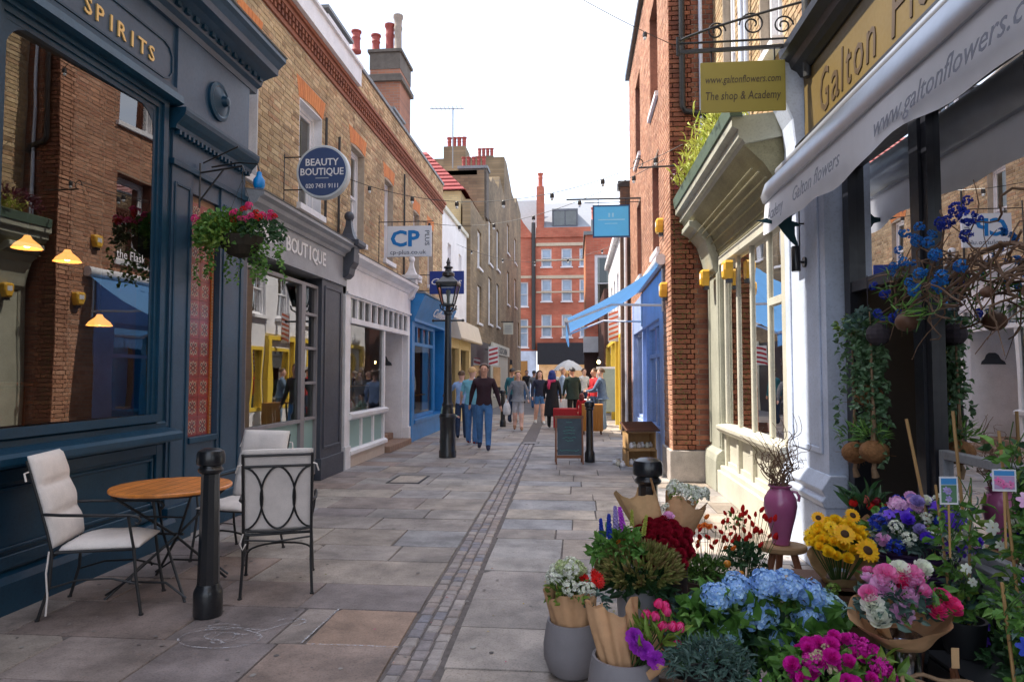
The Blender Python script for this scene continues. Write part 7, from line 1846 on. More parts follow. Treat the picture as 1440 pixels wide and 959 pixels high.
# 6 chilli plant
t = thing('potted_plant', 'small plant with upright red blooms and dark leaves between the bowl and the stool', 'plant', (1.13, 4.82, 0), 0, world=False)
pot_lathe(t, [(.065,0),(.07,.02),(.09,.19),(.095,.20)], (0,0,0), m_terra, 'pot_body')
fol(t, lambda m: bush(m, (0,0,.32), (.13,.12,.13), 260, .05, .026, rn), g_dark)
pts = []
for i in range(34):
    p = (rn.gauss(.02,.085), rn.gauss(0,.06), rn.uniform(.42,.66)); pts.append(p); h_ = head(t, 'tulip', p_red, p, rn.uniform(.013,.019), (rn.uniform(-.7,.7), -.3, 1)); h_.scale[2] *= 1.9
stems(t, (0,0,.2), pts, r=.002)
fol(t, lambda m: bush(m, (-.06,0,.57), (.07,.05,.09), 40, .035, .018, rn), g_mid)
m = MB(); m.ball((-.13,-.08,.33), .026); m.ball((-.05,-.12,.28), .02); m.build('fruit', M('orange_fruit', (.75,.28,.03), .35), t, smooth='all')
t = thing('potted_plant', 'tiny potted plant in a lilac grey sleeve beside the stool leg', 'plant', (1.22, 4.72, 0), 0, world=False)
pot_lathe(t, [(.05,0),(.055,.02),(.07,.17)], (0,0,0), m_greyl, 'pot_body'); fol(t, lambda m: bush(m, (0,0,.22), (.08,.08,.07), 90, .05, .02, rn), g_blue)
# 7 stool with the purple vase
t = thing('wooden_stool', 'rustic three legged wooden stool carrying the purple vase', 'stool', (1.44, 5.02, 0), 0, world=False)
m = MB(); m.lathe([(.150,.355),(.165,.365),(.165,.39),(.155,.40)], n=20, sq=.8); m.build('seat', m_woodl, t, smooth=True)
for a in (-160, -25, 90): m = MB(); m.tube([(.07*math.cos(R(a)),.06*math.sin(R(a)),.36),(.17*math.cos(R(a)),.15*math.sin(R(a)),0)], [.026,.020], 8); m.build('leg', M('reddish_wood', (.30,.12,.06), .6, .2, 5), t, smooth=True)
t = thing('vase', 'glossy plum purple vase with bare curly twigs on the wooden stool', 'vase', (1.43, 5.02, .40), 0, world=False)
m_vase = M('plum_glaze', (.42,.11,.25), .3, .12, 5, coat=.6)
m = MB(); m.lathe([(.055,0),(.062,.01),(.06,.03),(.075,.10),(.100,.20),(.112,.27),(.108,.32),(.085,.365),(.068,.385),(.066,.395),(.080,.405),(.082,.415),(.07,.415),(.06,.38)], n=32); m.build('vase_body', m_vase, t, smooth=True)
m = MB(); m.tube([(.07,-.03,.375),(.10,-.045,.37),(.115,-.05,.34),(.11,-.045,.31)], .010, 8); m.build('handle', m_vase, t, smooth=True)
m = MB()
for i in range(34):
    a = rn.uniform(0,6.28); x, y, z = .03*math.cos(a), .03*math.sin(a), .36; sp = rn.uniform(.1,.9); P_ = [(x,y,z)]; dx, dy = math.cos(a)*sp, math.sin(a)*sp*.7; ph = rn.uniform(0,6); L_ = rn.uniform(.20,.62); n_ = 16
    for k in range(1, n_+1):
        f = k/n_; P_.append((x+dx*.28*f*L_/.5+.032*math.sin(ph+f*13)*f**.4, y+dy*.25*f+.028*math.cos(ph*1.3+f*11)*f**.4, z+L_*f*(1-.25*sp*f)+.018*math.sin(f*17+ph)))
    m.tube(P_, [.0048-.0032*k/n_ for k in range(n_+1)], 5)
    if rn.random() < .8:
        k0 = rn.randrange(6, 12); q = P_[k0]; Q = [q]; ph = rn.uniform(0,6)
        for k in range(1, 9): f = k/8; Q.append((q[0]+.10*f*math.cos(ph)+.02*math.sin(f*10), q[1]+.08*f*math.sin(ph), q[2]+.10*f+.015*math.cos(f*11+ph)))
        m.tube(Q, [.003-.002*k/8 for k in range(9)], 4)
m.build('twig', m_twig, t, kind='stuff')
# 8 hydrangeas
hy = [(.69,.51),(.80,.54),(.73,.34),(.89,.43),(1.03,.57),(1.11,.42),(1.22,.48),(1.0,.31),(.63,.29),(1.21,.33),(.93,.58),(1.14,.53)]
for grp, (ids, cx, cy, lb) in enumerate((((0,1,2,8), .74, 3.62, 'blue hydrangea with dark leaves at the left of the hydrangea pair'), ((3,4,5,6,7,9,10,11), 1.06, 3.60, 'larger blue hydrangea with many heads right behind the magenta flowers'))):
    t = thing('hydrangea_plant', lb, 'plant', (cx, cy, 0), 0, 'potted blue hydrangeas', world=False)
    pot_lathe(t, [(.09,0),(.10,.02),(.125,.19),(.13,.2)], (0,0,0), m_bkp, 'pot_body')
    pts = []
    for i in ids:
        x, z = hy[i]; dx = x-cx; p = (dx, -.14+.10*(z-.3)*2+rn.uniform(-.03,.03), z-.01); pts.append((p[0],p[1],z-.05))
        h_ = head(t, 'hydrangea', p_blue if i not in (2,6,9,8) else p_lblue, p, rn.uniform(.058,.076), (dx*1.2,-.6,.9)); h_.scale = (h_.scale[0]*rn.uniform(.95,1.15), h_.scale[1]*rn.uniform(.9,1.1), h_.scale[2]*rn.uniform(.75,.95))
    stems(t, (0,0,.18), pts, r=.005)
    fol(t, lambda m: bush(m, (0,-.06,.32), (.26,.18,.20), 170, .10, .06, rn), g_mid, 'leaf')
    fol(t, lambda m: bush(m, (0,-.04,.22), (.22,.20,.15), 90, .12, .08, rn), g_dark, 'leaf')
    for i in range(5): head(t, 'blossom', g_lime, (rn.uniform(-.2,.2), rn.uniform(-.1,.05), rn.uniform(.42,.55)), .035, (0,-.6,.8), label='unopened green hydrangea head')
t = thing('hydrangea_plant', 'small sparse blue flowered plant trailing beside the wooden block left of the hydrangeas', 'plant', (.58, 3.75, 0), 0, world=False)
pot_lathe(t, [(.06,0),(.08,.14)], (0,0,0), m_bkp, 'pot_body'); fol(t, lambda m: bush(m, (0,0,.26), (.11,.11,.14), 110, .06, .03, rn), g_blue); head(t, 'hydrangea', p_blue, (.0,-.05,.40), .035, (0,-.5,1)); head(t, 'hydrangea', p_lblue, (.06,-.06,.31), .03, (0,-.7,1)) 
# wooden block / trestle between
t = thing('wooden_block', 'short reddish wooden trestle top behind the tulips', 'block', (.62, 3.98, 0), R(10), world=False)
m = MB(); m.box(-.14,.14,-.09,.09,.29,.33); m.build('top', M('reddish_wood', None), t, bevel=.004); m = MB()
for s in (-1,1): m.bar((s*.11,-.05,.29),(s*.13,-.08,0), .035); m.bar((s*.11,.05,.29),(s*.13,.08,0), .035)
m.build('leg_frame', M('reddish_wood', None), t)
# 9 magenta flowers
t = thing('potted_plant', 'bushy plant of vivid magenta flowers at the bottom edge in front of the hydrangeas', 'plant', (1.04, 2.98, .24), 0, world=False)
pot_lathe(t, [(.08,0),(.10,.11)], (0,0,0), m_bkp, 'pot_body')
for i in range(60):
    a = rn.uniform(0,6.28); r = rn.random()**.5; p = (.20*r*math.cos(a)+.01, .14*r*math.sin(a)-.05, .16+.11*(1-r*r)+rn.uniform(-.05,.02)); head(t, 'peony' if i % 3 else 'blossom', p_mag, p, rn.uniform(.026,.038), (p[0]*3,-.7,.8))
for i in range(9): head(t, 'blossom', M('cream_petal', (.72,.62,.42), .6, sss=.2), (rn.uniform(-.13,-.02), -.10+rn.uniform(-.05,.03), rn.uniform(.20,.27)), .020, (0,-.7,.8), label='cream blossom')
fol(t, lambda m: bush(m, (0,-.02,.12), (.22,.17,.13), 260, .06, .03, rn), g_mid)
fol(t, lambda m: bush(m, (.14,-.06,.12), (.11,.11,.10), 70, .08, .035, rn), g_lime)
# 10 sunflowers
t = thing('bouquet', 'bouquet of sunflowers and small yellow roses below the purple vase', 'bouquet', (1.38, 3.84, .50), 0, 'paper wrapped bouquets', world=False); t.scale = (.87,.87,.87)
wrap(t, (.03,.02,.0), (-.0,-.07,.15), .09, .185, 14, mat=m_paperd, amp=.05)
pts = []
for x, y, z, r in ((.075,-.27,.25,.068),(-.03,-.22,.33,.060),(.07,-.08,.41,.046),(-.11,-.02,.38,.042)): head(t, 'sunflower', p_sunf, (x,y,z), r, (x*2,-.9,.62), m_seed, 'sunflower with dark centre'); pts.append((x,y,z))
for i in range(78):
    a = i*2.4; r = .19*math.sqrt((i+.5)/78); p = (r*math.cos(a)*1.0, r*math.sin(a)*.8-.07, .35-3.4*r*r+.02*math.sin(i*1.7)+.25*r*math.sin(a)); head(t, 'rose' if i % 4 else 'daisy', p_yel, p, rn.uniform(.028,.042), (p[0]*4,p[1]*3-.6,1)); pts.append(p)
stems(t, (.02,.02,0), pts[::3])
fol(t, lambda m: bush(m, (0,0,.22), (.15,.14,.08), 90, .06, .03, rn), g_dark)
# a few red and coral blooms behind them
t = thing('bouquet', 'small bunch of red and coral tulips peeping out between the sunflowers and the purple basket', 'bouquet', (1.62, 4.10, .45), 0, world=False)
wrap(t, (0,0,0), (0,0,.30), .05, .09, 44)
for i, (x, z, mt) in enumerate(((-.06,.40,p_red),(0,.42,petal('coral_petal', [(.80,.20,.16),(.85,.28,.22)])),(.06,.41,p_dred),(.10,.38,p_red),(.03,.38,p_red))): head(t, 'tulip', mt, (x,-.03,z), .030, (x*3,-.5,1))
fol(t, lambda m: bush(m, (.02,0,.38), (.09,.06,.07), 40, .13, .03, rn, up=1.0), g_dark)
# 11 purple basket
t = thing('flower_basket', 'dark purple basket overflowing with white, lilac and purple flowers right of the sunflowers', 'basket', (1.80, 3.86, .50), 0, world=False)
m = MB(); 
for k in range(8):
    z = .01+.021*k; r = .115+.05*(k/8); m.tube([(r*1.25*math.cos(a)*(1+.02*math.sin(12*a+k*3.14)), r*math.sin(a)*(1+.02*math.sin(12*a+k*3.14)), z) for a in [2*math.pi*i/40 for i in range(40)]], .011, 6, closed=True)
m.build('basket_weave', M('purple_wicker', (.05,.015,.085), .6, .3, 20), t)
m = MB(); m.lathe([(.11,0),(.155,.165)], n=24, cap=True); m.build('liner', M('purple_liner', (.03,.01,.05), .7), t)
cols = [(p_white,'peony'),(p_lpink,'peony'),(p_lil,'peony'),(p_pur,'star'),(p_white,'blossom'),(p_pur,'peony'),(p_dbl,'blossom')]
for i in range(60):
    a = i*2.4; r = math.sqrt((i+.5)/60); x, y = .28*r*math.cos(a), .19*r*math.sin(a)-.05; mt, kd = cols[rn.randrange(7)]
    z = .44-.24*r*r+rn.uniform(-.03,.03); head(t, kd, mt, (x,y,z), rn.uniform(.032,.046), (x*2,-.8,1))
for x, z, s in ((.09,.22,.060),(.17,.24,.05),(.06,.36,.045),(.12,.38,.04)): head(t, 'star', p_pur, (x,-.20,z), s, (.1,-1,.3), label='large purple clematis bloom')
for x, z in ((-.12,.40),(-.03,.40),(.12,.42)): head(t, 'hydrangea', p_lpink if x < 0 else p_white, (x,-.06,z+.01), .042, (0,-.6,1))
fol(t, lambda m: bush(m, (0,.02,.27), (.27,.17,.13), 260, .045, .026, rn), g_mid)
m = MB(); m.tube([(.03,-.12,.15),(-.06,-.05,.86)], .008, 6); m.tube([(.22,-.05,.2),(.20,.0,.9)], .008, 6); m.build('cane', M('bamboo', (.45,.26,.10), .6, .15, 5), t)
fol(t, lambda m: bush(m, (-.1,-.08,.22), (.20,.13,.10), 160, .05, .028, rn), g_blue)
# 12 silver bucket and the pink bouquet
t = thing('metal_bucket', 'shiny silver bucket with hooped brown handles under the pink bouquet', 'bucket', (1.38, 3.10, .13), 0, world=False)
pot_lathe(t, [(.075,0),(.078,.01),(.092,.34),(.097,.345),(.097,.36)], (0,0,0), M('polished_steel', (.55,.56,.60), .14, .05, metal=1.0), 'bucket_body', soil=False)
m_han = M('leather_handle', (.22,.08,.035), .5, .2, 8)
for s, ry in ((-1, .30), (1, -.15)): m = MB(); m.tube([(.155*math.cos(a)*1.0+s*.01, -.10+.04*math.sin(a)*s, .19+.24*math.sin(a)) for a in [R(x) for x in range(160, 381, 10)]], .011, 8); m.build('handle', m_han, t, smooth=True)
t = thing('bouquet', 'bouquet of pink and white peonies in wide brown paper over the silver bucket', 'bouquet', (1.36, 3.10, .44), 0, 'paper wrapped bouquets', world=False)
wrap(t, (.02,0,.03), (-.01,-.04,.17), .085, .195, 23, amp=.04); wrap(t, (.03,0,.03), (.05,.04,.20), .085, .18, 29, amp=.08, open_=200, ph=-.6, mat=m_paperd)
pk_ = [(-.14,.20,p_white,'peony'),(-.09,.27,p_lpink,'peony'),(-.07,.31,p_pink,'peony'),(-.01,.33,p_white,'peony'),(.03,.31,p_pink,'peony'),(.0,.23,p_lpink,'peony'),(-.03,.17,p_lpink,'peony'),(.05,.25,p_pink,'rose'),(.13,.23,p_hot,'peony'),(.10,.19,p_hot,'peony'),(-.12,.15,p_white,'rose'),(.16,.20,p_hot,'rose'),(.08,.34,p_white,'rose'),(-.15,.24,p_pink,'rose'),(.02,.28,p_lpink,'rose'),(-.02,.29,p_hot,'rose')]
for i, (x, z, mt, kd) in enumerate(pk_): head(t, kd, mt, (x, -.06-.35*(.30-z), z), rn.uniform(.042,.056), (x*3,-.8,.9))
for i in range(14): head(t, 'rose', (p_pink,p_white,p_lpink)[i % 3], (rn.uniform(-.15,.15), rn.uniform(.0,.12), rn.uniform(.20,.29)), .032, (0,.1,1))
fol(t, lambda m: bush(m, (-.02,-.03,.17), (.16,.14,.10), 170, .055, .026, rn), g_blue)
fol(t, lambda m: bush(m, (.02,0,.20), (.16,.14,.12), 120, .06, .028, rn), g_mid)
m = MB(); m.box(.135,.165,-.15,-.148,-.02,.06); m.build('gift_tag', m_paperd, t)
# 13 climbing clematis with canes and cards
def climber(label, x, y, z0, h, w, flowers, seed, canes, mats):
    t = thing('climbing_plant', label, 'plant', (x, y, z0), 0, 'climbing clematis plants with canes', world=False); r_ = random.Random(seed)
    pot_lathe(t, [(.07,0),(.08,.02),(.095,.16)], (0,0,0), m_bkp, 'pot_body')
    for cx, cy in canes: m = MB(); m.tube([(cx*.4,cy*.4,.1),(cx,cy,h+.06)], .006, 6); m.build('cane', M('bamboo', (.45,.26,.10), .6, .15, 5), t)
    for mt, n, ln in mats:
        def f(m):
            for _ in range(n):
                z = r_.uniform(.10, h); rr = w*(.55+.45*math.sin(z*9+seed))*r_.random()**.5; a = r_.uniform(0,6.28)
                d = Vector((math.cos(a)+r_.gauss(0,.4), math.sin(a)+r_.gauss(0,.4), r_.gauss(.2,.5))).normalized(); leaf(m, (rr*math.cos(a), rr*math.sin(a), z), d, ln*r_.uniform(.6,1.3), ln*.5, rdir(r_), droop=r_.uniform(.1,.5))
        fol(t, f, mt)
    m = MB()
    for k in range(5):
        ph = r_.uniform(0,6); m.tube([(w*.4*math.cos(ph+z*7/12), w*.4*math.sin(ph+z*7/12), .1+h*z/12) for z in range(13)], .0025, 4)
    m.build('stem', m_stem, t, kind='stuff')
    for fx, fy, fz, mt, s in flowers: head(t, 'star', mt, (fx,fy,fz), s, (fx,-1,.3), M('stamen', (.5,.4,.2), .6))
    return t
k1 = climber('tall leafy climbing plant with white starry flowers and a bamboo cane beside the picture card', 1.76, 3.36, .32, .70, .12, [(.07,-.12,.60,p_white,.035),(-.05,-.13,.42,p_white,.026),(-.02,-.12,.36,p_white,.022),(.10,-.12,.52,p_white,.025)], 3, [(-.09,.03),(.06,.02)], [(g_mid,150,.06),(g_blue,60,.055),(g_lime,30,.07)])
k2 = climber('taller climbing plant with purple flowers against the shop window at the right edge', 1.88, 3.05, .32, .98, .17, [(-.16,-.08,.85,p_lil,.045),(-.06,-.14,.93,p_pur,.04),(-.10,-.16,.47,p_pur,.045),(-.04,-.18,.45,p_pur,.045),(-.12,-.16,.78,p_lpink,.035),(-.05,-.16,.18,p_pur,.04),(.0,-.16,.68,p_lil,.04)], 5, [(-.12,.0),(.05,.04)], [(g_mid,330,.06),(g_dark,120,.06),(g_lime,60,.06)])
k3 = climber('dense climbing plant with deep blue flowers low at the right edge', 1.62, 2.66, .12, .66, .20, [(-.10,-.14,.55,p_dbl,.035),(-.03,-.16,.50,p_dbl,.035),(-.09,-.16,.36,p_dbl,.03),(.02,-.17,.40,p_dbl,.03),(-.05,-.17,.20,p_lil,.03),(.04,-.16,.16,p_white,.03)], 7, [(-.08,.02)], [(g_mid,300,.05),(g_dark,160,.05),(g_blue,60,.05)])
crate_box(1.62, 2.66, .36, .34, .12, 'low black crate under the dense blue flowered climber', 0)
def card(x, y, z, w, h, lb, tilt, cols):
    t = thing('plant_label_card', lb, 'label card', (x, y, z), R(tilt), 'picture cards on the climbing plants', world=False)
    m = MB(); m.box(-w/2,w/2,0,.003,0,h); m.build('card', m_white, t)
    m = MB(); m.box(-w/2+.006,w/2-.006,-.001,0,h*.72,h*.94); m.build('header', M('card_blue', (.05,.25,.55), .4), t)
    m = MB(); m.box(-w/2+.006,w/2-.006,-.001,0,.008,h*.70); m.build('picture', cols[0], t)
    r_ = random.Random(int(x*100))
    for i in range(4): head(t, 'star', cols[1], (r_.uniform(-w*.28,w*.28), -.002, r_.uniform(h*.2,h*.55)), w*.2, (0,-1,0), name='printed_flower')
    m = MB(); m.box(-.004,.004,.003,.006,-.22,.01); m.build('stake', MATS['bamboo'], t)
card(1.545, 3.03, 1.055, .075, .115, 'picture card with purple flowers printed on it, left of the two', 4, (M('card_green', (.10,.22,.12), .4), p_lil))
card(1.665, 2.86, 1.14, .085, .085, 'picture card with pink flowers printed on it at the right edge', -3, (M('card_lilac', (.45,.30,.50), .4), p_pink))
# 14 wicker tray
t = thing('wicker_tray', 'long shallow wicker tray tilted in the bottom right corner with paper tags', 'tray', (1.48, 2.72, .36), R(-38), world=False)
m = MB()
for k in range(3):
    s = 1+.04*k; m.tube([(.24*s*math.cos(a), .12*s*math.sin(a), .02*k+.008*math.sin(9*a+k*2)) for a in [2*math.pi*i/48 for i in range(48)]], .008, 6, closed=True)
for k in range(16):
    a = 2*math.pi*k/16; m.tube([(.24*math.cos(a),.12*math.sin(a),-.0),(.20*math.cos(a),.09*math.sin(a),-.06),(0,0,-.07)], .004, 5)
m.build('weave', m_wick, t)
for x, y in ((-.20,-.07),(-.08,-.115)): m = MB(); m.hexa([(x-.02,y-.012,-.09),(x+.02,y-.012,-.09),(x+.02,y-.008,-.09),(x-.02,y-.008,-.09),(x-.022,y-.012,-.01),(x+.022,y-.012,-.01),(x+.022,y-.008,-.01),(x-.022,y-.008,-.01)]); m.build('paper_tag', m_paperd, t)
# 15 silvery plant in the foreground, pansies
t = thing('potted_plant', 'low silvery blue green foliage plant at the bottom edge beside the hydrangeas', 'plant', (.56, 3.06, .22), 0, world=False)
pot_lathe(t, [(.08,0),(.10,.10)], (0,0,0), m_bkp, 'pot_body')
fol(t, lambda m: bush(m, (0,0,.13), (.19,.14,.10), 620, .045, .012, rn, spread=.8), g_blue)
for x, z in ((-.10,.05),(.10,.06),(.13,.03)): head(t, 'blossom', p_lil, (x,-.14,z), .03, (0,-.8,.6))
t = thing('potted_plant', 'small violet pansies tucked low between the silvery plant and the magenta flowers', 'plant', (.80, 2.95, .16), 0, world=False)
pot_lathe(t, [(.06,0),(.075,.10)], (0,0,0), m_bkp, 'pot_body'); fol(t, lambda m: bush(m, (0,0,.13), (.09,.09,.06), 90, .04, .02, rn), g_mid)
for i in range(7): head(t, 'star', p_vio, (rn.uniform(-.07,.07), rn.uniform(-.09,0), rn.uniform(.13,.19)), .022, (0,-.7,.7))
# extra dark pots filling the shelf by the window
for i, (x, y, z, mt, fl, lb) in enumerate(((2.0, 3.55, .0, g_mid, p_pur, 'leafy potted plant on the ground against the stall riser'), (1.95, 3.2, .0, g_dark, p_white, 'dark leafy potted plant behind the climbers'))):
    t = thing('potted_plant', lb, 'plant', (x, y, z), 0, world=False); pot_lathe(t, [(.09,0),(.11,.02),(.13,.18)], (0,0,0), m_bkp, 'pot_body')
    fol(t, lambda m: bush(m, (0,0,.30), (.18,.18,.20), 260, .06, .03, rn), mt)
    for k in range(7): head(t, 'star', fl, (rn.uniform(-.15,.1), rn.uniform(-.17,-.05), rn.uniform(.25,.45)), .028, (0,-.8,.5))
# ivy and coir balls hanging in the doorway
t = thing('hanging_ivy', 'long trailing ivy hanging in the shop doorway beside the lilac pilaster', 'hanging plant', (1.93, 4.72, 1.95), 0, world=False)
r_ = random.Random(12)
def f(m):
    for k in range(26):
        x0, y0 = r_.gauss(0,.05), r_.gauss(0,.12); L_ = r_.uniform(.3,.95) if k else .9; z = 0
        while z < L_:
            a = r_.uniform(0,6.28); s = r_.uniform(.7,1.3); wv = .03*math.sin(z*9+k)
            leaf(m, (x0+wv, y0+wv*1.5, -z), (math.cos(a), math.sin(a), -.2), .045*s, .036*s, rdir(r_), droop=.3); z += r_.uniform(.012,.028)
fol(t, f, leafmat('ivy_leaf', [(.05,.12,.04),(.10,.20,.09),(.14,.24,.14),(.06,.14,.05)]))
fol(t, lambda m: bush(m, (0,.05,-.03), (.10,.16,.10), 220, .045, .035, r_), g_blue); fol(t, lambda m: bush(m, (-.02,.30,-.05), (.05,.10,.10), 60, .045, .03, r_), g_lime)
m = MB(); m.tube([(0,0,.30),(0,0,-.1)], .004, 5); m.ball((.0,-.15,-.10), .075, 12, 8); m.build('hanging_basket', M('dark_coir', (.05,.04,.05), .9, .3, 30), t)
for i, (x, y, z, lb) in enumerate(((1.90, 4.90, 1.06, 'fibrous coir ball with a knotted tail hanging lowest on the left in the doorway'), (1.90, 4.60, 1.10, 'fibrous coir ball with spidery green leaves hanging right of the other in the doorway'), (1.95, 4.78, 1.45, 'upper coir ball half hidden in the trailing ivy'))):
    t = thing('coir_ball_planter', lb, 'hanging planter', (x, y, z), 0, 'coir ball planters hanging in the doorway', world=False)
    m = MB(); m.ball((0,0,0), .088, 18, 12, sc=(1,1,.85)); m.build('coir_ball', M('coir_fibre', (.26,.12,.045), .95, .35, 35, .8, 90), t, smooth='all')
    m = MB()
    r2_ = random.Random(i)
    for k in range(60): 
        v = rdir(r2_, -1); p = v*.085; p.z *= .85; q = p+Vector((r2_.gauss(0,.02), r2_.gauss(0,.02), r2_.gauss(0,.02))); m.tube([tuple(p), tuple(q*1.08)], .0015, 3)
    m.build('fibre', M('coir_fibre', None), t, kind='stuff')
    m = MB(); m.tube([(0,0,.05),(0,0,.26),(.0,.02,.9 if i < 2 else .5)], [.02,.010,.004], 6); m.tube([(0,0,-.07),(-.01,-.01,-.11),(.005,0,-.16)], [.012,.016,.024], 8); m.build('macrame_cord', m_wick, t)
    if i < 2: fol(t, lambda m: bush(m, (0,0,.09), (.07,.07,.05), 50 if i else 26, .11, .012, r2_, up=.5, spread=.5), g_mid)
# branch garland with blue flowers over the window
t = thing('flowering_branch', 'twisted branch garland with sky blue and deep blue flowers across the shop window', 'garland', (1.95, 3.8, 2.1), 0, world=False)
m = MB(); r_ = random.Random(30)
def br(P_, r0, r1, n_=14, amp=.03):
    P_ = [Vector(p) for p in P_]; out = []; ph = r_.uniform(0,6); seg = len(P_)-1
    for k in range(n_+1):
        f = k/n_*seg; i = min(int(f), seg-1); p = P_[i].lerp(P_[i+1], f-i); out.append(p+Vector((amp*math.sin(ph+k*1.1), amp*math.cos(ph*2+k*1.3), amp*math.sin(ph+k*.9))))
    m.tube(out, [r0+(r1-r0)*k/n_ for k in range(n_+1)], 6)
for (P_, a, b) in (([(0,-.85,.05),(0,-.5,.10),(0,-.1,.0),(0,.4,.05),(0,.9,.12)],.014,.005),([(0,-.85,-.1),(0,-.4,0),(0,.1,.12),(0,.5,-.1)],.009,.003),([(0,-.5,.1),(0,-.2,-.1),(0,.1,-.2),(0,.15,-.32)],.009,.003),([(0,-.2,0),(0,.3,-.1),(0,.6,-.22),(0,.85,-.18)],.009,.003),([(0,-.7,0),(-.02,-.5,-.2),(0,-.35,-.3)],.009,.003),([(0,-.9,.2),(0,-.6,.3),(0,-.3,.2)],.010,.003)):
    br(P_, a, b)
for k in range(46): y0 = r_.uniform(-.85,.7); z0 = r_.gauss(.0,.07); br([(r_.gauss(0,.02),y0,z0),(r_.gauss(-.03,.04),y0+r_.gauss(0,.18),z0+r_.gauss(0,.12)),(r_.gauss(-.03,.05),y0+r_.gauss(0,.28),z0+r_.gauss(-.05,.18))], .006, .002, 9, .014)
m.build('branch', m_twig, t, kind='stuff')
for y_, z_, mt, s in ((.47,.14,p_cy,.04),(.55,-.02,p_dbl,.04),(.46,-.17,p_dbl,.045),(.72,.05,p_dbl,.035),(.30,.30,p_cy,.042),(.20,.24,p_cy,.046),(.10,.30,p_cy,.04),(.02,.20,p_cy,.045),(.25,.13,p_cy,.042),(.14,.05,p_cy,.046),(.28,.02,p_cy,.04),(.20,-.04,p_cy,.046),(-.05,.12,p_cy,.05),(-.12,.0,p_cy,.046),(-.24,.03,p_cy,.05),(-.03,-.03,p_cy,.048),(-.10,.28,p_dbl,.045),(-.20,.26,p_dbl,.05),(-.30,.30,p_dbl,.055),(-.38,.24,p_dbl,.055),(-.30,.17,p_dbl,.045),(.36,.22,p_cy,.035),(.62,-.13,p_dbl,.04)):
    head(t, 'blossom', mt, (-.06+r_.uniform(-.03,.02), y_, z_), s*.72, (-.8,-.7,.25)); head(t, 'blossom', mt, (-.05+r_.uniform(-.03,.02), y_+r_.uniform(-.04,.04), z_+r_.uniform(-.04,.04)), s*.45, (-.8,-.7,.25))
fol(t, lambda m: [leaf(m, (-.03, r_.uniform(0,.6), r_.uniform(-.2,.1)), (r_.gauss(0,.3), r_.gauss(.3,.8), r_.gauss(0,.4)), .16, .012, rdir(r_)) for _ in range(70)], g_mid)
for y_, z_, rr in ((.36,-.2,.065),(-.42,-.12,.03)): m = MB(); m.ball((-.03,y_,z_), rr, 12, 8, sc=(1,1,.9)); m.build('seed_pod', m_woodd, t, smooth='all')
# hanging basket on the pub
t = thing('hanging_basket', 'hanging basket spilling green leaves and crimson flowers from the blue pub pilaster', 'hanging basket', (-3.36, 6.55, 2.9), 0, world=False)
r_ = random.Random(40)
m = MB(); m.lathe([(.02,-.14),(.12,-.11),(.19,-.03),(.22,.07)], n=20, cap=False); m.build('basket_liner', M('mossy_liner', (.035,.028,.02), .95, .3, 20), t)
m = MB()
for k in range(3): a = k*2.1; m.tube([(.22*math.cos(a),.22*math.sin(a),.07),(0,0,.66)], .003, 4)
m.tube([(0,0,.66),(0,0,.74)], .006, 5); m.build('chain', m_iron, t)
m = MB(); m.tube([(-.45,0,.74),(.0,0,.80),(.02,0,.74)], .010, 6); m.tube([(-.45,0,.45),(-.2,0,.77)], .009, 6); m.tube([(-.45,0,.38),(-.45,0,.84)], .010, 6); m.tube([(-.42,0,.84),(-.05,.0,1.0)], .008, 6); m.build('bracket', m_iron, t)
fol(t, lambda m: bush(m, (-.14,0,.10), (.34,.26,.24), 760, .055, .042, r_, zmin=-.5), g_mid)
fol(t, lambda m: bush(m, (-.18,-.06,.06), (.26,.20,.22), 320, .06, .045, r_, zmin=-.6), g_lime)
fol(t, lambda m: bush(m, (.20,0,.10), (.24,.22,.20), 360, .05, .035, r_, zmin=-.4), g_dark)
def trail(m):
    for k in range(22):
        x0 = r_.choice([r_.uniform(-.42,-.05), r_.uniform(.12,.42)]); y0 = r_.uniform(-.2,.15); L_ = r_.uniform(.12,.40); z = 0
        while z < L_: leaf(m, (x0+.02*math.sin(z*15+k), y0, -z-.02), (r_.gauss(0,1), r_.gauss(0,1), -.3), .045, .032, rdir(r_)); z += .016
fol(t, trail, g_mid)
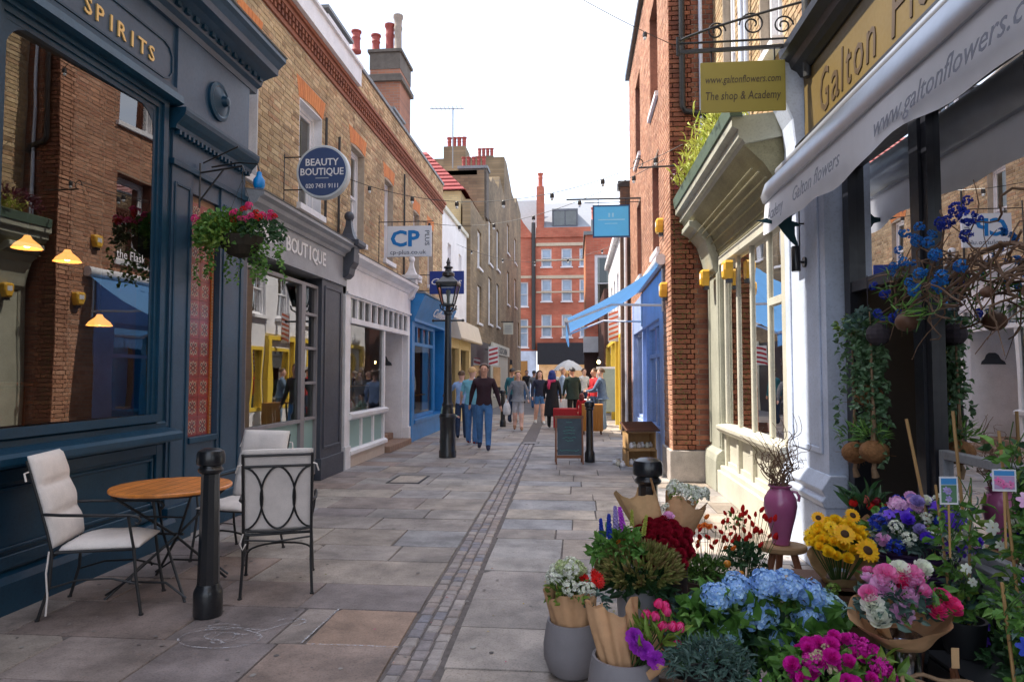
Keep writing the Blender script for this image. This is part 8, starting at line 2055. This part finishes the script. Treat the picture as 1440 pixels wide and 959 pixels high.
for i in range(17):
    x = r_.uniform(-.05,.42); head(t, 'blossom', p_hot if i % 3 else p_red, (x, -.16+r_.uniform(-.06,.1), .22+.08*math.cos((x-.1)*5)+r_.uniform(-.10,.06)), r_.uniform(.028,.045), (0,-.8,.7))
head(t, 'blossom', p_hot, (-.42,-.12,.24), .045, (0,-1,.5))
# planting in the green gutter trough, weed on the pub cornice
t = thing('trough_planting', 'yellow green tufts and dark red leaves growing on top of the sage shop cornice', 'plants', (1.55, 8.6, 4.15), 0, world=False)
r_ = random.Random(50)
def f(m):
    for k in range(900):
        y = r_.uniform(-1.6, 1.2); x = r_.gauss(.05,.10); h_ = .08+.42*r_.random()*(1-abs(y)/2.4)
        leaf(m, (x, y, .02+h_*r_.random()), (r_.gauss(-.2,.5), r_.gauss(0,.5), 1), .15, .022, rdir(r_), droop=.4)
fol(t, f, g_ygr); fol(t, lambda m: bush(m, (.0,1.1,.22), (.13,.5,.20), 260, .10, .03, r_), leafmat('burgundy_leaf', [(.10,.012,.03),(.16,.02,.05),(.07,.02,.03)]))
t = thing('weed_tuft', 'small green weed growing on the lead top of the pub cornice', 'weed', (-3.80, 7.35, 5.43), 0, world=False)
fol(t, lambda m: bush(m, (0,0,.08), (.12,.18,.12), 170, .06, .02, r_, up=.6), g_lime)

# plants in the sage shop window
for i, (y, fl, lb) in enumerate(((7.15, p_red, 'red flowered plant displayed inside the sage shop window, nearest the door'), (7.75, p_lpink, 'pink flowered plant displayed inside the sage shop window'), (8.45, p_yel, 'yellow flowered plant displayed inside the sage shop window, farthest from the door'))):
    t = thing('potted_plant', lb, 'plant', (2.32, y, .88), 0, 'plants in the sage shop window', world=False)
    pot_lathe(t, [(.08,0),(.11,.16)], (0,0,0), m_terra, 'pot_body')
    fol(t, lambda m: bush(m, (0,0,.45), (.14,.22,.36), 260, .08, .04, r_), (g_mid, g_lime, g_mid)[i])
    for k in range(9): head(t, 'peony', fl, (-.12+r_.uniform(-.03,.03), r_.uniform(-.2,.2), r_.uniform(.3,.8)), .045, (-1,-.3,.3))
